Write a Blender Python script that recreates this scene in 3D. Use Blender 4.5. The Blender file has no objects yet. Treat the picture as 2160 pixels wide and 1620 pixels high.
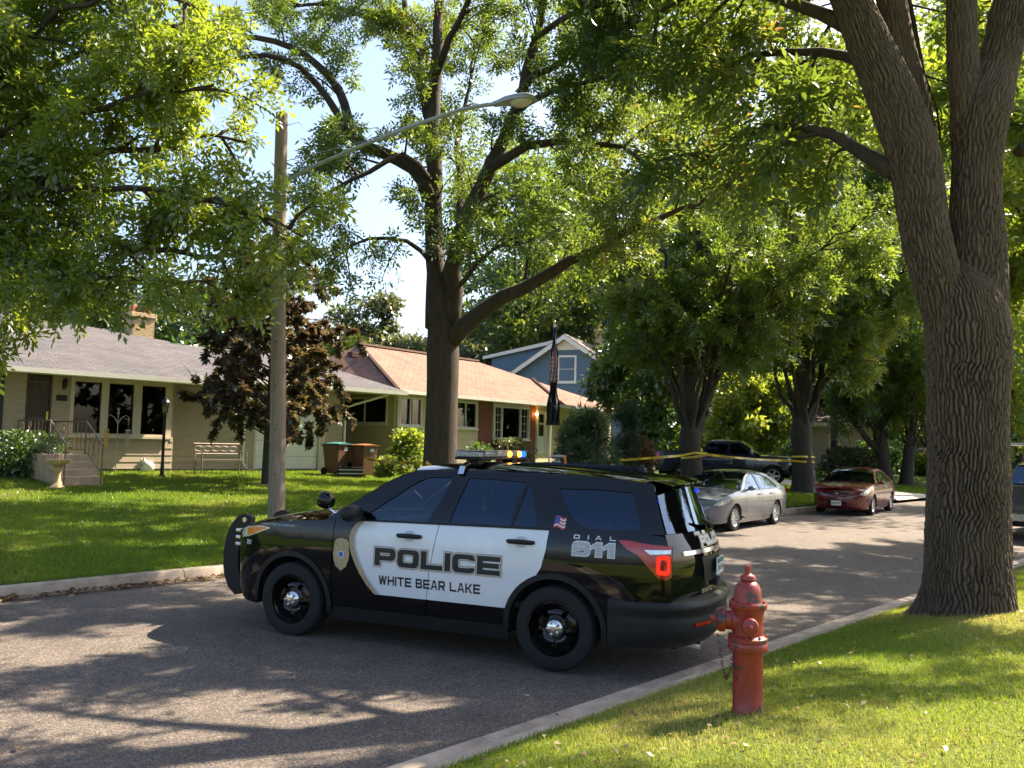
import bpy, bmesh, math, random
import numpy as np
from mathutils import Vector, Matrix
from mathutils.geometry import tessellate_polygon

SC = bpy.context.scene
COL = SC.collection
R = math.radians
random.seed(7)
RNG = np.random.default_rng(11)

# ------------------------------------------------------------------ camera, sky, sun, exposure
CAM_H, CAM_PITCH, CAM_ROLL, CAM_F = 2.0, R(4.05), R(1.3), 1810.0 / 2160.0
cd = bpy.data.cameras.new('camera'); camo = bpy.data.objects.new('camera', cd); COL.objects.link(camo)
cd.sensor_width = 36.0; cd.lens = 36.0 * CAM_F; cd.clip_start = 0.05; cd.clip_end = 2000.0
_F = Vector((0, math.cos(CAM_PITCH), math.sin(CAM_PITCH)))
_U0 = Vector((0, -math.sin(CAM_PITCH), math.cos(CAM_PITCH)))
_R = Vector((1, 0, 0)) * math.cos(CAM_ROLL) + _U0 * math.sin(CAM_ROLL)
_U = Vector((1, 0, 0)) * -math.sin(CAM_ROLL) + _U0 * math.cos(CAM_ROLL)
camo.matrix_world = Matrix(((_R.x, _U.x, -_F.x, 0), (_R.y, _U.y, -_F.y, 0), (_R.z, _U.z, -_F.z, CAM_H), (0, 0, 0, 1)))
SC.camera = camo

SUN_AZ, SUN_EL = R(56.0), R(48.0)          # azimuth clockwise from +Y
w = bpy.data.worlds.new('World'); SC.world = w; w.use_nodes = True
nt = w.node_tree; bg = nt.nodes['Background']
sky = nt.nodes.new('ShaderNodeTexSky'); sky.sky_type = 'NISHITA'; sky.sun_disc = False
sky.sun_elevation = SUN_EL; sky.sun_rotation = SUN_AZ; sky.air_density = 1.0; sky.dust_density = 3.0; sky.ozone_density = 1.5
nt.links.new(sky.outputs[0], bg.inputs[0]); bg.inputs[1].default_value = 0.088
sd = bpy.data.lights.new('sun', 'SUN'); sd.energy = 5.0; sd.angle = R(0.53); sd.color = (1.0, 0.86, 0.66)
suno = bpy.data.objects.new('sun', sd); COL.objects.link(suno)
_sv = Vector((math.sin(SUN_AZ) * math.cos(SUN_EL), math.cos(SUN_AZ) * math.cos(SUN_EL), math.sin(SUN_EL)))
suno.rotation_euler = (-_sv).to_track_quat('-Z', 'Y').to_euler(); suno.location = _sv * 60
SC.view_settings.view_transform = 'Standard'; SC.view_settings.look = 'None'
SC.view_settings.exposure = 1.95; SC.view_settings.gamma = 1.0; SC.view_settings.use_curve_mapping = False
SC.render.engine = 'CYCLES'
SC.cycles.max_bounces = 8; SC.cycles.transparent_max_bounces = 12; SC.cycles.transmission_bounces = 6
SC.cycles.diffuse_bounces = 4; SC.cycles.glossy_bounces = 4
SC.cycles.use_denoising = True; SC.cycles.use_adaptive_sampling = True; SC.cycles.adaptive_threshold = 0.02
SC.cycles.sample_clamp_indirect = 6.0

def pix(px, py, Y):
    """the point at forward distance Y that the photograph shows at pixel (px, py) of 2160 x 1620"""
    d = _F + _R * ((px - 1080) / 1810.0) - _U * ((py - 810) / 1810.0)
    return Vector((0, 0, CAM_H)) + d * (Y / d.y)
ST = R(43.0); SX, CX = math.sin(ST), math.cos(ST)
def sn(s, n, z=0.0):
    """street coordinates: s along the kerbs, n across towards the houses"""
    return Vector((SX * s - CX * n, CX * s + SX * n, z))
def to_sn(x, y): return (SX * x + CX * y, -CX * x + SX * y)

# ------------------------------------------------------------------ object helpers
def tag(o, label=None, cat=None, group=None, kind=None):
    if label: o['label'] = label
    if cat: o['category'] = cat
    if group: o['group'] = group
    if kind: o['kind'] = kind
    return o
def empty(name, loc=(0, 0, 0), rz=0.0, label=None, cat=None, group=None, kind=None, parent=None):
    o = bpy.data.objects.new(name, None); COL.objects.link(o); o.location = loc; o.rotation_euler = (0, 0, rz)
    if parent: o.parent = parent
    o.empty_display_size = 0.1
    return tag(o, label, cat, group, kind)
def link(name, me, parent=None, loc=None, rot=None, scale=None):
    o = bpy.data.objects.new(name, me); COL.objects.link(o)
    if parent: o.parent = parent
    if loc is not None: o.location = loc
    if rot is not None: o.rotation_euler = rot
    if scale is not None: o.scale = scale
    return o

class MB:
    """collects simple shapes into one mesh"""
    def __init__(s): s.v = []; s.f = []; s.m = []
    def add(s, verts, faces, mat=0):
        k = len(s.v); s.v += [tuple(p) for p in verts]
        for f in faces: s.f.append(tuple(i + k for i in f)); s.m.append(mat)
        return s
    def box(s, x0, x1, y0, y1, z0, z1, mat=0, M=None):
        vs = [Vector((x, y, z)) for z in (z0, z1) for y in (y0, y1) for x in (x0, x1)]
        if M is not None: vs = [M @ p for p in vs]
        return s.add(vs, [(0, 2, 3, 1), (4, 5, 7, 6), (0, 1, 5, 4), (1, 3, 7, 5), (3, 2, 6, 7), (2, 0, 4, 6)], mat)
    def cbox(s, c, size, mat=0, rz=0.0, rx=0.0, ry=0.0):
        M = Matrix.Translation(c) @ Matrix.Rotation(rz, 4, 'Z') @ Matrix.Rotation(ry, 4, 'Y') @ Matrix.Rotation(rx, 4, 'X')
        a, b, c2 = (k / 2 for k in size); return s.box(-a, a, -b, b, -c2, c2, mat, M)
    def tube(s, pts, rad, n=8, mat=0, caps=True):
        pts = [Vector(p) for p in pts]
        if not hasattr(rad, '__len__'): rad = [rad] * len(pts)
        k = len(s.v); up = None
        for i, p in enumerate(pts):
            t = (pts[min(i + 1, len(pts) - 1)] - pts[max(i - 1, 0)])
            if t.length < 1e-9: t = Vector((0, 0, 1))
            t.normalize()
            if up is None:
                up = Vector((0, 0, 1)) if abs(t.z) < .9 else Vector((1, 0, 0))
            a = t.cross(up)
            if a.length < 1e-4: a = t.orthogonal()
            a.normalize(); b = a.cross(t); up = b
            for j in range(n):
                q = p + (a * math.cos(2 * math.pi * j / n) + b * math.sin(2 * math.pi * j / n)) * rad[i]
                s.v.append(tuple(q))
        for i in range(len(pts) - 1):
            for j in range(n):
                s.f.append((k + i * n + j, k + i * n + (j + 1) % n, k + (i + 1) * n + (j + 1) % n, k + (i + 1) * n + j)); s.m.append(mat)
        if caps:
            s.f.append(tuple(k + j for j in range(n))[::-1]); s.m.append(mat)
            s.f.append(tuple(k + (len(pts) - 1) * n + j for j in range(n))); s.m.append(mat)
        return s
    def lathe(s, prof, n=24, M=None, mat=0, close=False):
        """profile of (radius, height) turned about z"""
        k = len(s.v)
        for (r, z) in prof:
            for j in range(n):
                p = Vector((r * math.cos(2 * math.pi * j / n), r * math.sin(2 * math.pi * j / n), z))
                if M is not None: p = M @ p
                s.v.append(tuple(p))
        m = len(prof)
        for i in range(m - 1 if not close else m):
            i2 = (i + 1) % m
            for j in range(n):
                s.f.append((k + i * n + j, k + i * n + (j + 1) % n, k + i2 * n + (j + 1) % n, k + i2 * n + j)); s.m.append(mat)
        return s
    def prism(s, poly, fn0, fn1, mat=0):
        """polygon given in 2D, its two copies placed by fn0 and fn1, joined by sides"""
        n = len(poly); a = [fn0(*p) for p in poly]; b = [fn1(*p) for p in poly]
        return s.add(a + b, [tuple(range(n))[::-1], tuple(range(n, 2 * n))] + [(i, (i + 1) % n, n + (i + 1) % n, n + i) for i in range(n)], mat)
    def ball(s, c, r, n=10, mat=0, sc=(1, 1, 1)):
        c = Vector(c); k = len(s.v); m = max(4, n // 2)
        for i in range(m + 1):
            th = math.pi * i / m
            for j in range(n):
                ph = 2 * math.pi * j / n
                s.v.append((c.x + r * sc[0] * math.sin(th) * math.cos(ph), c.y + r * sc[1] * math.sin(th) * math.sin(ph), c.z + r * sc[2] * math.cos(th)))
        for i in range(m):
            for j in range(n):
                s.f.append((k + i * n + j, k + (i + 1) * n + j, k + (i + 1) * n + (j + 1) % n, k + i * n + (j + 1) % n)); s.m.append(mat)
        return s
    def grid(s, fn, nu, nv, mat=0):
        """fn(u, v) over the unit square"""
        k = len(s.v)
        for i in range(nu + 1):
            for j in range(nv + 1): s.v.append(tuple(fn(i / nu, j / nv)))
        for i in range(nu):
            for j in range(nv):
                a = k + i * (nv + 1) + j; s.f.append((a, a + 1, a + nv + 2, a + nv + 1)); s.m.append(mat)
        return s
    def mesh(s, name, mats, smooth=None):
        me = bpy.data.meshes.new(name); me.from_pydata(s.v, [], s.f)
        if not isinstance(mats, (list, tuple)): mats = [mats]
        for m in mats: me.materials.append(m)
        if len(mats) > 1: me.polygons.foreach_set('material_index', s.m)
        bm = bmesh.new(); bm.from_mesh(me); bmesh.ops.remove_doubles(bm, verts=bm.verts, dist=1e-5)
        bmesh.ops.recalc_face_normals(bm, faces=bm.faces); bm.to_mesh(me); bm.free()
        if smooth is not None:
            me.polygons.foreach_set('use_smooth', [True] * len(me.polygons)); me.set_sharp_from_angle(angle=R(smooth))
        me.update(); return me
    def build(s, name, mats, parent=None, smooth=None, loc=None, bevel=0.0, rot=None):
        o = link(name, s.mesh(name, mats, smooth), parent, loc, rot)
        if bevel:
            b = o.modifiers.new('bevel', 'BEVEL'); b.width = bevel; b.segments = 2; b.limit_method = 'ANGLE'; b.angle_limit = R(40)
        return o

def np_mesh(name, V, F, mats, attr=None, smooth=False, mi=None):
    """mesh from numpy arrays; F is (n, k) with k = 3 or 4"""
    me = bpy.data.meshes.new(name); V = np.ascontiguousarray(V, dtype=np.float32); F = np.ascontiguousarray(F, dtype=np.int32)
    me.vertices.add(len(V)); me.vertices.foreach_set('co', V.ravel())
    k = F.shape[1]; me.loops.add(F.size); me.loops.foreach_set('vertex_index', F.ravel())
    me.polygons.add(len(F)); me.polygons.foreach_set('loop_start', np.arange(0, F.size, k, dtype=np.int32))
    for m in (mats if isinstance(mats, (list, tuple)) else [mats]): me.materials.append(m)
    if mi is not None: me.polygons.foreach_set('material_index', mi.astype(np.int32))
    if smooth: me.polygons.foreach_set('use_smooth', np.ones(len(F), dtype=bool))
    me.update(calc_edges=True)
    if attr is not None:
        a = me.attributes.new('rnd', 'FLOAT', 'FACE'); a.data.foreach_set('value', attr.astype(np.float32))
    return me

def copy_tree(o, parent=None):
    c = o.copy(); COL.objects.link(c); c.parent = parent
    for ch in [x for x in bpy.data.objects if x.parent == o]: copy_tree(ch, c)
    return c

# ------------------------------------------------------------------ materials
def newmat(name):
    m = bpy.data.materials.new(name); m.use_nodes = True; t = m.node_tree; t.nodes.clear()
    o = t.nodes.new('ShaderNodeOutputMaterial'); return m, t, o
def node(t, typ, **kw):
    n = t.nodes.new(typ)
    for k, v in kw.items():
        if k.startswith('i_'):
            key = k[2:].replace('_', ' ')
            n.inputs[key].default_value = v
        else: setattr(n, k, v)
    return n
def col4(c): return (c[0], c[1], c[2], 1.0)
def noise(t, scale, detail=4.0, rough=.6, coord=None, sc=None):
    n = node(t, 'ShaderNodeTexNoise'); n.inputs['Scale'].default_value = scale; n.inputs['Detail'].default_value = detail; n.inputs['Roughness'].default_value = rough
    if coord is not None:
        if sc is not None:
            mp = node(t, 'ShaderNodeMapping'); mp.inputs['Scale'].default_value = sc; t.links.new(coord, mp.inputs[0]); t.links.new(mp.outputs[0], n.inputs['Vector'])
        else: t.links.new(coord, n.inputs['Vector'])
    return n
def ramp(t, fac, stops):
    r = node(t, 'ShaderNodeValToRGB'); e = r.color_ramp.elements
    while len(e) < len(stops): e.new(0.5)
    for k, (p, c) in enumerate(stops): e[k].position = p; e[k].color = col4(c)
    t.links.new(fac, r.inputs[0]); return r
def M(name, base, rough=.6, metal=0.0, spec=.5, coat=0.0, var=None, bump=None, sc=None, base2=None, coord='Object', trans=None):
    """principled surface with noise colour variation var=(scale, amount) and relief bump=(scale, strength)"""
    m, t, o = newmat(name); p = node(t, 'ShaderNodeBsdfPrincipled'); t.links.new(p.outputs[0], o.inputs[0])
    p.inputs['Base Color'].default_value = col4(base); p.inputs['Roughness'].default_value = rough; p.inputs['Metallic'].default_value = metal
    p.inputs['Specular IOR Level'].default_value = spec; p.inputs['Coat Weight'].default_value = coat; p.inputs['Coat Roughness'].default_value = .03
    if var or bump: tc = node(t, 'ShaderNodeTexCoord').outputs[coord]
    if var:
        n = noise(t, var[0], 5, .62, tc, sc)
        lo = base2 if base2 else tuple(c * (1 - var[1]) for c in base); hi = tuple(min(1, c * (1 + var[1] * .7)) for c in base)
        r = ramp(t, n.outputs[0], [(.3, lo), (.68, hi)]); t.links.new(r.outputs[0], p.inputs['Base Color'])
        mr = node(t, 'ShaderNodeMapRange'); mr.inputs[3].default_value = max(.02, rough - .08); mr.inputs[4].default_value = min(1, rough + .1)
        t.links.new(n.outputs[0], mr.inputs[0]); t.links.new(mr.outputs[0], p.inputs['Roughness'])
    if bump:
        nb = noise(t, bump[0], 4, .6, tc, sc); b = node(t, 'ShaderNodeBump'); b.inputs['Strength'].default_value = bump[1]; b.inputs['Distance'].default_value = .02
        t.links.new(nb.outputs[0], b.inputs['Height']); t.links.new(b.outputs[0], p.inputs['Normal'])
    return m
def emis(name, colr, strength):
    m, t, o = newmat(name); e = node(t, 'ShaderNodeEmission'); e.inputs[0].default_value = col4(colr); e.inputs[1].default_value = strength
    t.links.new(e.outputs[0], o.inputs[0]); return m
def glass(name, tint, refl_rough=.02, ior=1.5, gain=1.9, gtint=(1, 1, 1)):
    """thin pane: tinted see-through with a fresnel reflection"""
    m, t, o = newmat(name); tr = node(t, 'ShaderNodeBsdfTransparent'); tr.inputs[0].default_value = col4(tint)
    g = node(t, 'ShaderNodeBsdfGlossy'); g.inputs['Roughness'].default_value = refl_rough; g.inputs[0].default_value = col4(gtint)
    fr = node(t, 'ShaderNodeFresnel'); fr.inputs[0].default_value = ior
    ad = node(t, 'ShaderNodeMath', operation='MULTIPLY_ADD'); ad.inputs[1].default_value = gain; ad.inputs[2].default_value = .02 * gain - .01; ad.use_clamp = True
    t.links.new(fr.outputs[0], ad.inputs[0])
    mx = node(t, 'ShaderNodeMixShader'); t.links.new(ad.outputs[0], mx.inputs[0]); t.links.new(tr.outputs[0], mx.inputs[1]); t.links.new(g.outputs[0], mx.inputs[2])
    t.links.new(mx.outputs[0], o.inputs[0]); return m
def leafmat(name, stops, transl=.5, gloss=.10):
    """leaf: front colour and light passing through, tinted leaf by leaf from the face attribute rnd"""
    m, t, o = newmat(name); a = node(t, 'ShaderNodeAttribute', attribute_name='rnd')
    r = ramp(t, a.outputs['Fac'], stops)
    d = node(t, 'ShaderNodeBsdfDiffuse'); tl = node(t, 'ShaderNodeBsdfTranslucent'); t.links.new(r.outputs[0], d.inputs[0])
    hs = node(t, 'ShaderNodeHueSaturation'); hs.inputs['Hue'].default_value = .475; hs.inputs['Saturation'].default_value = 1.08; hs.inputs['Value'].default_value = 2.0
    t.links.new(r.outputs[0], hs.inputs['Color']); t.links.new(hs.outputs[0], tl.inputs[0])
    mx = node(t, 'ShaderNodeMixShader'); mx.inputs[0].default_value = transl; t.links.new(d.outputs[0], mx.inputs[1]); t.links.new(tl.outputs[0], mx.inputs[2])
    g = node(t, 'ShaderNodeBsdfGlossy'); g.inputs['Roughness'].default_value = .38; g.inputs[0].default_value = (.9, .95, 1, 1)
    m2 = node(t, 'ShaderNodeMixShader'); m2.inputs[0].default_value = gloss; t.links.new(mx.outputs[0], m2.inputs[1]); t.links.new(g.outputs[0], m2.inputs[2])
    t.links.new(m2.outputs[0], o.inputs[0]); return m

def spl(xs, ys):
    """natural cubic through the given points, held flat outside"""
    xs = np.array(xs, float); ys = np.array(ys, float)
    if xs[0] > xs[-1]: xs = xs[::-1]; ys = ys[::-1]
    n = len(xs); h = np.diff(xs); A = np.eye(n); b = np.zeros(n)
    for i in range(1, n - 1):
        A[i, i - 1] = h[i - 1]; A[i, i] = 2 * (h[i - 1] + h[i]); A[i, i + 1] = h[i]; b[i] = 6 * ((ys[i + 1] - ys[i]) / h[i] - (ys[i] - ys[i - 1]) / h[i - 1])
    m = np.linalg.solve(A, b)
    X = xs.tolist(); Yl = ys.tolist(); Mm = m.tolist(); Hh = h.tolist()
    def f(x):
        if x <= X[0]: return Yl[0]
        if x >= X[-1]: return Yl[-1]
        i = 0
        while x > X[i + 1]: i += 1
        a, c, hh = X[i + 1] - x, x - X[i], Hh[i]
        return (Mm[i] * a ** 3 + Mm[i + 1] * c ** 3) / (6 * hh) + (Yl[i] / hh - Mm[i] * hh / 6) * a + (Yl[i + 1] / hh - Mm[i + 1] * hh / 6) * c
    return f
def lin(xs, ys):
    xs = list(xs); ys = list(ys)
    return lambda x: float(np.interp(x, xs, ys))
# ------------------------------------------------------------------ ground, road, kerbs, lawns
def n_far(s): return float(np.interp(s, [-60, 4, 13, 20, 30, 40, 70, 130], [11.62, 11.62, 11.74, 12.34, 12.46, 12.5, 12.6, 12.6]))
N_NEAR = 4.23
def far_z(n): return float(np.interp(n, [11.9, 13, 25, 32, 60, 120], [.145, .21, .93, 1.08, 1.3, 1.5]))
def near_z(n): return float(np.interp(n, [-60, -8, 0, 1.5, 2.1, 2.7, 3.3, 3.72], [.6, .55, .5, .45, .41, .345, .23, .135]))
def ground_z(x, y):
    s, n = to_sn(x, y)
    if n > n_far(s) + .15: return far_z(n)
    if n < 3.72: return near_z(n)
    return 0.0

def asphalt():
    m, t, o = newmat('worn_asphalt'); p = node(t, 'ShaderNodeBsdfPrincipled'); t.links.new(p.outputs[0], o.inputs[0])
    tc = node(t, 'ShaderNodeTexCoord').outputs['Object']
    big = noise(t, .35, 6, .65, tc); mid = noise(t, 3.0, 4, .6, tc); v = node(t, 'ShaderNodeTexVoronoi'); v.inputs['Scale'].default_value = 75.0
    t.links.new(tc, v.inputs['Vector'])
    r1 = ramp(t, big.outputs[0], [(.3, (.100, .084, .074)), (.7, (.140, .118, .103))])
    r2 = ramp(t, v.outputs['Color'], [(.1, (.35, .36, .4)), (.55, (.9, .9, .9)), (.95, (2.1, 2.0, 1.85))])
    mul = node(t, 'ShaderNodeMixRGB', blend_type='MULTIPLY'); mul.inputs[0].default_value = .75
    t.links.new(r1.outputs[0], mul.inputs[1]); t.links.new(r2.outputs[0], mul.inputs[2])
    r3 = ramp(t, mid.outputs[0], [(.32, (.78, .78, .78)), (.65, (1.12, 1.1, 1.08))])
    m2 = node(t, 'ShaderNodeMixRGB', blend_type='MULTIPLY'); m2.inputs[0].default_value = .8
    t.links.new(mul.outputs[0], m2.inputs[1]); t.links.new(r3.outputs[0], m2.inputs[2])
    t.links.new(m2.outputs[0], p.inputs['Base Color']); p.inputs['Roughness'].default_value = .86; p.inputs['Specular IOR Level'].default_value = .35
    b = node(t, 'ShaderNodeBump'); b.inputs['Strength'].default_value = .7; b.inputs['Distance'].default_value = .006
    t.links.new(v.outputs['Distance'], b.inputs['Height']); t.links.new(b.outputs[0], p.inputs['Normal'])
    return m
def turf(name, c1, c2, c3):
    m, t, o = newmat(name); p = node(t, 'ShaderNodeBsdfPrincipled'); t.links.new(p.outputs[0], o.inputs[0])
    tc = node(t, 'ShaderNodeTexCoord').outputs['Object']
    a = noise(t, .6, 5, .65, tc); b = noise(t, 22, 4, .7, tc)
    r1 = ramp(t, a.outputs[0], [(.3, c1), (.55, c2), (.75, c3)]); r2 = ramp(t, b.outputs[0], [(.25, (.45, .45, .4)), (.7, (1.25, 1.25, 1.1))])
    mu = node(t, 'ShaderNodeMixRGB', blend_type='MULTIPLY'); mu.inputs[0].default_value = .8; t.links.new(r1.outputs[0], mu.inputs[1]); t.links.new(r2.outputs[0], mu.inputs[2])
    t.links.new(mu.outputs[0], p.inputs['Base Color']); p.inputs['Roughness'].default_value = .9; p.inputs['Specular IOR Level'].default_value = .2
    bp = node(t, 'ShaderNodeBump'); bp.inputs['Strength'].default_value = 1.0; bp.inputs['Distance'].default_value = .05; t.links.new(b.outputs[0], bp.inputs['Height']); t.links.new(bp.outputs[0], p.inputs['Normal'])
    return m
MAT_ASPHALT = asphalt()
MAT_TURF = turf('mown_turf', (.055, .10, .012), (.08, .135, .016), (.12, .155, .026))
MAT_TURF_NEAR = turf('dry_turf', (.10, .14, .022), (.14, .17, .032), (.19, .185, .05))
MAT_CONC = M('kerb_concrete', (.36, .29, .23), .85, var=(3, .42), bump=(40, .3))
MAT_CONC2 = M('drive_concrete', (.40, .35, .30), .85, var=(2.2, .25), bump=(30, .25))

def sheet(name, ss, ns, zf, mat, kind='structure', label=None, cat=None):
    V = [sn(s, n(s) if callable(n) else n, zf(s, n(s) if callable(n) else n)) for s in ss for n in ns]; k = len(ns)
    F = [(i * k + j, i * k + j + 1, (i + 1) * k + j + 1, (i + 1) * k + j) for i in range(len(ss) - 1) for j in range(k - 1)]
    o = link(name, np_mesh(name, np.array([tuple(v) for v in V]), np.array(F), mat, smooth=True)); tag(o, label, cat, kind=kind); return o
mb = MB(); mb.lathe([(0.01, -.3), (40, -.3), (160, -.3), (700, -.3)], 48)
tag(mb.build('ground', MAT_TURF), kind='structure')
ss = list(np.arange(-60, 131, 2.0))
sheet('road', ss, [N_NEAR - .02, 5.0, 6.5, 8, 9.5, 11, lambda s: n_far(s) + .03], lambda s, n: .012 + .035 * (1 - ((n - 8) / 4.0) ** 2) * (1 if s < 200 else 0) - .03, MAT_ASPHALT)
sheet('lawn', ss, [lambda s: n_far(s) + .16, 12.6, 13.2, 14, 15, 17, 19, 21, 23, 25, 28, 32, 40, 60, 120], lambda s, n: far_z(n) + .03 * math.sin(s * .31 + n * .2) * min(1, (n - 12) * .2), MAT_TURF)
sheet('lawn', ss, [3.71, 3.6, 3.45, 3.3, 3.0, 2.7, 2.4, 2.1, 1.8, 1.4, 1.0, .5, 0, -2, -5, -10, -25, -60], lambda s, n: near_z(n), MAT_TURF_NEAR)

def kerb(name, prof, nf, s0, s1, step, flip=1):
    root = empty(name, kind='structure')
    mb = MB(); L = step - .012
    mb.prism(prof, lambda n, z: (0, n, z), lambda n, z: (L, n, z)); me = mb.mesh('kerb_section', MAT_CONC, 30)
    k = int((s1 - s0) / step)
    for i in range(k):
        s = s0 + i * step; a = sn(s, nf(s)); b = sn(s + step, nf(s + step)); d = b - a
        o = link('kerb_section', me, root, a, (0, 0, math.atan2(d.y, d.x))); o.location.z = random.uniform(-.004, .004)
    return root
# near side: flat gutter pan curling up into the kerb; far side: upright kerb
kerb('kerb', [(4.23, -.10), (4.23, .004), (3.98, -.004), (3.93, .004), (3.89, .04), (3.865, .10), (3.84, .128), (3.80, .136), (3.69, .136), (3.69, -.10)], lambda s: 0.0, -14.0, 70, 3.05)
kerb('kerb', [(-.02, -.10), (0, .004), (.022, .10), (.04, .135), (.07, .148), (.17, .148), (.17, -.1)], n_far, -15.5, 36, 3.05)
kerb('kerb', [(-.02, -.10), (0, .004), (.022, .10), (.04, .135), (.07, .148), (.17, .148), (.17, -.1)], n_far, 41.5, 90, 3.05)
sheet('driveway', list(np.arange(36.6, 41.01, .55)), [lambda s: n_far(s) - .02, 12.6, 14, 17, 20, 24, 30], lambda s, n: far_z(n) + .03 * math.sin(s * .31 + n * .2) * min(1, (n - 12) * .2) + .012 + (-.10 if n < 12.5 else 0), MAT_CONC2)
# ------------------------------------------------------------------ houses
def shingles(name, c1, c2, row=.15):
    m, t, o = newmat(name); p = node(t, 'ShaderNodeBsdfPrincipled'); t.links.new(p.outputs[0], o.inputs[0])
    uv = node(t, 'ShaderNodeUVMap'); b = node(t, 'ShaderNodeTexBrick'); t.links.new(uv.outputs[0], b.inputs['Vector'])
    b.inputs['Scale'].default_value = 1.0; b.inputs['Brick Width'].default_value = .32; b.inputs['Row Height'].default_value = row; b.inputs['Mortar Size'].default_value = .008
    b.inputs['Color1'].default_value = col4(c1); b.inputs['Color2'].default_value = col4(c2); b.inputs['Mortar'].default_value = col4(tuple(k * .35 for k in c1))
    tc = node(t, 'ShaderNodeTexCoord').outputs['Object']; n = noise(t, 1.2, 5, .65, tc); n2 = noise(t, 60, 3, .6, tc)
    r = ramp(t, n.outputs[0], [(.3, (.78, .78, .8)), (.7, (1.18, 1.15, 1.1))]); mu = node(t, 'ShaderNodeMixRGB', blend_type='MULTIPLY'); mu.inputs[0].default_value = 1
    t.links.new(b.outputs[0], mu.inputs[1]); t.links.new(r.outputs[0], mu.inputs[2])
    r2 = ramp(t, n2.outputs[0], [(.3, (.75, .75, .75)), (.7, (1.2, 1.2, 1.2))]); m3 = node(t, 'ShaderNodeMixRGB', blend_type='MULTIPLY'); m3.inputs[0].default_value = 1
    t.links.new(mu.outputs[0], m3.inputs[1]); t.links.new(r2.outputs[0], m3.inputs[2]); t.links.new(m3.outputs[0], p.inputs['Base Color'])
    p.inputs['Roughness'].default_value = .9; p.inputs['Specular IOR Level'].default_value = .25
    bp = node(t, 'ShaderNodeBump'); bp.inputs['Strength'].default_value = .8; bp.inputs['Distance'].default_value = .02; t.links.new(b.outputs['Fac'], bp.inputs['Height']); bp.invert = True
    t.links.new(bp.outputs[0], p.inputs['Normal']); return m
MAT_SH_GREY = shingles('grey_shingles', (.086, .081, .089), (.110, .104, .113))
MAT_SH_BROWN = shingles('brown_shingles', (.215, .120, .092), (.265, .155, .120))
MAT_SH_PALE = shingles('pale_shingles', (.42, .33, .31), (.48, .40, .37))
MAT_SH_DARK = shingles('dark_shingles', (.07, .06, .05), (.10, .085, .07))
MAT_SID_TAN = M('tan_siding', (.41, .325, .245), .7, var=(1.6, .14), bump=(25, .1))
MAT_SID_CREAM = M('cream_siding', (.62, .51, .31), .65, var=(1.4, .12), bump=(25, .08))
MAT_SID_BLUE = M('blue_siding', (.10, .175, .26), .6, var=(1.0, .12))
MAT_SID_FAR = M('beige_stucco', (.42, .34, .25), .8, var=(1.0, .15))
MAT_TRIM_TAN = M('tan_trim', (.58, .50, .38), .55, var=(3, .1))
MAT_TRIM_WHITE = M('white_trim', (.78, .76, .70), .45, var=(3, .06))
MAT_FOUND = M('foundation_block', (.16, .14, .12), .9, var=(5, .3), bump=(20, .5))
MAT_BRICK_Y = M('yellow_brick', (.50, .36, .21), .85, var=(9, .3), bump=(40, .4))
MAT_BRICK_R = M('red_brick', (.27, .085, .05), .85, var=(9, .3), bump=(40, .4))
MAT_MORTAR = M('mortar', (.38, .34, .29), .9, var=(12, .2), bump=(50, .4))
MAT_FLUE = M('clay_flue', (.45, .15, .07), .8, var=(8, .25))
MAT_PANE = glass('window_pane', (.50, .49, .46), .02, gain=.9)
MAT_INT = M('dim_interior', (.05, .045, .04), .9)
MAT_CURT = M('pleated_curtain', (.62, .48, .33), .85, var=(2, .15))
MAT_DARKDOOR = M('dark_wood_door', (.045, .024, .015), .45, var=(6, .35))
MAT_IRON = M('black_iron', (.018, .016, .015), .45, metal=.3, var=(20, .3))
MAT_RAIL = M('brown_iron', (.16, .12, .10), .5, metal=.2, var=(15, .3))
MAT_STEP = M('stoop_concrete', (.46, .34, .24), .85, var=(4, .2), bump=(30, .3))
MAT_BRASS = M('brass', (.6, .42, .16), .35, metal=.9)

def slope(name, pts, mat, parent, thick=.09, eave_dir=None):
    """one roof face: a slab with UVs in metres, u along its first edge"""
    P = [Vector(p) for p in pts]; n = None
    for k in range(2, len(P)):
        n = (P[1] - P[0]).cross(P[k] - P[0])
        if n.length > 1e-6: break
    n.normalize()
    if n.z < 0: n = -n
    bm = bmesh.new(); top = [bm.verts.new(p) for p in P]; bot = [bm.verts.new(p - n * thick) for p in P]
    ft = bm.faces.new(top); bm.faces.new(bot[::-1])
    for i in range(len(P)): j = (i + 1) % len(P); bm.faces.new((top[i], bot[i], bot[j], top[j]))
    bmesh.ops.recalc_face_normals(bm, faces=bm.faces)
    uvl = bm.loops.layers.uv.new('UVMap'); u = (P[1] - P[0]).normalized(); v = n.cross(u)
    if v.z < 0: v = -v
    for f in bm.faces:
        for l in f.loops: q = l.vert.co - P[0]; l[uvl].uv = (q.dot(u) + 50, q.dot(v) + 50)
    me = bpy.data.meshes.new(name); bm.to_mesh(me); bm.free(); me.materials.append(mat); return link(name, me, parent)

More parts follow.
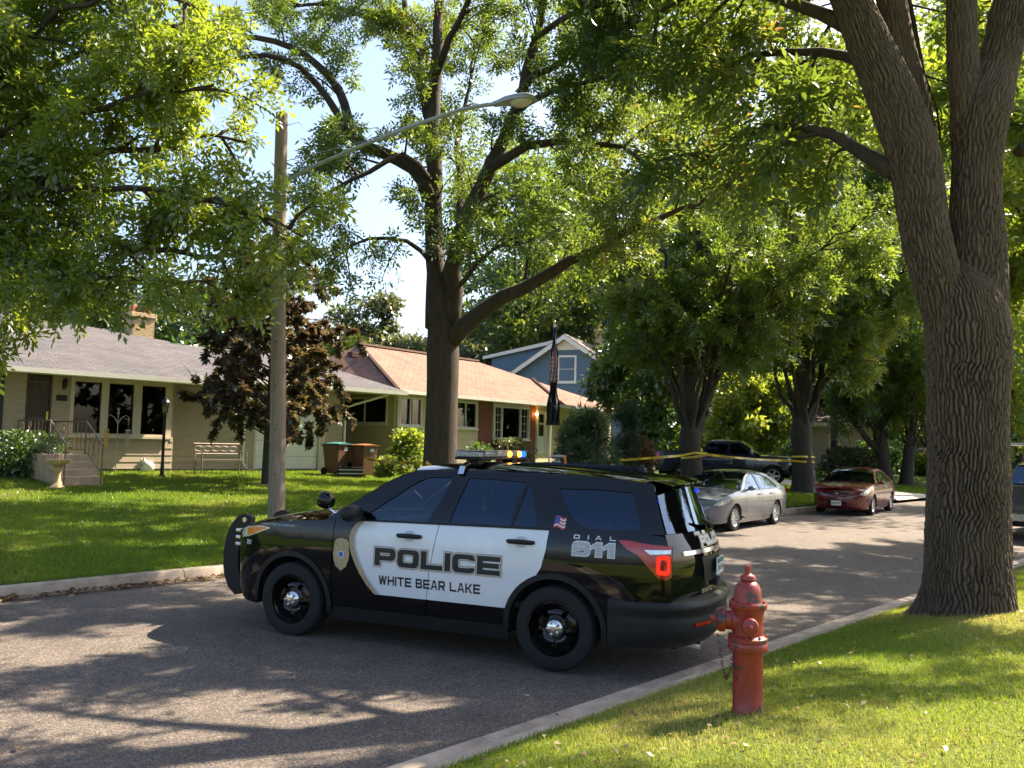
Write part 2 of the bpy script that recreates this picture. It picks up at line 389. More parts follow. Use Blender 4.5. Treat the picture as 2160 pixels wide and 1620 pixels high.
def unit_board(mat):
    mb = MB(); mb.prism([(0, 0), (-.022, 0), (-.022, .03), (-.005, 1.08), (0, 1.08)], lambda y, z: (0, y, z), lambda y, z: (1, y, z)); return mb.mesh('siding_board', mat)
def cut_runs(x0, x1, z0, z1, openings):
    """intervals of x left between openings that touch the band z0..z1"""
    runs = [(x0, x1)]
    for (a, b, c, d) in openings:
        if d <= z0 + .02 or c >= z1 - .02: continue
        nr = []
        for (p, q) in runs:
            if b <= p or a >= q: nr.append((p, q)); continue
            if a > p: nr.append((p, a))
            if b < q: nr.append((b, q))
        runs = nr
    return runs
def wall(parent, loc, rz, L, z0, z1, openings, mat, exposure=.2, board=None, name='wall', seam=3.6):
    """wall plane facing -y of its own frame, with lap boards as pieces of their own"""
    mb = MB(); zs = sorted(set([z0, z1] + [k for o in openings for k in (o[2], o[3]) if z0 < k < z1]))
    for a, b in zip(zs[:-1], zs[1:]):
        for (p, q) in cut_runs(0, L, a, b, openings): mb.box(p, q, .002, .14, a, b)
    w = mb.build(name, mat, parent, loc=loc, rot=(0, 0, rz))
    if board is not None:
        z = z0; k = 0
        while z < z1 - .05:
            h = min(exposure, z1 - z)
            for (p, q) in cut_runs(0, L, z, z + h, openings):
                x = p
                first = True
                while x < q - .02:
                    step = min(q - x, seam if not first else seam * (.35 + .5 * ((k * 37) % 10) / 10)); first = False
                    link('siding_board', board, w, (x + .0015, 0, z), None, (step - .003, 1.0, h)); x += step
            z += h; k += 1
    return w
def window(parent, x0, x1, z0, z1, y=0.0, panes=1, rows=1, trim=.07, mat=None, rz=0.0, base=None, curtain=None, sill=True, name='window', depth=.05):
    """frame standing proud of the wall, panes set back, in a frame of its own"""
    mat = mat or MAT_TRIM_WHITE; mb = MB(); t = trim
    mb.box(x0 - t, x0, y - depth, y + .1, z0 - t, z1 + t).box(x1, x1 + t, y - depth, y + .1, z0 - t, z1 + t)
    mb.box(x0 + .001, x1 - .001, y - depth, y + .1, z1, z1 + t).box(x0 + .001, x1 - .001, y - depth, y + .1, z0 - t, z0)
    if sill: mb.box(x0 - t - .03, x1 + t + .03, y - depth - .05, y - .003, z0 - t - .05, z0 - t - .002)
    w = (x1 - x0) / panes; h = (z1 - z0) / rows
    for i in range(1, panes): mb.box(x0 + i * w - .025, x0 + i * w + .025, y - .015, y + .06, z0 + .001, z1 - .001)
    for j in range(1, rows):
        for i in range(panes): mb.box(x0 + i * w + (.027 if i else .001), x0 + (i + 1) * w - (.027 if i < panes - 1 else .001), y - .012, y + .05, z0 + j * h - .018, z0 + j * h + .018)
    f = mb.build(name, mat, parent, loc=base, rot=(0, 0, rz))
    for i in range(panes):
        for j in range(rows):
            g = MB(); g.box(x0 + i * w + .004, x0 + (i + 1) * w - .004, y + .03, y + .036, z0 + j * h + .004, z0 + (j + 1) * h - .004); g.build('pane', MAT_PANE, f)
    if curtain:
        c = MB(); nn = int((x1 - x0) / .03)
        for k in range(nn):
            xa = x0 + (x1 - x0) * k / nn; xb = x0 + (x1 - x0) * (k + 1) / nn; ya, yb = (y + .06, y + .085) if k % 2 else (y + .085, y + .06)
            c.add([(xa, ya, z0), (xb, yb, z0), (xb, yb, z1), (xa, ya, z1)], [(0, 1, 2, 3)])
        c.build('curtain', curtain, f)
    return f
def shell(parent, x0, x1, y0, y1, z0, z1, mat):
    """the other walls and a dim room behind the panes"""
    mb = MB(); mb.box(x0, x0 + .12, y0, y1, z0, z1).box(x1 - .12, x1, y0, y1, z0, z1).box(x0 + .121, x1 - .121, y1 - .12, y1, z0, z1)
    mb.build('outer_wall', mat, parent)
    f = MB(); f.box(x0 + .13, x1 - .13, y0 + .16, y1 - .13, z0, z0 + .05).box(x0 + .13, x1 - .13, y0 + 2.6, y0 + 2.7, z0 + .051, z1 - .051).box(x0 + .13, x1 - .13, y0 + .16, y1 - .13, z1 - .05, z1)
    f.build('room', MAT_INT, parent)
def fascia(parent, a, b, mat, h=.16, name='gutter', out=.1):
    a = Vector(a); b = Vector(b); d = b - a; L = d.length; rz = math.atan2(d.y, d.x)
    mb = MB(); mb.prism([(0, 0), (-out, .03), (-out - .01, h), (-out + .02, h), (0, h)], lambda y, z: (0, y, z), lambda y, z: (L, y, z))
    return mb.build(name, mat, parent, loc=a - Vector((0, 0, h * .7)), rot=(0, 0, rz), smooth=30)
def chimney(parent, cx, cy, w, d, z0, z1, bmat, caps=2):
    mb = MB(); mb.box(cx - w / 2 + .012, cx + w / 2 - .012, cy - d / 2 + .012, cy + d / 2 - .012, z0, z1)
    c = mb.build('chimney', MAT_MORTAR, parent)
    bw, bh = .21, .07; me = {}
    def brick(x, y, z, l, along):
        key = (round(l, 3), along)
        if key not in me:
            q = MB(); (q.box(0, l - .012, 0, .05, 0, bh - .014) if along == 'x' else q.box(0, .05, 0, l - .012, 0, bh - .014)); me[key] = q.mesh('brick', bmat)
        link('brick', me[key], c, (x, y, z))
    rows = int((z1 - z0 - .16) / bh)
    for r in range(rows):
        z = z0 + r * bh; off = (r % 2) * bw / 2
        for along, L in (('x', w), ('y', d)):
            x = -off
            while x < L - .02:
                a = max(0, x); b = min(L, x + bw); l = b - a
                if l > .05:
                    if along == 'x':
                        brick(cx - w / 2 + a, cy - d / 2, z, l, 'x')
                    else:
                        brick(cx + w / 2 - .05, cy - d / 2 + a, z, l, 'y'); brick(cx - w / 2, cy - d / 2 + a, z, l, 'y')
                x += bw
    q = MB(); q.box(cx - w / 2 - .05, cx + w / 2 + .05, cy - d / 2 - .05, cy + d / 2 + .05, z1 - .15, z1); q.build('chimney_crown', bmat, c, bevel=.01)
    for k in range(caps):
        fx = cx - w * .25 + k * w * .5; q = MB(); q.box(fx - .12, fx + .12, cy - .14, cy + .14, z1 + .001, z1 + .26); q.build('flue', MAT_FLUE, c, bevel=.015)
    q = MB(); q.box(cx + w * .02, cx + w * .5, cy - .2, cy + .2, z1 + .34, z1 + .37)
    for sx in (.06, .46):
        for sy in (-.17, .17): q.box(cx + w * sx - .012, cx + w * sx + .012, cy + sy - .012, cy + sy + .012, z1 + .24, z1 + .34)
    q.build('rain_cap', MAT_IRON, c)
    return c
def downspout(parent, pts, mat):
    mb = MB(); mb.tube(pts, .045, 6); return mb.build('downspout', mat, parent, smooth=30)

# ---- grey roofed rambler at the upper end of the bright lawn
H1 = empty('house', sn(5, 25.3), R(47), 'low tan house with grey shingle roof and white gutter behind the lamp post', 'house')
bt = unit_board(MAT_SID_TAN)
wall(H1, (-6, 0, 0), 0, 13.1, 1.05, 3.66, [(6.9, 8.0, 2.0, 3.5), (8.97, 9.6, 1.55, 3.62), (10.08, 13.0, 1.98, 3.62)], MAT_SID_TAN, .2, bt)
fb = MB(); fb.box(-6.0, 7.1, .02, .2, .6, 1.048).box(7.12, 13.75, .62, .8, .6, 1.0); fb.build('foundation', MAT_FOUND, H1)
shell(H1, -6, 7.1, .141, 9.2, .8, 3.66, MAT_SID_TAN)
window(H1, .9, 2.0, 2.0, 3.5, 0, 1, 2, .05)
sh = MB(); sh.box(2.12, 2.42, -.05, -.025, 2.0, 3.52)
for k in range(14): sh.box(2.15, 2.39, -.058, -.049, 2.06 + k * .1, 2.13 + k * .1)
sh.build('shutter', M('dark_shutter', (.02, .03, .025), .5), H1)
# storm door with its grille
d = MB(); d.box(2.97, 3.03, -.04, .1, 1.56, 3.62).box(3.54, 3.6, -.04, .1, 1.56, 3.62).box(3.031, 3.539, -.04, .1, 3.55, 3.62)
dr = d.build('door', MAT_DARKDOOR, H1); q = MB(); q.box(3.032, 3.538, .0, .05, 1.56, 3.548); q.build('door_leaf', MAT_DARKDOOR, dr)
q = MB()
for k in range(7): q.tube([(3.07 + k * .072, -.02, 1.62), (3.07 + k * .072, -.02, 3.5)], .007, 5)
for z in (1.75, 2.35, 2.42, 3.4): q.box(3.04, 3.53, -.026, -.012, z, z + .03)
q.build('door_grille', MAT_RAIL, dr)
q = MB(); q.box(3.47, 3.53, -.075, -.027, 2.35, 2.62); q.build('handle', MAT_BRASS, dr, bevel=.01)
# picture window in three lights
pw = MB()
for (a, b) in ((4.08, 4.18), (4.92, 5.12), (5.84, 6.07), (6.79, 7.0)): pw.box(a, b, -.07, .1, 1.98, 3.62)
for (a, b) in ((4.181, 4.919), (5.121, 5.839), (6.071, 6.789)): pw.box(a, b, -.07, .1, 3.5, 3.62).box(a, b, -.07, .1, 1.98, 2.06)
pw.box(4.04, 7.04, -.11, -.072, 1.93, 2.0)
pwo = pw.build('window', MAT_TRIM_TAN, H1); tag(pwo, 'wide three-light picture window in pale tan trim')
for (a, b) in ((4.181, 4.919), (5.121, 5.839), (6.071, 6.789)):
    g = MB(); g.box(a, b, .03, .036, 2.061, 3.499); g.build('pane', MAT_PANE, pwo)
    g = MB(); g.box(a, a + .02, -.02, .028, 2.061, 3.499).box(b - .02, b, -.02, .028, 2.061, 3.499).box(a + .021, b - .021, -.02, .028, 3.47, 3.499); g.build('sash', MAT_IRON, pwo)
cu = MB(); cu.box(4.25, 4.55, .2, .21, 2.9, 3.45).box(5.18, 5.30, .2, .22, 2.1, 3.5); cu.build('curtain', M('grey_curtain', (.2, .2, .18), .9), pwo)
# wall lantern and house number
la = MB(); la.box(3.86, 3.94, -.05, -.023, 3.25, 3.5).lathe([(.0, .22), (.06, .16), (.075, .12), (.06, .11), (.045, -.05), (.0, -.07)], 8, Matrix.Translation((3.9, -.13, 3.35))); la.tube([(3.9, -.05, 3.48), (3.9, -.13, 3.55)], .012, 5)
la.build('wall_lantern', MAT_IRON, H1)
npb = MB(); npb.box(3.72, 4.0, -.045, -.023, 2.93, 3.09); npo = npb.build('number_plate', MAT_IRON, H1)
# soffit, roof and gutters
E1 = -.62
sof = MB(); sof.box(-6.6, 7.62, E1, -.001, 3.66, 3.70); sof.build('soffit', MAT_TRIM_TAN, H1)
KX, KY, KZ = 8.45, 3.55, 5.30
slope('roof', [(-6.6, E1 - .05, 3.72), (7.62, E1 - .05, 3.72), (KX, KY, KZ), (5.35, 4.6, 5.70), (-2.0, 4.6, 5.70)], MAT_SH_GREY, H1)
slope('roof', [(7.62, E1 - .05, 3.72), (9.2, 9.6, 3.72), (5.35, 4.6, 5.70), (KX, KY, KZ)], MAT_SH_GREY, H1)
slope('roof', [(9.2, 9.8, 3.72), (-6.6, 9.8, 3.72), (-2.0, 4.6, 5.70), (5.35, 4.6, 5.70)], MAT_SH_GREY, H1)
slope('roof', [(-6.6, 9.8, 3.72), (-6.6, E1 - .05, 3.72), (-2.0, 4.6, 5.70)], MAT_SH_GREY, H1)
fascia(H1, (-6.6, E1 - .04, 3.70), (7.64, E1 - .04, 3.70), MAT_TRIM_WHITE)
# recessed breezeway and garage wing
wall(H1, (7.1, .6, 0), 0, 2.9, 1.0, 3.78, [], MAT_SID_TAN, .2, bt)
wall(H1, (10.0, .6, 0), 0, 3.75, .88, 3.78, [(.22, 2.75, .88, 3.05)], MAT_SID_TAN, .2, bt)
shell(H1, 7.14, 13.75, .745, 7.4, .8, 3.78, MAT_SID_TAN)
gd = MB(); gd.box(10.2, 12.77, .58, .7, 3.05, 3.16).box(10.16, 10.24, .56, .7, .88, 3.16).box(12.73, 12.98, .555, .7, .88, 3.16); gdo = gd.build('garage_door', MAT_TRIM_TAN, H1)
pm = MB(); pm.box(0, 2.48, 0, .04, 0, .525); pme = pm.mesh('door_panel', MAT_TRIM_WHITE)
for k in range(4): link('door_panel', pme, gdo, (10.245, .66, .9 + k * .535))
slope('roof', [(7.5, -.30, 3.88), (16.0, -.30, 3.92), (13.4, 3.4, 5.22), (8.3, 3.4, 5.22)], MAT_SH_GREY, H1)
slope('roof', [(16.0, -.30, 3.92), (16.0, 7.9, 3.92), (13.4, 3.4, 5.22)], MAT_SH_GREY, H1)
slope('roof', [(16.0, 7.9, 3.92), (7.5, 7.9, 3.88), (8.3, 3.4, 5.22), (13.4, 3.4, 5.22)], MAT_SH_GREY, H1)
sof = MB(); sof.box(7.5, 15.9, -.25, .6, 3.78, 3.82); sof.build('soffit', MAT_TRIM_TAN, H1)
fascia(H1, (7.66, -.29, 3.86), (16.0, -.29, 3.90), MAT_TRIM_WHITE)
downspout(H1, [(9.75, -.25, 3.75), (9.75, .3, 3.5), (9.75, .5, 3.35), (9.75, .5, 1.2), (9.8, .3, 1.02)], MAT_TRIM_WHITE)
downspout(H1, [(15.2, -.25, 3.78), (14.9, .2, 3.6), (14.2, .5, 3.35), (13.82, .55, 3.2), (13.82, .55, 1.0)], MAT_TRIM_WHITE)
chimney(H1, 7.72, 4.2, .78, .6, 4.9, 6.22, MAT_BRICK_Y)
vt = MB(); vt.tube([(13.8, 3.6, 5.0), (13.8, 3.6, 5.55)], .05, 8); vt.build('roof_vent', MAT_TRIM_WHITE, H1)

# ---- stoop with iron railings
SP = empty('stoop', sn(5, 25.3), R(47), 'tan concrete front steps with curled iron railings at the dark door', 'steps')
q = MB(); q.box(2.72, 3.75, -2.45, -.03, .75, 1.5); q.build('landing', MAT_STEP, SP, bevel=.015)
for k in range(3):
    q = MB(); q.box(2.72, 3.75, -2.45 - .32 * (k + 1), -2.452 - .32 * k, .7, 1.5 - .17 * (k + 1)); q.build('step', MAT_STEP, SP, bevel=.012)
def railing(x):
    fr = MB(); fr.tube([(x, -.08, 2.35), (x, -2.4, 2.35), (x, -3.5, 1.78)], .022, 6).tube([(x, -.08, 1.62), (x, -2.4, 1.62), (x, -3.5, 1.06)], .014, 6)
    fr.tube([(x, -.08, 1.5), (x, -.08, 2.35)], .018, 6).tube([(x, -2.4, 1.5), (x, -2.4, 2.35)], .018, 6).tube([(x, -3.5, .8), (x, -3.5, 1.78)], .018, 6)
    ro = fr.build('railing', MAT_RAIL, SP, smooth=40)
    bal = MB(); bal.tube([(0, 0, 0), (0, 0, .73)], .009, 5); bme = bal.mesh('baluster', MAT_RAIL)
    for y in (-.3, -.55, -1.35, -1.6, -1.85, -2.1): link('baluster', bme, ro, (x, y, 1.62))
    for y in (-2.65, -3.25): link('baluster', bme, ro, (x, y, 1.62 - .51 * (-y - 2.4)))
    for (yc, zc, h) in ((-.95, 1.98, .66), (-2.95, 1.68, .6)):
        sc = MB()
        for sg in (-1, 1):
            sc.tube([(x, yc + sg * (.02 + .10 * math.sin(k / 21 * 9.0) * (1 - .3 * k / 21)), zc + (k / 21 - .5) * h) for k in range(22)], .008, 4)
        for k in range(3): sc.lathe([(.05, -.006), (.062, 0), (.05, .006)], 10, Matrix.Translation((x, yc, zc - h / 3 + k * h / 3)) @ Matrix.Rotation(R(90), 4, 'Y'), close=True)
        sc.build('scrollwork', MAT_RAIL, ro)
railing(2.8); railing(3.66)

# ---- brown roofed house with the brick bay
H2 = empty('house', (-4.43, 33.4, 0), R(53), 'cream house with brown hip roof and red brick bay behind the ash', 'house')
bc = unit_board(MAT_SID_CREAM)
wall(H2, (0, 0, 0), 0, 4.95, 1.75, 3.9, [(.15, 1.3, 2.72, 3.72), (3.46, 4.8, 2.72, 3.74)], MAT_SID_CREAM, .25, bc)
wall(H2, (9.3, 0, 0), 0, 7.0, 1.2, 3.9, [(.1, .85, 1.6, 3.7), (2.6, 4.2, 2.4, 3.5)], MAT_SID_CREAM, .25, bc)
wall(H2, (0, 8.4, 0), R(-90), 8.4, 1.2, 3.9, [(5.3, 7.8, 2.78, 3.72)], MAT_SID_CREAM, .25, bc)
window(H2, .15, 1.3, 2.72, 3.72, 0, 2, 1, .07, curtain=None)
window(H2, 3.46, 4.8, 2.72, 3.74, 0, 2, 1, .07)
window(H2, 5.3, 7.8, 2.78, 3.72, 0, 2, 1, .08, base=(0, 8.4, 0), rz=R(-90), curtain=MAT_CURT)
window(H2, 11.9, 13.5, 2.4, 3.5, 0, 2, 1, .07)
cb = MB(); cb.box(-.05, .06, -.045, -.004, 1.2, 3.9).box(-.045, -.004, .061, .16, 1.2, 3.9); cb.build('corner_board', MAT_TRIM_WHITE, H2)
st = MB(); st.box(.02, 4.9, -.04, .1, .7, 1.74); st.build('foundation', M('pale_fieldstone', (.42, .34, .25), .9, var=(7, .45), bump=(9, .8)), H2)
sh2 = MB(); sh2.box(4.96, 9.29, .0, .14, .8, 2.2).box(4.96, 6.0, .0, .14, 2.201, 3.9).box(8.7, 9.29, .0, .14, 2.201, 3.9); bw_ = sh2.build('brick_wall', MAT_MORTAR, H2)
bme = {}
def hb(x, z, l, y=-.012):
    k = round(l, 3)
    if k not in bme: q = MB(); q.box(0, l, 0, .03, 0, .066); bme[k] = q.mesh('brick', MAT_BRICK_R)
    link('brick', bme[k], bw_, (x, y, z))
z = .95; row = 0
while z < 3.84:
    for (a, b) in cut_runs(4.97, 9.28, z, z + .078, [(5.98, 8.72, 2.2, 3.9)]):
        x = a - (row % 2) * .12
        while x < b - .03:
            xa, xb = max(x, a), min(x + .228, b)
            if xb - xa > .04: hb(xa, z, xb - xa)
            x += .24
    z += .078; row += 1
bay = window(H2, 6.06, 8.6, 2.31, 3.66, -.02, 1, 1, .08, depth=.09, name='window')
for xx in (6.62, 8.04): MB().box(xx - .035, xx + .035, -.07, .02, 2.312, 3.658).build('mullion', MAT_TRIM_WHITE, bay)
for (a, b) in ((6.07, 6.58), (8.08, 8.59)):
    for k in range(1, 4): MB().box(a, b, -.03, .005, 2.31 + k * .3375 - .012, 2.31 + k * .3375 + .012).build('muntin', MAT_TRIM_WHITE, bay)
    MB().box((a + b) / 2 - .012, (a + b) / 2 + .012, -.034, -.031, 2.312, 3.658).build('muntin', MAT_TRIM_WHITE, bay)
bl_ = MB(); bl_.box(5.98, 8.72, -.02, .12, 3.75, 3.9); bl_.build('lintel', MAT_TRIM_WHITE, H2)
dd = MB(); dd.box(9.4, 9.47, -.05, .1, 1.6, 3.68).box(10.08, 10.15, -.05, .1, 1.6, 3.68).box(9.471, 10.079, -.05, .1, 3.61, 3.68); ddo = dd.build('door', MAT_TRIM_WHITE, H2)
q = MB(); q.box(9.475, 10.075, .0, .04, 1.6, 2.45).box(9.475, 9.56, .0, .04, 2.451, 3.6).box(9.99, 10.075, .0, .04, 2.451, 3.6).box(9.561, 9.989, .0, .04, 3.0, 3.08).box(9.561, 9.989, .0, .04, 3.5, 3.6); q.build('door_leaf', MAT_TRIM_WHITE, ddo)
q = MB(); q.box(9.561, 9.989, .015, .02, 2.451, 2.999).box(9.561, 9.989, .015, .02, 3.081, 3.499); q.build('pane', MAT_PANE, ddo)
pl = MB(); pl.ball((9.2, -.12, 3.47), .065, 10); plo = pl.build('porch_light', emis('lit_bulb', (1.0, .55, .18), 14.0), H2, smooth=60); tag(plo, 'glowing amber porch bulb beside the white door')
q = MB(); q.box(9.17, 9.23, -.06, -.02, 3.38, 3.56); q.build('light_bracket', MAT_IRON, plo)
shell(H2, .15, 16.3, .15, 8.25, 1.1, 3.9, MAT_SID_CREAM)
sof = MB(); sof.box(-.6, 16.85, -.6, -.001, 3.9, 3.935).box(-.6, -.001, .0, 9.0, 3.9, 3.935); sof.build('soffit', MAT_TRIM_TAN, H2)
slope('roof', [(-.65, -.65, 3.96), (16.9, -.65, 3.96), (10.0, 4.2, 6.2), (1.75, 4.2, 6.2)], MAT_SH_BROWN, H2)
slope('roof', [(-.65, 9.05, 3.96), (-.65, -.65, 3.96), (1.75, 4.2, 6.2)], MAT_SH_BROWN, H2)
slope('roof', [(16.9, -.65, 3.96), (16.9, 9.05, 3.96), (10.0, 4.2, 6.2)], MAT_SH_BROWN, H2)
slope('roof', [(16.9, 9.05, 3.96), (-.65, 9.05, 3.96), (1.75, 4.2, 6.2), (10.0, 4.2, 6.2)], MAT_SH_BROWN, H2)
def capline(a, b):
    a, b = Vector(a), Vector(b); k = int((b - a).length / .22); cap = MB()
    for i in range(k):
        p = a.lerp(b, i / k); q2 = a.lerp(b, (i + 1.1) / k); cap.tube([p + Vector((0, 0, .015)), q2 + Vector((0, 0, .035))], [.10, .085], 5)
    cap.build('ridge_cap', MAT_SH_BROWN, H2)
capline((-.65, -.65, 3.96), (1.75, 4.2, 6.2)); capline((1.75, 4.2, 6.2), (10, 4.2, 6.2)); capline((10.6, -.65, 3.97), (12.4, 2.45, 5.42))
fascia(H2, (-.65, -.64, 3.94), (16.9, -.64, 3.94), MAT_TRIM_WHITE); fascia(H2, (-.64, 9.0, 3.94), (-.64, -.64, 3.94), MAT_TRIM_WHITE)
downspout(H2, [(-.5, -.6, 3.82), (-.1, -.2, 3.6), (-.06, -.1, 3.45), (-.06, -.1, 1.2)], MAT_TRIM_WHITE)
downspout(H2, [(16.7, -.6, 3.85), (16.0, -.1, 3.5), (15.7, -.08, 1.2)], MAT_TRIM_WHITE)
rv = MB(); rv.box(.55, .95, 3.3, 3.6, 5.52, 5.75); rv.build('roof_vent', MAT_SH_BROWN, H2, bevel=.02)
q = MB(); q.box(-1.15, -.75, 6.2, 6.6, 4.0, 6.2); ch2 = q.build('chimney', MAT_BRICK_R, H2, bevel=.02)
q = MB(); q.lathe([(.07, 0), (.07, .55), (.13, .58), (.13, .72), (.05, .76), (.0, .76)], 14, Matrix.Translation((-.95, 6.4, 6.2))); q.build('flue_pipe', M('galvanised_flue', (.6, .6, .58), .4, metal=.6), ch2, smooth=40)

# ---- blue house beyond
H3 = empty('house', (3.5, 56.0, 0), R(-22), 'blue gabled house with white window and trim beyond the brown roof', 'house')
bb = unit_board(MAT_SID_BLUE)
def gable(z): return max(.0, (9.2 - z) / .66)
w3 = MB(); w3.prism([(-6.0, 2.0), (5.0, 2.0), (5.0, 6.0), (0, 9.2), (-5.2, 6.0)], lambda x, z: (x, .02, z), lambda x, z: (x, .2, z)); w3o = w3.build('wall', MAT_SID_BLUE, H3)
z = 5.0
while z < 8.95:
    hw = gable(z + .1)
    for (a, b) in cut_runs(-hw, hw, z, z + .22, [(-.6, .75, 6.1, 7.95)]): link('siding_board', bb, w3o, (a, .02, z), None, (b - a, 1, .22))
    z += .22
window(H3, -.45, .6, 6.25, 7.8, 0.02, 1, 2, .13, mat=MAT_TRIM_WHITE)
sd_ = MB(); sd_.prism([(-5.6, 5.0), (-.8, 5.0), (-.15, 9.06), (-5.6, 8.05)], lambda x, z: (x, .7, z), lambda x, z: (x, .9, z)); w4o = sd_.build('dormer_wall', MAT_SID_BLUE, H3)
z = 5.6
while z < 8.6:
    xa = -5.6; xb = -.9 if z > 7.6 else -gable(z) - .05
    if z > 8.0: xa = -5.6 + (z - 7.95) / .185
    if xb - xa > .2: link('siding_board', bb, w4o, (xa, .7, z), None, (xb - xa, 1, .22))
    z += .22
slope('roof', [(-.2, .45, 9.18), (-.2, 8, 9.18), (-6.1, 8, 8.05), (-6.1, .45, 8.05)], MAT_SH_PALE, H3, .14)
slope('roof', [(0, -.45, 9.32), (0, 9, 9.32), (5.6, 9, 5.62), (5.6, -.45, 5.62)], MAT_SH_PALE, H3, .14)
slope('roof', [(0, -.45, 9.32), (-5.8, -.45, 5.5), (-5.8, .45, 5.5), (0, .45, 9.32)], MAT_SH_PALE, H3, .14)
rk = MB()
for (a, b) in (((0, 9.24), (5.62, 5.52)), ((0, 9.24), (-5.8, 5.40))):
    rk.prism([(a[0], a[1]), (b[0], b[1]), (b[0], b[1] - .26), (a[0], a[1] - .30)], lambda x, z: (x, -.50, z), lambda x, z: (x, -.452, z))
rk.prism([(-.2, 9.16), (-6.15, 8.02), (-6.15, 7.8), (-.2, 8.92)], lambda x, z: (x, .40, z), lambda x, z: (x, .447, z)); rk.build('rake_board', MAT_TRIM_WHITE, H3)
vv = MB(); vv.prism([(0, 9.0), (1.05, 8.28), (-1.05, 8.28)], lambda x, z: (x, -.06, z), lambda x, z: (x, -.03, z)); vv.build('gable_panel', MAT_TRIM_WHITE, H3)
shell(H3, -5.5, 5.0, .92, 8.6, 1, 6.0, MAT_SID_BLUE)
chimney(H3, 1.7, 2.6, .9, .7, 7.6, 9.9, MAT_BRICK_Y, 1)

# ---- beige house far down the street
H4 = empty('house', (19.0, 58.0, 0), R(8), 'beige house with white eaves far behind the tape and pickup', 'house')
wall(H4, (-4, 0, 0), 0, 10.5, .9, 3.7, [(3.6, 4.7, 1.7, 3.3), (6.6, 7.5, 1.2, 3.3)], MAT_SID_FAR, .25, None)
window(H4, -.4, .7, 1.7, 3.3, 0, 1, 2, .08)
q = MB(); q.box(2.6, 3.5, .02, .08, 1.2, 3.3).box(2.55, 3.55, -.03, .015, 3.3, 3.38); q.build('door', MAT_TRIM_TAN, H4)
shell(H4, -4, 6.5, .15, 8, .9, 3.7, MAT_SID_FAR)
sof = MB(); sof.box(-4.8, 7.3, -.9, -.001, 3.66, 3.7); sof.build('soffit', MAT_TRIM_WHITE, H4)
slope('roof', [(-4.9, -.95, 3.9), (7.4, -.95, 3.9), (4.0, 4.2, 5.6), (-2, 4.2, 5.6)], MAT_SH_DARK, H4)
slope('roof', [(7.4, -.95, 3.9), (7.4, 9, 3.9), (4.0, 4.2, 5.6)], MAT_SH_DARK, H4)
slope('roof', [(-4.9, 9, 3.9), (-4.9, -.95, 3.9), (-2, 4.2, 5.6)], MAT_SH_DARK, H4)
fascia(H4, (-4.9, -.94, 3.88), (7.4, -.94, 3.88), MAT_TRIM_WHITE, .26)
# ------------------------------------------------------------------ vehicle and lettering helpers
def tess(loops):
    """triangles over the concatenated loops, the first the outline and the others holes"""
    vl = [[Vector((p[0], p[1], 0)) for p in l] for l in loops]
    flat = [p for l in loops for p in l]
    return flat, [tuple(t) for t in tessellate_polygon(vl)]
def panel(mb, loops, fn, step=.1, thick=.015, inward=(0, 0, 0), mat=0):
    """outline (with holes) cut on a grid, placed by fn(a, b) on the body's surface, its edges turned inward"""
    if not isinstance(loops[0][0], (tuple, list)): loops = [loops]
    flat, tris = tess(loops); bm = bmesh.new(); vs = [bm.verts.new((p[0], p[1], 0)) for p in flat]
    for t in tris:
        try: bm.faces.new([vs[i] for i in t])
        except ValueError: pass
    if step:
        for ax in (0, 1):
            lo = min(p[ax] for p in flat); hi = max(p[ax] for p in flat); k = math.floor(lo / step) + 1
            while k * step < hi - 1e-6:
                co = [0, 0, 0]; no = [0, 0, 0]; co[ax] = k * step; no[ax] = 1
                bmesh.ops.bisect_plane(bm, geom=bm.verts[:] + bm.edges[:] + bm.faces[:], plane_co=co, plane_no=no, dist=1e-5); k += 1
    bmesh.ops.remove_doubles(bm, verts=bm.verts, dist=1e-4)
    bm.verts.index_update(); V = []; F = []
    for v in bm.verts: V.append(Vector(fn(v.co.x, v.co.y)))
    for f in bm.faces: F.append(tuple(v.index for v in f.verts))
    if thick:
        inw = Vector(inward) * thick; m = {}
        for e in bm.edges:
            if len(e.link_faces) == 1:
                a, b = e.verts[0].index, e.verts[1].index
                for i in (a, b):
                    if i not in m: m[i] = len(V); V.append(V[i] + inw)
                F.append((a, b, m[b], m[a]))
    bm.free(); mb.add(V, F, mat)
def off_loop(L, d):
    """offset a closed loop by d to its right when anticlockwise (outwards)"""
    n = len(L); out = []; area = sum(L[i][0] * L[(i + 1) % n][1] - L[(i + 1) % n][0] * L[i][1] for i in range(n)); sg = 1 if area > 0 else -1
    for i in range(n):
        p0, p1, p2 = Vector(L[i - 1]), Vector(L[i]), Vector(L[(i + 1) % n]); a = (p1 - p0); b = (p2 - p1)
        if a.length < 1e-7 or b.length < 1e-7: out.append(tuple(p1)); continue
        a.normalize(); b.normalize(); na = Vector((a.y, -a.x)) * sg; nb = Vector((b.y, -b.x)) * sg; m = na + nb
        if m.length < 1e-6: out.append(tuple(p1)); continue
        m.normalize(); k = min(1.6, 1 / max(.3, m.dot(na))); out.append((p1.x + m.x * d * k, p1.y + m.y * d * k))
    return out
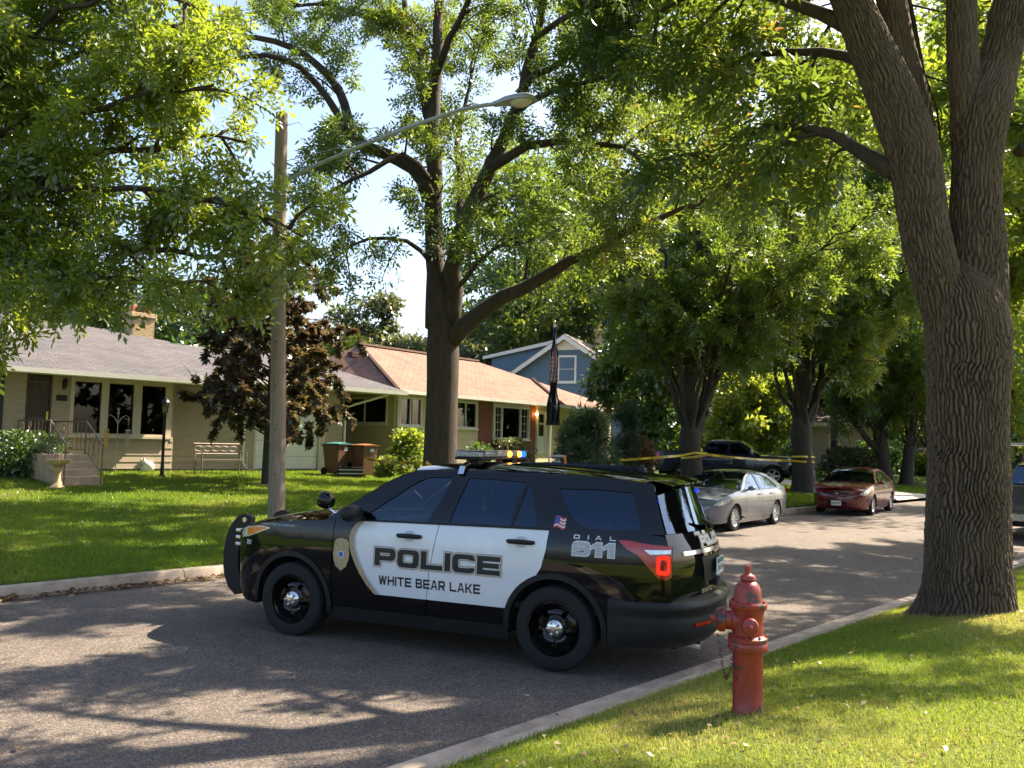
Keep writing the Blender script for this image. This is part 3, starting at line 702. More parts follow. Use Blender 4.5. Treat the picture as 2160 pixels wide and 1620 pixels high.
def rrect(x0, y0, x1, y1, r, n=4, corners=(1, 1, 1, 1)):
    """rounded rectangle, corners in the order lower right, upper right, upper left, lower left"""
    r = min(r, (x1 - x0) / 2 - 1e-4, (y1 - y0) / 2 - 1e-4); P = []
    for c, (cx, cy, a0) in zip(corners, ((x1 - r, y0 + r, -90), (x1 - r, y1 - r, 0), (x0 + r, y1 - r, 90), (x0 + r, y0 + r, 180))):
        if c and r > 1e-4:
            for k in range(n + 1): a = R(a0 + 90 * k / n); P.append((cx + r * math.cos(a), cy + r * math.sin(a)))
        else:
            sx = 1 if a0 in (-90, 0) else -1; sy = 1 if a0 in (0, 90) else -1; P.append((cx + sx * r, cy + sy * r))
    return P
def glyph(ch, w, h, t, u):
    """wide square-cut letter as loops; t = upright thickness, u = bar thickness; first loop is the outline"""
    r = .28 * h; m = h * .5
    if ch in 'O0': return [rrect(0, 0, w, h, r), rrect(t, u, w - t, h - u, r * .45)]
    if ch == 'D': return [rrect(0, 0, w, h, r, corners=(1, 1, 0, 0)), rrect(t, u, w - t, h - u, r * .45, corners=(1, 1, 0, 0))]
    if ch == 'P':
        y = h * .30; o = rrect(0, y, w, h, r, corners=(1, 1, 0, 0)); return [o[:-1] + [(t, y), (t, 0), (0, 0)] if False else [(t, y)] + o[:-1] + [(0, 0), (t, 0)], rrect(t, y + u, w - t, h - u, r * .4, corners=(1, 1, 0, 0))]
    if ch == 'R':
        y = h * .34; o = rrect(0, y, w, h, r, corners=(1, 1, 0, 0)); return [[(t, y), (w * .45, y), (w - t * 1.1, 0), (w, 0), (w * .75, y)] + o[1:-1] + [(0, 0), (t, 0)], rrect(t, y + u, w - t, h - u, r * .4, corners=(1, 1, 0, 0))]
    if ch == 'B':
        o = rrect(0, 0, w, m, r * .8, corners=(1, 1, 0, 0)); p = rrect(0, m, w * .97, h, r * .8, corners=(1, 1, 0, 0))
        return [o[:-2] + p[:-1] + [(0, 0)], rrect(t, u, w - t, m - u * .5, r * .3, corners=(1, 1, 0, 0)), rrect(t, m + u * .5, w - t, h - u, r * .3, corners=(1, 1, 0, 0))]
    if ch == 'L': return [[(0, 0), (w, 0), (w, u), (t, u), (t, h), (0, h)]]
    if ch == 'I': return [[(0, 0), (t, 0), (t, h), (0, h)]]
    if ch == '1': return [[(w * .5 - t * .2, 0), (w * .5 + t, 0), (w * .5 + t, h), (w * .5 - t * .1, h), (0, h * .72), (0, h * .55), (w * .5 - t * .2, h * .72)]]
    if ch == 'C':
        o = rrect(0, 0, w, h, r); i = rrect(t, u, w - t, h - u, r * .45); n = 5
        return [[(w - t, h * .30)] + i[0:0] + [(w - t, u + r * .2)][0:0] + [(w - t, u), (t + r * .3, u), (t, u + r * .3), (t, h - u - r * .3), (t + r * .3, h - u), (w - t, h - u), (w - t, h * .68), (w, h * .68)] + o[n:2 * n] + o[2 * n:3 * n] + o[3 * n:4 * n] + o[0:n] + [(w, h * .30)]]
    if ch == 'E': return [[(0, 0), (w, 0), (w, u), (t, u), (t, m - u / 2), (w * .95, m - u / 2), (w * .95, m + u / 2), (t, m + u / 2), (t, h - u), (w, h - u), (w, h), (0, h)]]
    if ch == 'H': return [[(0, 0), (t, 0), (t, m - u / 2), (w - t, m - u / 2), (w - t, 0), (w, 0), (w, h), (w - t, h), (w - t, m + u / 2), (t, m + u / 2), (t, h), (0, h)]]
    if ch == 'T': return [[((w - t) / 2, 0), ((w + t) / 2, 0), ((w + t) / 2, h - u), (w, h - u), (w, h), (0, h), (0, h - u), ((w - t) / 2, h - u)]]
    if ch == 'A': return [[(0, 0), (t, 0), (t * 1.25, h * .24), (w - t * 1.25, h * .24), (w - t, 0), (w, 0), (w * .62, h), (w * .38, h)], [(t * 1.35, h * .24 + u * .8), (w - t * 1.35, h * .24 + u * .8), (w * .5, h - u * .9)]]
    if ch == 'W': return [[(w * .2, 0), (w * .36, 0), (w * .5, h * .62), (w * .64, 0), (w * .8, 0), (w, h), (w - t, h), (w * .72, h * .36), (w * .58, h), (w * .42, h), (w * .28, h * .36), (t, h), (0, h)]]
    if ch == 'K': return [[(0, 0), (t, 0), (t, m - u * .4), (w * .42, m - u * .4), (w - t * 1.15, 0), (w, 0), (w * .58, m), (w, h), (w - t * 1.15, h), (w * .42, m + u * .4), (t, m + u * .4), (t, h), (0, h)]]
    if ch == 'N': return [[(0, 0), (t, 0), (t, h * .7), (w - t, 0), (w, 0), (w, h), (w - t, h), (w - t, h * .3), (t, h), (0, h)]]
    if ch == 'M': return [[(0, 0), (t, 0), (t, h * .66), (w * .5, h * .1), (w - t, h * .66), (w - t, 0), (w, 0), (w, h), (w - t, h), (w * .5, h * .38), (t, h), (0, h)]]
    if ch == 'U': return [[(r * .5, 0), (w - r * .5, 0), (w, r * .5), (w, h), (w - t, h), (w - t, u), (t, u), (t, h), (0, h), (0, r * .5)]]
    if ch == 'Y': return [[((w - t) / 2, 0), ((w + t) / 2, 0), ((w + t) / 2, h * .4), (w, h), (w - t, h), (w / 2, h * .58), (t, h), (0, h), ((w - t) / 2, h * .4)]]
    if ch == 'X': return [[(0, 0), (t, 0), (w / 2, h * .36), (w - t, 0), (w, 0), (w / 2 + t * .6, m), (w, h), (w - t, h), (w / 2, h * .64), (t, h), (0, h), (w / 2 - t * .6, m)]]
    if ch in 'S25': 
        P = [(0, 0), (w, 0), (w, m + u / 2), (t, m + u / 2), (t, h - u), (w, h - u), (w, h), (0, h), (0, m - u / 2), (w - t, m - u / 2), (w - t, u), (0, u)]
        return [[(w - x, y) for (x, y) in P][::-1]] if ch == '2' else [P]
    if ch in '96':
        o = [(0, 0), (w - r, 0), (w - r * .3, r * .3), (w, r), (w, h - r), (w - r * .3, h - r * .3), (w - r, h), (r, h), (r * .3, h - r * .3), (0, h - r), (0, h * .36 + r * .4), (r * .4, h * .36), (w - t, h * .36), (w - t, u), (0, u)]
        q = rrect(t, h * .36 + u, w - t, h - u, r * .4)
        if ch == '6': o = [(w - x, h - y) for (x, y) in o]; q = [(w - x, h - y) for (x, y) in q]
        return [o, q]
    if ch == '7': return [[(w * .25, 0), (w * .25 + t, 0), (w, h - u), (w, h), (0, h), (0, h - u), (w - t * 1.2, h - u)]]
    if ch == '4': return [[(w * .62, 0), (w * .62 + t, 0), (w * .62 + t, h), (w * .5, h), (0, h * .35), (0, h * .22), (w * .62, h * .22)], [(t, h * .36), (w * .62, h * .36), (w * .62, h * .78)]]
    return []
def letters(mb, text, fn, h, wr=1.25, tr=.28, ur=.24, gap=.16, mat=0, grow=0.0, step=0, spread=None):
    """text laid out along a from 0 with letters h tall; returns its length"""
    x = 0.0
    for ch in text:
        if ch == ' ': x += h * .62; continue
        w = h * wr; t = h * tr
        if ch == 'I': w = t
        if ch == '1': w = h * wr * .62
        if ch == 'W' or ch == 'M': w = h * wr * 1.28
        L = glyph(ch, w, h, t, h * ur)
        if L:
            if grow: L = [off_loop(L[0], grow)] + [off_loop(q, -grow) for q in L[1:] if min(max(p[k] for p in q) - min(p[k] for p in q) for k in (0, 1)) > grow * 2.4]
            panel(mb, [[(p[0] + x, p[1]) for p in l] for l in L], fn, step, 0, mat=mat)
        x += w + h * gap
    return x
def text_len(text, h, wr=1.25, tr=.28, gap=.16):
    return letters(MB(), text, lambda a, b: (a, b, 0), h, wr, tr, gap=gap)
def arc(cx, cz, r, a0, a1, n=14): return [(cx + r * math.cos(R(a0 + (a1 - a0) * k / n)), cz + r * math.sin(R(a0 + (a1 - a0) * k / n))) for k in range(n + 1)]

MAT_TYRE = M('tyre_rubber', (.011, .011, .012), .85, var=(30, .25), bump=(60, .2))
MAT_BLACKP = M('black_paint', (.003, .003, .0035), .3, coat=1.0, spec=.0, var=(3, .2))
MAT_BLACKM = M('matte_black_trim', (.010, .010, .011), .5, spec=.35, var=(14, .25))
MAT_CHROME = M('chrome', (.75, .75, .74), .16, metal=1.0, var=(12, .15))
MAT_ALLOY = M('silver_alloy', (.58, .59, .60), .32, metal=.85)
MAT_UNDER = M('underbody', (.012, .012, .012), .9)
MAT_SEAT = M('charcoal_seat', (.03, .03, .033), .9, var=(20, .2))
MAT_GLASS_CLEAR = glass('clear_car_glass', (.70, .76, .76), .01, gain=1.6, gtint=(.65, .8, 1.0))  # glossy tint paints blue sky into the reflection
MAT_GLASS_DARK = glass('privacy_glass', (.05, .06, .07), .012, gain=1.5, gtint=(.55, .72, 1.0))  # reflection coloured bluer here too, for a deep blue sky
MAT_LAMPGLASS = M('lamp_glass', (.75, .78, .80), .08, metal=.55, var=(14, .35))
MAT_RED = M('red_lens', (.42, .012, .010), .12, coat=1.0, var=(25, .25))
MAT_AMBER = M('amber_lens', (.75, .20, .03), .12, coat=.8, var=(18, .3))
MAT_PLATE = M('plate_white', (.72, .73, .70), .4)
MAT_DARKTXT = M('dark_lettering', (.012, .010, .009), .5)

def wheel(root, x, y, side, rad, wid, rim, kind, face=MAT_BLACKM, cap=MAT_CHROME, spokes=5, holes=5):
    """tyre, rim, face and cap turning about the y axis; the face looks towards side"""
    Mx = Matrix.Translation((x, y, rad)) @ Matrix.Rotation(R(-90 * side), 4, 'X')
    hw = wid / 2; t = MB()
    t.lathe([(rim * .98, -hw * .8), (rim + .012, -hw * .95), (rad * .88, -hw), (rad * .965, -hw * .86), (rad, -hw * .62), (rad, -hw * .2), (rad - .008, -hw * .18), (rad - .008, -hw * .06), (rad, -hw * .04), (rad, hw * .2), (rad - .008, hw * .22), (rad - .008, hw * .36), (rad, hw * .38), (rad, hw * .62), (rad * .965, hw * .86), (rad * .88, hw), (rim + .012, hw * .95), (rim * .98, hw * .8)], 40, Mx)
    wo = t.build('wheel', MAT_TYRE, root, smooth=35)
    b = MB(); b.lathe([(rim * .99, -hw * .8), (rim * .90, -hw * .5), (rim * .86, hw * .2), (rim * .90, hw * .62), (rim * 1.0, hw * .84), (rim * 1.005, hw * .9), (rim * .975, hw * .9), (rim * .95, hw * .7), (rim * .89, hw * .45)], 36, Mx)
    b.build('rim', face, wo, smooth=35)
    q = MB()
    if kind == 'steel':
        zf = lambda r: hw * (.30 + .35 * math.exp(-((r / rim - .55) / .22) ** 2) - .25 * max(0, r / rim - .75))
        hl = [[(rim * .90 * math.cos(2 * math.pi * k / 36), rim * .90 * math.sin(2 * math.pi * k / 36)) for k in range(36)]]
        for k in range(holes):
            c = 2 * math.pi * (k + .25) / holes; hr = rim * .60
            hl.append([((hr + .034 * math.sin(a)) * math.cos(c + .17 * math.cos(a)), (hr + .034 * math.sin(a)) * math.sin(c + .17 * math.cos(a))) for a in [2 * math.pi * j / 12 for j in range(12)]])
        hl.append([(.06 * math.cos(2 * math.pi * k / 12), .06 * math.sin(2 * math.pi * k / 12)) for k in range(12)])
        panel(q, hl, lambda a, b2: Mx @ Vector((a, b2, zf(math.hypot(a, b2)))), .05, .012, (0, -side, 0)); q.build('wheel_face', face, wo, smooth=40)
        c = MB(); c.lathe([(.0, hw * .98), (.035, hw * .97), (.062, hw * .9), (.085, hw * .72), (.092, hw * .5), (.092, hw * .35)], 24, Mx)
        co = c.build('centre_cap', cap, wo, smooth=50)
        for k in range(5):
            a = 2 * math.pi * k / 5; n = MB(); n.lathe([(.0, .028), (.012, .026), (.015, .0)], 8, Mx @ Matrix.Translation((.052 * math.cos(a), .052 * math.sin(a), hw * .84))); n.build('lug_nut', cap, wo, smooth=40)
    else:
        for k in range(spokes):
            a = 2 * math.pi * k / spokes; Ms = Mx @ Matrix.Rotation(a, 4, 'Z'); s = MB()
            for sg in ((-1, 1) if kind == 'split' else (0,)):
                o1 = sg * .02; o2 = sg * .055; w1, w2 = (.017, .017) if sg else (.036, .030)
                s.add([Ms @ Vector(p) for p in ((.05, o1 - w1, hw * .62), (.05, o1 + w1, hw * .62), (rim * .95, o2 + w2, hw * .74), (rim * .95, o2 - w2, hw * .74), (.05, o1 - w1 * 1.5, hw * .35), (.05, o1 + w1 * 1.5, hw * .35), (rim * .93, o2 + w2 * 1.3, hw * .45), (rim * .93, o2 - w2 * 1.3, hw * .45))],
                      [(0, 1, 2, 3), (4, 7, 6, 5), (0, 4, 5, 1), (1, 5, 6, 2), (2, 6, 7, 3), (3, 7, 4, 0)])
            s.build('spoke', face, wo)
        c = MB(); c.lathe([(.0, hw * .70), (.03, hw * .69), (.055, hw * .6), (.06, hw * .3)], 16, Mx); c.build('centre_cap', cap, wo, smooth=45)
        c = MB(); c.lathe([(.0, hw * .1), (rim * .62, hw * .1), (rim * .62, hw * .05)], 20, Mx); c.build('brake_disc', MAT_UNDER, wo)
    return wo
def edge_surf(mb, line, W, fwd, up, nu=14, nt=16, mat=0, p=2.0, t0=-1.0, t1=1.0, under=None, expo=None):
    """surface carried across the car between the same edge line on both sides, bulged forward and up in the middle"""
    L = [Vector((a, b)) for a, b in line]; acc = [0.0]
    for a, b in zip(L[:-1], L[1:]): acc.append(acc[-1] + (b - a).length)
    fx = spl(acc, [q.x for q in L]) if len(L) > 2 else lin(acc, [q.x for q in L]); fz = spl(acc, [q.y for q in L]) if len(L) > 2 else lin(acc, [q.y for q in L]); T = acc[-1]
    def fn(u, v):
        x, z = fx(u * T), fz(u * T); t = t0 + (t1 - t0) * v; k = 1 - abs(t) ** p
        fw = fwd(u) if callable(fwd) else fwd; uu = up(u) if callable(up) else up
        return Vector((x + fw * k, W(x, z) * t, z + uu * k))
    mb.grid(fn, nu, nt, mat); return fn
# ------------------------------------------------------------------ police utility vehicle across the road
SUV = empty('police_suv', (-.51, 9.20, .008), R(156.5), 'black and white police utility vehicle parked across the road with lights on', 'police car')
MAT_WHITEP = M('white_door_paint', (.74, .75, .76), .25, coat=.8, var=(2, .05))
MAT_GOLD = M('gold_decal', (.42, .31, .17), .5, var=(30, .25))
MAT_SILV = M('silver_decal', (.42, .42, .42), .45, var=(30, .15))
MAT_LETW = M('reflective_white', (.62, .62, .62), .35, var=(30, .12))
_P = spl([.18, .35, .55, .75, .92, 1.05, 1.14, 1.22, 1.32, 1.5, 1.65, 1.73, 1.80], [.915, .95, .972, .985, .984, .975, .962, .936, .900, .815, .742, .695, .60])
_A = spl([-2.62, -2.57, -2.5, -2.4, -2.25, -2.0, -1.5, 0, 1.4, 1.75, 2.0, 2.18, 2.32, 2.42], [.30, .205, .125, .068, .028, .008, 0, 0, 0, .016, .06, .14, .27, .42])
def WS(x, z): return _P(z) - _A(x)
def side(sg, dout=0.0): return lambda a, b: Vector((a, sg * (WS(a, b) + dout), b))
FA, RA, AR = (1.43, .37), (-1.43, .37), .455
W1 = [(.64, 1.222), (.36, 1.425), (.12, 1.595), (.02, 1.645), (-.03, 1.655), (-.27, 1.66), (-.21, 1.45), (-.10, 1.232)]
W2 = [(-.34, 1.24), (-.39, 1.45), (-.445, 1.66), (-.75, 1.66), (-1.05, 1.64), (-1.12, 1.57), (-1.17, 1.45), (-1.23, 1.28), (-1.22, 1.255)]
W3 = [(-1.39, 1.60), (-1.75, 1.605), (-2.08, 1.59), (-2.14, 1.44), (-2.19, 1.30), (-2.17, 1.27), (-1.74, 1.265), (-1.62, 1.30), (-1.54, 1.37), (-1.46, 1.48)]
WC = [(.60, 1.212), (.665, 1.13), (.69, 1.05), (.675, .94), (.63, .83), (.555, .70), (.47, .59), (.385, .51)]      # curved edge of the white paint
for sg in (1, -1):
    inw = (0, -sg, 0)
    f = MB()
    panel(f, [(.935, .40)] + [(.985, .36)] + arc(FA[0], FA[1], AR, 178, 12, 18) + [(1.93, .28), (2.12, .29), (2.27, .40), (2.35, .55), (2.36, .72), (2.31, .90), (2.20, 1.03), (2.0, 1.085), (1.75, 1.13), (1.45, 1.165), (1.15, 1.185), (.935, 1.195)], side(sg), .075, .03, inw)
    f.build('front_fender', MAT_BLACKP, SUV, smooth=35)
    d = MB()
    panel(d, [(.927, .36), (.927, 1.198), (.70, 1.208), (.605, 1.215)] + [(x + .002, z) for x, z in WC] + [(.383, .36)], side(sg), .08, .02, inw, 0)
    panel(d, [(.381, .508), (-.138, .508), (-.128, .36), (.381, .36)], side(sg), .08, .02, inw, 0)
    panel(d, WC[::-1] + [(.60, 1.216), (-.09, 1.226), (-.243, 1.228), (-.205, 1.0), (-.165, .75), (-.140, .51)], side(sg), .08, .02, inw, 1)
    fd = d.build('front_door', [MAT_BLACKP, MAT_WHITEP], SUV, smooth=35)
    d = MB()
    a2 = arc(RA[0], RA[1], AR + .012, 0, 66, 10)
    panel(d, [(-.147, .508), (-.135, .36), (-.95, .36)] + a2[0:4] + [(a2[4][0], .508)], side(sg), .08, .02, inw, 0)
    panel(d, [(-.147, .51), (a2[4][0] + .004, .51)] + a2[4:] + [(-1.305, .90), (-1.345, 1.06), (-1.36, 1.245), (-.252, 1.229), (-.213, 1.0), (-.172, .75)], side(sg), .08, .02, inw, 1)
    rd = d.build('rear_door', [MAT_BLACKP, MAT_WHITEP], SUV, smooth=35)
    for door, hx, hz in ((fd, .06, 1.095), (rd, -1.10, 1.115)):
        h = MB(); h.tube([side(sg, .005)(hx + .13, hz), side(sg, .042)(hx + .10, hz + .002), side(sg, .046)(hx, hz + .004), side(sg, .042)(hx - .10, hz + .002), side(sg, .005)(hx - .13, hz)], [.016, .021, .023, .021, .016], 8)
        h.build('handle', MAT_BLACKM, door, smooth=50)
        h = MB(); panel(h, [(hx + .062 * math.cos(a), hz + .052 * math.sin(a)) for a in [2 * math.pi * k / 18 for k in range(18)]], side(sg, .003), .05, 0); h.build('handle_cup', M('handle_cup_paint', (.5, .5, .5), .4), door)
    q = MB()
    panel(q, [(-1.367, 1.247)] + [(-1.352, 1.06), (-1.312, .90)] + arc(RA[0], RA[1], AR + .006, 68, 182, 14) + [(-1.95, .36), (-1.97, .66), (-2.455, .69), (-2.465, .85), (-2.455, 1.05), (-2.40, 1.23), (-2.2, 1.25)], side(sg), .075, .03, inw); q.build('rear_quarter_panel', MAT_BLACKP, SUV, smooth=35)
    q = MB(); panel(q, [(.98, .22), (.975, .352), (-.965, .352), (-.975, .22)], side(sg, -.012), .1, .05, inw); q.build('rocker_panel', MAT_BLACKM, SUV, smooth=35)
    for (cx, cz), a0, a1 in ((FA, -6, 190), (RA, -6, 190)):
        q = MB(); panel(q, arc(cx, cz, .49, a0, a1, 24) + arc(cx, cz, .44, a1, a0, 24), side(sg, .014), .06, .05, inw); q.build('arch_moulding', MAT_BLACKM, SUV, smooth=35)
        q = MB(); q.grid(lambda u, v, cx=cx, cz=cz: (cx + .452 * math.cos(R(-10 + 200 * u)), sg * (.62 + .32 * v), cz + .452 * math.sin(R(-10 + 200 * u))), 20, 2); q.build('wheel_well', MAT_UNDER, SUV)
    q = MB()
    outer = [(1.06, 1.192), (.84, 1.335), (.62, 1.478), (.38, 1.625), (.15, 1.715), (-.3, 1.742), (-.8, 1.748), (-1.4, 1.735), (-2.0, 1.70), (-2.25, 1.675), (-2.31, 1.50), (-2.40, 1.245), (-1.9, 1.236), (-1.0, 1.232), (0, 1.222), (.70, 1.206)]
    panel(q, [outer, W1, W2, W3], side(sg, -.004), .08, .03, inw); q.build('pillar_frame', MAT_BLACKP, SUV, smooth=35)
    for w_, gm in ((W1, MAT_GLASS_CLEAR), (W2, MAT_GLASS_DARK), (W3, MAT_GLASS_DARK)):
        q = MB(); panel(q, off_loop(w_, .004), side(sg, -.014), .1, 0); q.build('side_window', gm, SUV, smooth=35)
    q = MB(); panel(q, [(-.96, 1.25), (-1.0, 1.25), (-1.075, 1.64), (-1.045, 1.642)], side(sg, -.006), .1, .01, inw); q.build('window_bar', MAT_BLACKM, SUV)
    q = MB(); panel(q, [(.70, 1.204), (.70, 1.219), (-1.36, 1.247), (-1.36, 1.231)], side(sg, .006), .2, .02, inw); q.build('belt_moulding', MAT_BLACKM, SUV)
    # stripe along the curved paint edge
    q = MB(); panel(q, [(x + .004, z) for x, z in WC] + [(x + .048, z) for x, z in WC[::-1]], side(sg, .004), .1, 0); q.build('door_stripe', MAT_GOLD, SUV, smooth=35)
    q = MB(); panel(q, [(x - .022, z) for x, z in WC] + [(x + .002, z) for x, z in WC[::-1]], side(sg, .004), .1, 0); q.build('door_stripe', MAT_SILV, SUV, smooth=35)
    # lamps
    hl = MB(); panel(hl, [(1.72, 1.075), (1.84, 1.09), (2.02, 1.072), (2.14, 1.045), (2.20, .99), (2.17, .945), (2.05, .965), (1.93, 1.0), (1.82, 1.04)], side(sg, .008), .05, .02, inw); ho = hl.build('headlight', MAT_LAMPGLASS, SUV, smooth=40)
    hl = MB(); panel(hl, [(1.745, 1.075), (1.84, 1.085), (1.99, 1.07), (2.07, 1.05), (2.07, .975), (1.94, 1.008), (1.84, 1.043)], side(sg, .012), .05, .005, inw); hl.build('turn_signal', MAT_AMBER, ho, smooth=40)
    tl = MB(); panel(tl, [(-2.01, 1.185), (-2.10, 1.19), (-2.25, 1.168), (-2.40, 1.158), (-2.462, 1.152), (-2.468, .90), (-2.43, .87), (-2.36, .885), (-2.28, .97), (-2.19, 1.07), (-2.08, 1.12)], side(sg, .008), .05, .03, inw); to = tl.build('tail_light', MAT_RED, SUV, smooth=40)
    q = MB(); panel(q, [rrect(-2.455, .912, -2.345, 1.075, .03), rrect(-2.43, .948, -2.375, 1.04, .02)], side(sg, .013), .05, 0); q.build('lit_ring', emis('lit_tail_lens', (1.0, .045, .02), .30), to)
    q = MB(); panel(q, [(-2.24, 1.118), (-2.458, 1.125), (-2.458, 1.092), (-2.29, 1.082)], side(sg, .013), .06, .0); q.build('reverse_lens', MAT_LAMPGLASS, to)
    # door mirror
    q = MB(); q.grid(lambda u, v, sg=sg: Vector((.66 + .10 * math.sin(math.pi * u) * math.cos(2 * math.pi * v) , sg * (1.07 + .135 * math.cos(math.pi * u) * -1), 1.285 + .085 * math.sin(math.pi * u) ** .6 * math.sin(2 * math.pi * v))), 10, 14)
    mo = q.build('door_mirror', MAT_BLACKM, SUV, smooth=50); q = MB(); q.box(.60, .70, min(sg * .90, sg * 1.0), max(sg * .90, sg * 1.0), 1.215, 1.25); q.build('mirror_foot', MAT_BLACKM, mo, bevel=.01)
# hood, windscreen, roof, tailgate carried across the car
q = MB(); edge_surf(q, [(1.06, 1.195), (1.3, 1.185), (1.6, 1.155), (1.9, 1.105), (2.12, 1.058), (2.2, 1.03)], WS, lambda u: .06 + .16 * u * u, lambda u: .045 + .02 * math.sin(math.pi * u), 18, 22); q.build('hood', MAT_BLACKP, SUV, smooth=40)
AP = [(1.06, 1.195), (.84, 1.338), (.62, 1.481), (.38, 1.628), (.15, 1.718)]
q = MB(); edge_surf(q, AP, WS, lambda u: .13 - .03 * u, .02, 12, 18, t0=-.985, t1=.985); q.build('windscreen', MAT_GLASS_CLEAR, SUV, smooth=40)
q = MB(); edge_surf(q, [(.15, 1.717), (-.3, 1.744), (-.8, 1.75), (-1.4, 1.737), (-2.0, 1.702), (-2.255, 1.677)], WS, lambda u: .10 * (1 - u) - .04 * u, lambda u: .035 + .03 * math.sin(math.pi * min(1, u + .1)), 24, 24, p=3.2)
for k in (-.42, -.14, .14, .42):                                   # pressed ribs of the roof skin
    q.tube([(-.75, k, 1.80), (-.9, k, 1.812), (-1.6, k, 1.795), (-2.0, k, 1.765)], [.004, .012, .012, .004], 6)
roofo = q.build('roof', MAT_BLACKP, SUV, smooth=40)
q = MB(); edge_surf(q, [(-2.256, 1.655), (-2.31, 1.50), (-2.40, 1.25)], WS, -.17, 0, 10, 18, t0=-.97, t1=.97); q.build('rear_window', MAT_GLASS_DARK, SUV, smooth=40)
MAT_GATE = MAT_BLACKP
q = MB(); edge_surf(q, [(-2.40, 1.247), (-2.455, 1.05), (-2.465, .85), (-2.455, .69)], WS, lambda u: -.20 - .015 * math.sin(math.pi * u), 0, 14, 20); tg = q.build('tailgate', MAT_GATE, SUV, smooth=40)
_bx = spl([0, .35, .62, .85, 1.1, 1.4, 1.75], [-2.77, -2.74, -2.67, -2.565, -2.39, -2.15, -1.93]); _by = spl([0, .35, .62, .85, 1.1, 1.4, 1.75], [0, .36, .62, .80, .93, .972, .983])
def bump(u, v, out=0.0):
    t = abs(-1 + 2 * v) * 1.75; sg = 1 if v >= .5 else -1; dx, dy = _bx(t + .02) - _bx(max(0, t - .02)), _by(t + .02) - _by(max(0, t - .02)); l = math.hypot(dx, dy) or 1
    z = .70 - .42 * u; o = float(np.interp(u, [0, .04, .12, .2, .3, .36, .5, .7, .85, 1.0], [-.10, -.02, .0, .004, -.012, -.02, -.015, -.02, -.05, -.11])) * min(1, 1.9 - t) + out
    return Vector((_bx(t) - dy / l * o, sg * (_by(t) + dx / l * o), z))
q = MB(); q.grid(bump, 22, 56); rb = q.build('rear_bumper', MAT_BLACKM, SUV, smooth=50)
q = MB(); edge_surf(q, [(2.2, 1.032), (2.31, .90), (2.36, .72), (2.35, .55), (2.27, .40), (2.12, .29)], WS, lambda u: .18 * (1 - .3 * u), 0, 14, 20); q.build('front_fascia', MAT_BLACKP, SUV, smooth=40)
q = MB()
for k in range(3): q.box(2.47, 2.54, -.55, .55, .80 + k * .075, .84 + k * .075)
q.build('grille', MAT_CHROME, SUV, bevel=.01)
# spoiler over the rear window
def spo(u, v):
    t = -1 + 2 * v; x = -2.14 - .27 * u - .10 * (1 - t * t); return Vector((x, .70 * t * (1 - .10 * u), 1.722 - .045 * u + .028 * (1 - t * t) - .02 * u * u))
q = MB(); q.grid(spo, 8, 14); q.grid(lambda u, v: spo(u, v) - Vector((0, 0, .012 + .045 * (1 - u))), 8, 14); q.grid(lambda u, v: spo(1, v) - Vector((0, 0, .012 * u)), 1, 14)
q.build('spoiler', MAT_BLACKP, SUV, smooth=40)
# tailgate details
_gx = spl([.69, .85, 1.05, 1.247], [-2.455, -2.465, -2.455, -2.40])
def gate(y, z, out=.012):
    t = y / max(.2, WS(-2.46, z)); ex = _gx(z); return Vector((ex - (.20 + .015 * math.sin(math.pi * (1.247 - z) / .557)) * (1 - t * t) - out, y, z))
q = MB(); panel(q, [[(-.36, .80), (.36, .80), (.42, 1.03), (-.42, 1.03)]], lambda a, b: gate(a, b, .006), .1, .0); q.build('plate_recess', MAT_BLACKM, tg, smooth=40)
q = MB(); panel(q, [(-.72, 1.065), (.72, 1.065), (.72, 1.10), (-.72, 1.10)], lambda a, b: gate(a, b, .02), .1, .02, (1, 0, 0)); q.build('gate_trim', MAT_CHROME, tg, smooth=40)
GX = gate(0, .92, 0).x - .03
q = MB(); q.box(GX - .012, GX, -.155, .155, .845, .995); po = q.build('licence_plate', MAT_PLATE, tg)
q = MB(); q.box(GX - .0145, GX - .0125, -.15, .15, .945, .99); q.build('plate_band', M('plate_teal', (.05, .16, .18), .4), po)
for tx, y0 in (('911', .115), ('267', -.01)):
    q = MB(); letters(q, tx, lambda a, b: (GX - .0148, y0 - a, .875 + b), .05, .7, .2, .2, .16); q.build('plate_lettering', MAT_DARKTXT, po)
q = MB(); L = text_len('POLICE', .085, 1.35); letters(q, 'POLICE', lambda a, b: gate(.12 + .31 - a * .62 / L - .05, 1.125 + b, .016), .085, 1.35, .34, .27, .1, 0, .012); q.build('tailgate_lettering', MAT_GOLD, tg)
q = MB(); letters(q, 'POLICE', lambda a, b: gate(.12 + .31 - a * .62 / L - .05, 1.125 + b, .019), .085, 1.35, .34, .27, .1); q.build('tailgate_lettering', MAT_LETW, tg)
q = MB(); panel(q, [(-.33 + .045 * math.cos(k * .35), 1.165 + .045 * math.sin(k * .35)) for k in range(18)], lambda a, b: gate(a, b, .018), 0, 0); q.build('round_decal', MAT_SILV, tg)
q = MB(); q.box(GX - .002, GX + .06, -.06, .10, .74, .81); q.build('hitch_recess', MAT_UNDER, tg, bevel=.01)
L = text_len('WHITE BEAR LAKE', .06, 1.0)
q = MB(); letters(q, 'WHITE BEAR LAKE', lambda a, b: gate(.42 - a * .95 / L, .705 + b * .75, .014), .06, 1.0, .26, .24, .12); q.build('tailgate_lettering', MAT_GOLD, tg)
for v0 in (.30, .62):
    q = MB(); q.grid(lambda a_, b_: bump(.50 + .07 * a_, v0 + .08 * b_, .008), 1, 6); q.build('bumper_reflector', MAT_RED, rb)
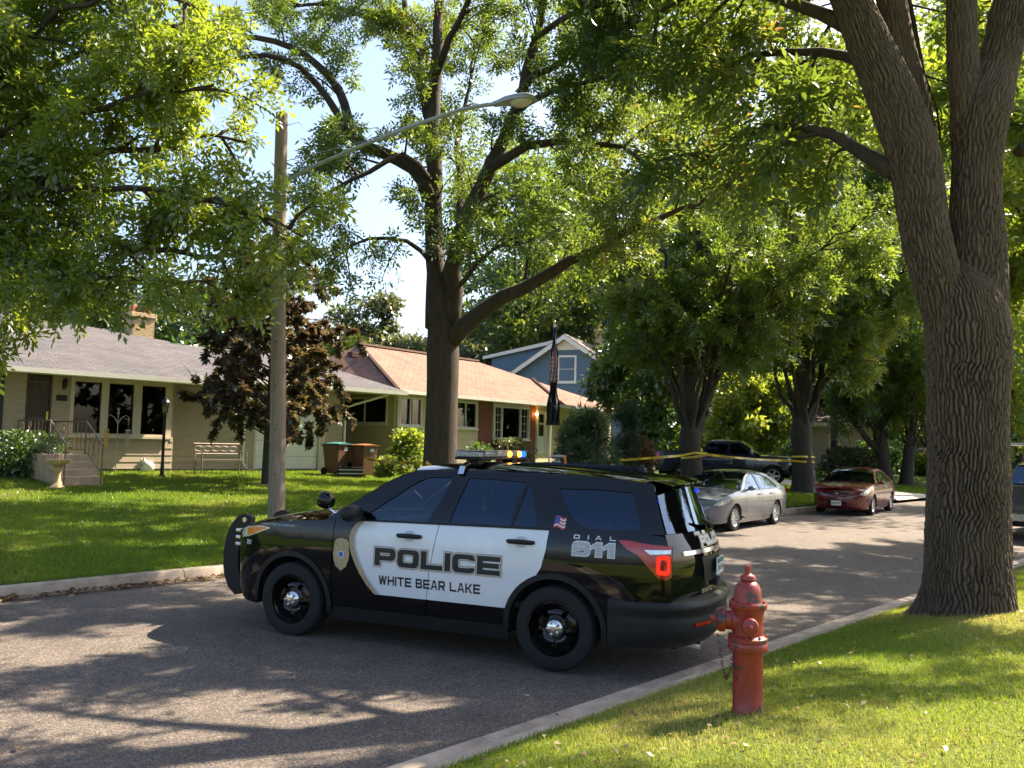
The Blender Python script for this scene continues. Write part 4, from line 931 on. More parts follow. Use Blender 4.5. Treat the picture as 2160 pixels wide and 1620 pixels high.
q = MB(); q.tube([(-2.60, -.18, 1.275), (-2.63, -.02, 1.285), (-2.60, .25, 1.35)], [.035, .03, .010], 8); q.build('rear_wiper', MAT_BLACKM, SUV, smooth=50)
q = MB(); q.box(-2.42, -2.38, -.47, -.38, 1.565, 1.59); q.build('rear_strobe', emis('blue_strobe', (.005, .03, 1.0), .9), SUV)
q = MB(); [MB().tube([(-2.2, sg * .45, .27), (-2.64, sg * .5, .27)], .035, 10).build('exhaust_pipe', MAT_CHROME, SUV, smooth=40) for sg in (1, -1)]
# underbody, cabin
q = MB(); q.box(-2.45, 2.15, -.62, .62, .24, .50).box(-.95, .95, -.88, .88, .26, .40); q.build('underbody', MAT_UNDER, SUV)
q = MB(); q.box(-2.35, 1.0, -.86, .86, .501, .56).box(1.0, 1.06, -.86, .86, .501, 1.12).box(.72, 1.0, -.84, .84, .95, 1.14); q.build('cabin_floor', MAT_SEAT, SUV)
for y in (.42, -.42):
    q = MB(); q.cbox((.08, y, .80), (.52, .50, .16)).cbox((-.22, y, 1.12), (.14, .48, .62), ry=R(-12)).cbox((-.31, y, 1.50), (.09, .26, .17), ry=R(-8)); q.build('front_seat', MAT_SEAT, SUV, bevel=.04)
q = MB(); q.cbox((-1.05, 0, .82), (.5, 1.3, .16)).cbox((-1.36, 0, 1.12), (.14, 1.3, .6), ry=R(-12)); q.build('rear_seat', MAT_SEAT, SUV, bevel=.04)
q = MB()
for k in range(9): q.box(-.46, -.44, -.66 + k * .16, -.645 + k * .16, .95, 1.62)
q.box(-.465, -.435, -.70, .70, 1.60, 1.64).box(-.465, -.435, -.70, .70, .95, 1.1); q.build('prisoner_screen', MAT_UNDER, SUV)
q = MB(); q.lathe([(.165, -.012), (.18, 0), (.165, .012), (.15, 0)], 20, Matrix.Translation((.55, .42, 1.12)) @ Matrix.Rotation(R(65), 4, 'Y'), close=True); q.build('steering_wheel', MAT_UNDER, SUV, smooth=50)
# wheels
for x in (1.43, -1.43):
    for sg in (1, -1): wheel(SUV, x, sg * .855, sg, .372, .255, .243, 'steel', MAT_BLACKP)
# push bumper
q = MB()
for y in (.34, -.34):
    prof = [(x_ + .07, z_) for x_, z_ in [(2.40, 1.11), (2.50, 1.14), (2.60, 1.11), (2.69, 1.01), (2.755, .87), (2.785, .71), (2.785, .55), (2.76, .42), (2.70, .30), (2.60, .22), (2.48, .24), (2.53, .40), (2.57, .55), (2.575, .70), (2.54, .86), (2.48, .98), (2.40, 1.05)]]
    q.prism(prof, lambda x, z, y=y: (x, y - .03, z), lambda x, z, y=y: (x, y + .03, z))
for z in (1.0, .72, .45): q.tube([(2.70 - abs(z - .65) * .25, -.34, z), (2.70 - abs(z - .65) * .25, .34, z)], .028, 8)
q.box(2.30, 2.58, -.30, -.26, .55, .62).box(2.30, 2.58, .26, .30, .55, .62)
pb = q.build('push_bumper', MAT_BLACKM, SUV, smooth=35)
q = MB(); q.lathe([(.0, .02), (.03, .018), (.034, 0)], 12, Matrix.Translation((2.56, .37, 1.07)) @ Matrix.Rotation(R(-90), 4, 'X')); q.build('bumper_bolt', MAT_CHROME, pb, smooth=40)
# spotlight by the windscreen
q = MB(); q.lathe([(0, -.075), (.05, -.07), (.082, -.03), (.09, .02), (.088, .05), (.0, .055)], 18, Matrix.Translation((1.06, .93, 1.385)) @ Matrix.Rotation(R(70), 4, 'Y')); so = q.build('spotlight', MAT_BLACKP, SUV, smooth=45)
q = MB(); q.tube([(1.05, .92, 1.32), (.98, .90, 1.26), (.92, .87, 1.27)], .016, 8); q.build('spotlight_arm', MAT_CHROME, so, smooth=45)
# light bar
LX = -.36
q = MB(); q.box(LX - .15, LX + .15, -.60, .60, 1.835, 1.862); lb = q.build('light_bar', MAT_BLACKM, SUV, bevel=.012)
mods = [('clear', -.605, -.53), ('blue', -.53, -.40), ('amber', -.395, -.27), ('clear', -.265, -.14), ('amber', -.135, -.01), ('clear', -.005, .12), ('dark', .125, .25), ('dark', .255, .38), ('clear', .385, .51), ('cap', .515, .62)]
MAT_LENS = M('clear_lens', (.30, .30, .30), .15, coat=.6, var=(40, .35)); MAT_LENSD = M('smoked_lens', (.22, .20, .19), .2, coat=.6, var=(40, .4))
EM = {'blue': emis('lit_blue_module', (.01, .10, 1.0), 1.1), 'amber': M('amber_module', (.55, .24, .08), .2, coat=.6, var=(30, .4)), 'clear': MAT_LENS, 'dark': MAT_LENSD, 'cap': MAT_LENS}
for k, a, b in mods:
    m = MB(); e = .02 if k in ('cap',) or a < -.6 else 0
    m.box(LX - .155 + e, LX + .155 - e, a, b, 1.863, 1.922 - e * .4); m.build('light_module', EM[k], lb, bevel=.012)
    if k == 'amber':
        for sx in (1, -1):
            m = MB(); m.ball((LX + sx * .158, (a + b) / 2, 1.893), .038, 12, sc=(.45, 1.3, .85)); m.build('lit_lamp', emis('lit_amber_lamp', (1.0, .33, .02), 3.0), lb, smooth=60)
m = MB(); m.box(LX - .15, LX + .15, -.60, .60, 1.923, 1.930); m.build('bar_top', MAT_LENS, lb, bevel=.004)
for y in (.42, -.42):
    m = MB(); m.box(LX - .06, LX + .06, y - .05, y + .05, 1.79, 1.834); m.build('bar_foot', MAT_BLACKM, lb)
m = MB(); m.prism([(.60, 1.80), (.70, 1.765), (.745, 1.695), (.752, 1.70), (.708, 1.775), (.60, 1.81)], lambda y, z: (LX - .03, y, z), lambda y, z: (LX + .03, y, z)); m.build('bar_strap', MAT_CHROME, lb)
# roof aerials
q = MB(); q.tube([(-1.2, .1, 1.79), (-1.2, .1, 1.90)], [.012, .01], 8); q.build('aerial', M('orange_aerial', (.75, .12, .03), .4), SUV)
q = MB(); q.tube([(-.95, -.35, 1.79), (-.95, -.35, 1.86)], [.05, .02], 8).lathe([(.05, 0), (.10, .02), (.10, .035), (.0, .045)], 12, Matrix.Translation((-.95, -.35, 1.855))); q.build('aerial', MAT_LENS, SUV, smooth=40)
q = MB(); q.lathe([(.045, -.01), (.04, .02), (.02, .03), (.018, .055), (.0, .06)], 12, Matrix.Translation((-1.98, .05, 1.765))); q.build('aerial', MAT_BLACKM, SUV, smooth=40)
# lettering on the doors, both sides
for sg in (1, -1):
    dr_ = (lambda x0, z0, o, k=1.0, sg=sg: (lambda a, b: side(sg, o)(x0 - sg * a * k, z0 + b)))
    L = text_len('POLICE', .17, 1.36, .36, .11); x0 = .43 if sg > 0 else -.93; k = 1.36 / L; z0 = .795
    for grow, o, mt in ((.017, .0035, MAT_SILV), (.0125, .005, MAT_GOLD), (.005, .0062, MAT_LETW), (0, .0075, MAT_DARKTXT)):
        q = MB(); letters(q, 'POLICE', dr_(x0, z0, o, k), .17, 1.36, .36, .27, .11, 0, grow, .2); q.build('door_lettering', mt, SUV)
    L = text_len('WHITE BEAR LAKE', .088, 1.18, .22, .2); x0 = .38 if sg > 0 else -.72; k = 1.10 / L
    for wd, pre in (('WHITE', ''), ('BEAR', 'WHITE '), ('LAKE', 'WHITE BEAR ')):
        q = MB(); letters(q, wd, dr_(x0 - sg * k * text_len(pre, .088, 1.18, .25, .2), .612, .0045, k), .088, 1.18, .25, .2, .2, 0, 0, .2); q.build('door_lettering', MAT_DARKTXT, SUV)
    x0 = -1.60 if sg > 0 else -2.0
    for grow, o, mt in ((.010, .0035, MAT_LETW), (0, .005, MAT_SILV)):
        q = MB(); letters(q, '911', dr_(x0, 1.035, o, .40 / text_len('911', .115, 1.35, .36, .14)), .115, 1.35, .36, .27, .14, 0, grow, 0); q.build('fender_lettering', mt, SUV)
    x0 = -1.60 if sg > 0 else -2.0; q = MB(); xx = 0
    for ch in 'DIAL': xx = {'D': 0, 'I': .13, 'A': .20, 'L': .33}[ch]; letters(q, ch, dr_(x0 - sg * xx, 1.175, .004), .036, 1.6, .3, .26)
    q.build('fender_lettering', MAT_LETW, SUV)
    x0 = 1.84 if sg > 0 else 1.40; q = MB(); letters(q, 'COMMITTED TO COMMUNITY', dr_(x0, 1.103, .004, .46 / text_len('COMMITTED TO COMMUNITY', .02, 1.0, .24, .2)), .020, 1.0, .24, .22, .2); q.build('fender_lettering', MAT_SILV, SUV)
    x0 = 2.07 if sg > 0 else 1.98; q = MB(); letters(q, '267', dr_(x0, .885, .004, .085 / text_len('267', .045, .8, .24, .15)), .045, .8, .24, .22, .15); q.build('unit_number', MAT_LETW, SUV)
    # shield with a blue seal
    cx, cz = .82, .87; sh = [(-.02, .155), (0, .165), (.02, .155), (.06, .15), (.085, .12), (.088, .05), (.095, 0), (.085, -.06), (.06, -.12), (0, -.16), (-.06, -.12), (-.085, -.06), (-.095, 0), (-.088, .05), (-.085, .12), (-.06, .15)]
    q = MB(); panel(q, [(cx + a, cz + b) for a, b in sh], side(sg, .004), .1, 0); bo = q.build('badge', MAT_GOLD, SUV)
    for r_, o, mt in ((.036, .006, MAT_LETW), (.026, .0075, M('seal_blue', (.03, .13, .45), .4))):
        q = MB(); panel(q, [(cx + r_ * math.cos(a), cz + r_ * math.sin(a)) for a in [k * math.pi / 9 for k in range(18)]], side(sg, o), 0, 0); q.build('badge_seal', mt, bo)
    # small flag decal
    fx, fz = -1.455, 1.305; q = MB(); wv = lambda u: .012 * math.sin(u * 6.0)
    for k in range(7):
        for j in range(4):
            u0, u1 = j / 4, (j + 1) / 4; z0_, z1_ = fz + .05 - k * .0143, fz + .05 - (k + 1) * .0143
            q.add([side(sg, .004)(fx + .055 - sg * .11 * 0 - .11 * u, z + wv(u)) for u, z in ((u0, z0_), (u1, z0_), (u1, z1_), (u0, z1_))], [(0, 1, 2, 3)], 0 if k % 2 == 0 else 1)
    q.add([side(sg, .0055)(fx + .055 - .05 * u, fz + .05 - .057 * v + wv(u * .45)) for u, v in ((0, 0), (1, 0), (1, 1), (0, 1))], [(0, 1, 2, 3)], 2)
    q.build('flag_decal', [M('flag_red', (.5, .05, .05), .5), MAT_LETW, M('flag_blue', (.05, .07, .25), .5)], SUV)
# ------------------------------------------------------------------ other vehicles
def carpaint(name, c, metal=.0, rough=.25): return M(name, c, rough, metal=metal, coat=1.0, var=(3, .08))
def sedan(name, loc, yaw, label, paint, spec, cat='car'):
    root = empty(name, loc, yaw, label, cat)
    g = spec; Pz = spl(*g['P']); Ax = spl(*g['A'])
    def W(x, z): return Pz(z) - Ax(x)
    fa, ra, ar, wr = g['fa'], g['ra'], g['arch'], g['wr']; zb = .26
    hood, ap, rf, cp, tk, rr, ff = g['hood'], g['ap'], g['roof'], g['cp'], g['trunk'], g['rear'], g['front']
    for sg in (1, -1):
        inw = (0, -sg, 0); sd = lambda o=0.0, sg=sg: (lambda a, b: Vector((a, sg * (W(a, b) + o), b)))
        d1, d2, d3 = g['doors']; belt = lin([cp[-1][0], -.5, hood[0][0]], [cp[-1][1], g['belt'], hood[0][1]])
        q = MB(); panel(q, [(d1 + .004, .30)] + arc(fa, wr, ar, 175, 12, 14) + [(fa + ar + .02, .22)] + [p for p in ff[::-1]] + [p for p in hood[::-1][1:]] + [(d1 + .004, belt(d1))], sd(), .09, .03, inw); q.build('front_fender', paint, root, smooth=35)
        q = MB(); panel(q, [(d1 - .004, .30), (d1 - .004, belt(d1)), (d2 + .003, belt(d2)), (d2 + .003, .30)], sd(), .1, .02, inw); fd = q.build('front_door', paint, root, smooth=35)
        ra_ = arc(ra, wr, ar + .01, 8, 62, 8)
        q = MB(); panel(q, [(d2 - .003, .30), (d2 - .003, belt(d2)), (d3 + .003, belt(d3))] + [p for p in ra_[::-1]] + [(ra + ar + .015, .30)], sd(), .1, .02, inw); rd = q.build('rear_door', paint, root, smooth=35)
        q = MB(); panel(q, [(d3 - .003, belt(d3))] + arc(ra, wr, ar + .004, 64, 178, 12) + [(ra - ar - .02, .26)] + [p for p in rr[::-1]] + [p for p in tk[::-1][1:]], sd(), .09, .03, inw); q.build('rear_quarter_panel', paint, root, smooth=35)
        q = MB(); panel(q, [(fa - ar, .18), (fa - ar, .295), (ra + ar, .295), (ra + ar, .18)], sd(-.01), .12, .05, inw); q.build('rocker_panel', paint, root, smooth=35)
        for cx in (fa, ra):
            q = MB(); q.grid(lambda u, v, cx=cx, sg=sg: (cx + (ar + .003) * math.cos(R(-12 + 204 * u)), sg * (.52 + (W(cx, .5) - .53) * v), wr + (ar + .003) * math.sin(R(-12 + 204 * u))), 16, 2); q.build('wheel_well', MAT_UNDER, root)
        outer = [p for p in ap] + [p for p in rf[1:]] + [p for p in cp[1:]] + [(x, belt(x)) for x in np.linspace(cp[-1][0] + .1, hood[0][0] - .1, 6)]
        q = MB(); panel(q, [outer] + g['win'], sd(-.003), .1, .03, inw); q.build('pillar_frame', paint, root, smooth=35)
        for w_ in g['win']:
            q = MB(); panel(q, off_loop(w_, .004), sd(-.012), .12, 0); q.build('side_window', g['glass'], root, smooth=35)
            q = MB(); panel(q, [off_loop(w_, .012), w_], sd(.002), .2, .008, inw); q.build('window_trim', MAT_BLACKM, root)
        for door, hx in ((fd, d2 + .14), (rd, d3 + .14)):
            hz = g['belt'] - .10; h = MB(); h.tube([sd(.004)(hx + .10, hz), sd(.034)(hx + .07, hz), sd(.034)(hx - .07, hz), sd(.004)(hx - .10, hz)], .016, 6); h.build('handle', paint, door, smooth=45)
        q = MB(); mx = d1 - .12; q.ball((mx, sg * (W(mx, g['belt']) + .10), g['belt'] + .07), .10, 12, sc=(.55, 1.0, .62)); q.tube([(mx, sg * (W(mx, g['belt']) - .02), g['belt'] + .02), (mx, sg * (W(mx, g['belt']) + .06), g['belt'] + .04)], .025, 6); q.build('door_mirror', paint, root, smooth=60)
        q = MB(); panel(q, g['hl'], sd(.006), .05, .02, inw); q.build('headlight', MAT_LAMPGLASS, root, smooth=40)
        q = MB(); panel(q, g['tl'], sd(.006), .05, .02, inw); q.build('tail_light', MAT_RED, root, smooth=40)
        for x in (fa, ra): wheel(root, x, sg * (W(x, wr) - .105), sg, wr, .21, g['rim'], g['wk'], g['wm'], g['wm'], g['spokes'])
    q = MB(); edge_surf(q, hood, W, lambda u: .05 + g['nose'] * u * u, lambda u: .05, 14, 18); q.build('hood', paint, root, smooth=40)
    q = MB(); edge_surf(q, ap, W, lambda u: .16 - .04 * u, .02, 10, 16, t0=-.97, t1=.97); q.build('windscreen', g['glass'], root, smooth=40)
    q = MB(); edge_surf(q, rf, W, lambda u: .12 * (1 - u) - .06 * u, lambda u: .03 + .02 * math.sin(math.pi * u), 14, 18, p=3); q.build('roof', paint, root, smooth=40)
    q = MB(); edge_surf(q, cp, W, -.06, .02, 10, 16, t0=-.97, t1=.97); q.build('rear_window', g['glass'], root, smooth=40)
    q = MB(); edge_surf(q, tk, W, lambda u: -.06 - .06 * u, .02, 8, 16); q.build('boot_lid', paint, root, smooth=40)
    q = MB(); edge_surf(q, rr, W, -.12, 0, 12, 16); q.build('rear_bumper', paint, root, smooth=40)
    q = MB(); ffn = edge_surf(q, ff, W, lambda u: g['nose'] + .05, 0, 16, 20); fo = q.build('front_bumper', paint, root, smooth=40)
    fr = lambda o: (lambda a, b: ffn(b, .5 + a / 2) + Vector((o, 0, 0)))
    for (nm, loop, mt, o) in g['face']:
        q = MB(); panel(q, loop, fr(o), .08, .0); q.build(nm, mt, fo, smooth=40)
    q = MB(); pp = ffn(g['plate'], .5); q.box(pp.x + .012, pp.x + .02, -.15, .15, pp.z - .075, pp.z + .075); po = q.build('licence_plate', MAT_PLATE, fo)
    for tx, y0 in (('267', -.115), ('911', .01)):
        q = MB(); letters(q, tx, lambda a, b: (pp.x + .0215, y0 + a, pp.z - .03 + b), .05, .7, .2, .2, .16); q.build('plate_lettering', MAT_DARKTXT, po)
    q = MB(); q.box(rr[-1][0] + .1, ff[-1][0] - .1, -.55, .55, .20, .42).box(ra + ar, fa - ar, -.78, .78, .21, .34); q.build('underbody', MAT_UNDER, root)
    q = MB(); q.box(cp[-1][0] + .3, hood[0][0] - .15, -.72, .72, .43, .50).box(hood[0][0] - .35, hood[0][0] - .1, -.70, .70, .5, hood[0][1] - .10); q.build('cabin_floor', MAT_SEAT, root)
    for y in (.36, -.36):
        q = MB(); q.cbox((.0, y, .64), (.5, .48, .16)).cbox((-.28, y, .92), (.13, .46, .56), ry=R(-14)).cbox((-.38, y, 1.22), (.08, .24, .15), ry=R(-8)); q.build('front_seat', MAT_SEAT, root, bevel=.04)
    q = MB(); q.cbox((-1.0, 0, .64), (.45, 1.25, .16)).cbox((-1.25, 0, .92), (.13, 1.25, .5), ry=R(-18)); q.build('rear_seat', MAT_SEAT, root, bevel=.04)
    q = MB(); q.lathe([(.165, -.012), (.18, 0), (.165, .012), (.15, 0)], 16, Matrix.Translation((.45, .36, .95)) @ Matrix.Rotation(R(65), 4, 'Y'), close=True); q.build('steering_wheel', MAT_UNDER, root, smooth=50)
    return root
CAM_SPEC = dict(P=([.15, .3, .5, .68, .82, .92, 1.0, 1.1, 1.22, 1.34, 1.42, 1.47], [.80, .865, .895, .908, .900, .882, .852, .80, .735, .665, .60, .50]),
    A=([-2.52, -2.4, -2.2, -1.7, 0, 1.3, 1.7, 2.0, 2.2, 2.36], [.24, .13, .06, .01, 0, 0, .02, .075, .17, .33]), fa=1.39, ra=-1.39, arch=.36, wr=.328, rim=.215, belt=.965, nose=.14,
    hood=[(1.02, .985), (1.4, .955), (1.8, .895), (2.05, .83), (2.18, .77)], ap=[(1.02, .985), (.7, 1.165), (.38, 1.315), (.12, 1.395)],
    roof=[(.12, 1.395), (-.35, 1.43), (-.8, 1.42), (-1.12, 1.375)], cp=[(-1.12, 1.375), (-1.45, 1.265), (-1.75, 1.135), (-2.0, 1.045)],
    trunk=[(-2.0, 1.045), (-2.25, 1.03), (-2.42, .995)], rear=[(-2.42, .995), (-2.5, .85), (-2.52, .6), (-2.46, .36), (-2.3, .24)], front=[(2.18, .77), (2.30, .64), (2.34, .46), (2.30, .30), (2.14, .20)],
    doors=(.72, -.28, -1.13), win=[[(.76, 1.005), (.5, 1.155), (.2, 1.305), (.05, 1.35), (-.22, 1.375), (-.24, .985)], [(-.34, .985), (-.32, 1.375), (-.7, 1.36), (-1.0, 1.295), (-1.28, 1.17), (-1.5, 1.045), (-1.46, 1.0)]],
    hl=[(1.66, .80), (1.85, .80), (2.05, .765), (2.22, .70), (2.27, .645), (2.17, .64), (2.0, .67), (1.82, .72)], tl=[(-2.12, .92), (-2.3, .95), (-2.46, .93), (-2.5, .80), (-2.36, .80), (-2.2, .85)],
    wk='split', wm=MAT_ALLOY, spokes=5, plate=.55, glass=MAT_GLASS_CLEAR,
    face=[('upper_grille', [(-.42, .10), (.42, .10), (.46, .24), (-.46, .24)], MAT_BLACKM, .006), ('lower_grille', [(-.55, .46), (.55, .46), (.66, .80), (-.66, .80)], MAT_BLACKM, .006),
          ('fog_trim', [(.70, .42), (.86, .44), (.93, .70), (.90, .86), (.84, .86), (.86, .70), (.80, .52)], MAT_BLACKM, .008), ('fog_trim', [(-.70, .42), (-.80, .52), (-.86, .70), (-.84, .86), (-.90, .86), (-.93, .70), (-.86, .44)], MAT_BLACKM, .008), ('badge', [(-.05, .03), (.05, .03), (.05, .10), (-.05, .10)], MAT_CHROME, .010)])
CAMRY = sedan('parked_car', (5.74, 22.98, .0), R(232.6), 'silver sedan parked at the far kerb behind the police vehicle', carpaint('silver_paint', (.145, .165, .20), .5, .3), CAM_SPEC)
IMP_SPEC = dict(CAM_SPEC); IMP_SPEC.update(P=([.15, .3, .5, .68, .82, .92, 1.0, 1.1, 1.22, 1.34, 1.42, 1.49], [.82, .875, .905, .915, .905, .885, .855, .80, .735, .67, .61, .52]),
    hood=[(1.0, 1.0), (1.35, .975), (1.75, .925), (2.05, .86), (2.2, .80)], ap=[(1.0, 1.0), (.68, 1.18), (.36, 1.34), (.1, 1.42)], roof=[(.1, 1.42), (-.35, 1.455), (-.8, 1.44), (-1.1, 1.40)], cp=[(-1.1, 1.40), (-1.4, 1.28), (-1.7, 1.15), (-1.95, 1.06)],
    trunk=[(-1.95, 1.06), (-2.25, 1.05), (-2.45, 1.01)], front=[(2.2, .80), (2.32, .66), (2.35, .46), (2.31, .30), (2.15, .20)],
    win=[[(.74, 1.02), (.48, 1.17), (.18, 1.32), (.03, 1.37), (-.22, 1.395), (-.24, 1.0)], [(-.34, 1.0), (-.32, 1.395), (-.7, 1.375), (-.98, 1.31), (-1.24, 1.19), (-1.42, 1.07), (-1.38, 1.02)]],
    hl=[(1.78, .87), (1.95, .845), (2.1, .81), (2.24, .755), (2.30, .68), (2.2, .65), (2.05, .68), (1.9, .75)], wk='five', spokes=5, plate=.60, rim=.205,
    face=[('upper_grille', [(-.55, .12), (.55, .12), (.55, .22), (-.55, .22)], MAT_BLACKM, .006), ('lower_grille', [(-.50, .52), (.50, .52), (.46, .72), (-.46, .72)], MAT_BLACKM, .006), ('badge', [(-.07, .14), (.07, .14), (.07, .20), (-.07, .20)], MAT_CHROME, .010)])
IMPALA = sedan('parked_car', (11.76, 29.38, .0), R(235.5), 'dark red sedan parked at the far kerb beyond the silver car', carpaint('dark_red_paint', (.125, .004, .008), .0, .25), IMP_SPEC)
sedan('parked_car', (31.8, 66.5, 1.0), R(200), 'bright red car far off behind the distant twin trunks', carpaint('bright_red_paint', (.38, .03, .03), .1, .3), dict(IMP_SPEC, glass=MAT_GLASS_DARK))

def pickup(name, loc, yaw, label, paint, rack=False):
    root = empty(name, loc, yaw, label, 'pickup'); Pz = spl([.25, .45, .7, .9, 1.05, 1.18, 1.26, 1.4, 1.6, 1.76, 1.86], [.93, .965, .985, .985, .975, .96, .925, .88, .80, .73, .6]); Ax = spl([-3.0, -2.85, -2.5, 0, 2.0, 2.4, 2.65, 2.8], [.06, .02, 0, 0, 0, .03, .10, .25])
    W = lambda x, z: Pz(z) - Ax(x); fa, ra, wr, ar = 1.85, -1.80, .40, .47
    for sg in (1, -1):
        inw = (0, -sg, 0); sd = lambda o=0.0, sg=sg: (lambda a, b: Vector((a, sg * (W(a, b) + o), b)))
        q = MB(); panel(q, [(-.94, .50)] + arc(ra, wr, ar, 12, 170, 14) + [(-2.9, .50), (-2.95, .60), (-2.95, 1.33), (-.94, 1.33)], sd(), .12, .03, inw); q.build('bed_side', paint, root, smooth=35)
        q = MB(); panel(q, [(-.92, .46), (-.92, 1.26), (.06, 1.24), (.06, .42)], sd(), .12, .02, inw); rd = q.build('rear_door', paint, root, smooth=35)
        q = MB(); panel(q, [(.065, .42), (.065, 1.24), (1.16, 1.22), (1.16, .42)], sd(), .12, .02, inw); fd = q.build('front_door', paint, root, smooth=35)
        q = MB(); panel(q, [(1.165, .42)] + arc(fa, wr, ar, 172, 10, 14) + [(2.6, .45), (2.72, .62), (2.74, .9), (2.70, 1.10), (2.4, 1.16), (1.8, 1.20), (1.165, 1.22)], sd(), .1, .03, inw); q.build('front_fender', paint, root, smooth=35)
        q = MB(); outer = [(1.35, 1.215), (.95, 1.50), (.65, 1.72), (.45, 1.80), (-.1, 1.83), (-.6, 1.82), (-.85, 1.76), (-.94, 1.26), (0, 1.24)]
        wins = [[(1.0, 1.26), (.75, 1.46), (.52, 1.66), (.4, 1.72), (.14, 1.73), (.12, 1.26)], [(.02, 1.26), (.02, 1.73), (-.55, 1.73), (-.76, 1.70), (-.82, 1.28)]]
        panel(q, [outer] + wins, sd(-.004), .1, .03, inw); q.build('pillar_frame', paint, root, smooth=35)
        for w_ in wins: q = MB(); panel(q, w_, sd(-.012), .12, 0); q.build('side_window', MAT_GLASS_DARK, root)
        for d, hx in ((fd, .25), (rd, -.72)): q = MB(); q.tube([sd(.004)(hx + .11, 1.12), sd(.035)(hx + .07, 1.12), sd(.035)(hx - .07, 1.12), sd(.004)(hx - .11, 1.12)], .017, 6); q.build('handle', MAT_BLACKM, d)
        q = MB(); q.ball((1.02, sg * 1.10, 1.36), .14, 12, sc=(.5, .9, .75)); q.tube([(1.02, sg * .90, 1.27), (1.02, sg * 1.05, 1.30)], .03, 6); q.build('door_mirror', MAT_LENS, root, smooth=50)
        q = MB(); panel(q, [(2.42, 1.12), (2.68, 1.08), (2.72, .84), (2.52, .86)], sd(.006), .08, .02, inw); q.build('headlight', MAT_LAMPGLASS, root)
        q = MB(); panel(q, [(-2.80, .92), (-2.80, 1.26), (-2.955, 1.27), (-2.955, .92)], sd(.006), .1, .02, inw); q.build('tail_light', M('tail_red', (.55, .02, .02), .2, coat=.8), root)
        for x in (fa, ra):
            q = MB(); q.grid(lambda u, v, x=x, sg=sg: (x + .472 * math.cos(R(-12 + 204 * u)), sg * (.55 + .40 * v), wr + .472 * math.sin(R(-12 + 204 * u))), 16, 2); q.build('wheel_well', MAT_UNDER, root)
            wheel(root, x, sg * .85, sg, wr, .27, .265, 'five', MAT_ALLOY, MAT_ALLOY, 5)
    q = MB(); edge_surf(q, [(1.35, 1.22), (1.8, 1.205), (2.4, 1.165), (2.68, 1.11)], W, lambda u: .05 + .08 * u, .05, 12, 16); q.build('hood', paint, root, smooth=40)
    q = MB(); edge_surf(q, [(1.35, 1.22), (.95, 1.50), (.65, 1.72), (.45, 1.80)], W, .10, .02, 10, 14, t0=-.97, t1=.97); q.build('windscreen', MAT_GLASS_CLEAR, root, smooth=40)
    q = MB(); edge_surf(q, [(.45, 1.80), (-.1, 1.832), (-.6, 1.82), (-.85, 1.762)], W, lambda u: .08 * (1 - u), .04, 10, 14, p=3); q.build('roof', paint, root, smooth=40)
    q = MB(); edge_surf(q, [(-.85, 1.76), (-.94, 1.26)], W, 0, 0, 6, 10, t0=-.95, t1=.95); q.build('rear_window', MAT_GLASS_DARK, root, smooth=40)
    q = MB(); q.box(-2.975, -2.93, -.86, .86, .62, 1.31); tg_ = q.build('tailgate', paint, root, bevel=.015); q = MB(); q.box(-2.995, -2.977, -.12, .12, 1.10, 1.18); q.build('handle', MAT_BLACKM, tg_)
    q = MB(); q.box(-3.12, -2.98, -.95, .95, .46, .66); q.build('rear_bumper', MAT_CHROME, root, bevel=.03)
    q = MB(); q.box(2.66, 2.80, -.98, .98, .48, .74); q.build('front_bumper', MAT_CHROME, root, bevel=.04); q = MB(); q.box(2.66, 2.78, -.62, .62, .80, 1.12); q.build('grille', MAT_BLACKM, root, bevel=.02)
    q = MB(); q.box(-2.92, -.95, -.84, .84, .60, .68).box(-1.0, -.95, -.9, .9, .69, 1.30).box(-2.9, 2.5, -.6, .6, .34, .59).box(-.9, 1.1, -.9, .9, .38, .5); q.build('underbody', MAT_UNDER, root)
    q = MB(); q.cbox((-.1, 0, 1.1), (.4, 1.4, .5)).cbox((.5, .4, 1.0), (.3, .5, .6)).cbox((.5, -.4, 1.0), (.3, .5, .6)); q.build('seat', MAT_SEAT, root, bevel=.05)
    if rack:
        q = MB()
        for sg in (1, -1):
            for x in (-2.7, -1.1): q.tube([(x, sg * .88, 1.3), (x, sg * .84, 2.3)], .03, 6)
            q.tube([(-3.0, sg * .84, 2.3), (.9, sg * .84, 2.3)], .03, 6)
        for x in (-2.7, -1.9, -1.1, .2): q.tube([(x, -.84, 2.3), (x, .84, 2.3)], .025, 6)
        q.build('ladder_rack', MAT_ALLOY, root, smooth=40)
    return root
pickup('pickup_truck', (9.35, 36.8, .56), R(-20), 'dark blue pickup parked in the drive behind the police tape', carpaint('dark_blue_paint', (.010, .014, .035), .2, .25))
pickup('pickup_truck', (14.2, 22.4, .0), R(47), 'grey pickup with ladder rack parked behind the big near trunk', carpaint('grey_paint', (.05, .052, .055), .5, .3), True)
# ------------------------------------------------------------------ street furniture and garden things
def on_ground(px, py):
    d = _F + _R * ((px - 1080) / 1810.0) - _U * ((py - 810) / 1810.0); o = Vector((0, 0, CAM_H)); t = 2.0
    while t < 140:
        p = o + d * t
        if p.z <= ground_z(p.x, p.y): return Vector((p.x, p.y, ground_z(p.x, p.y)))
        t += .02
    return o + d * 60
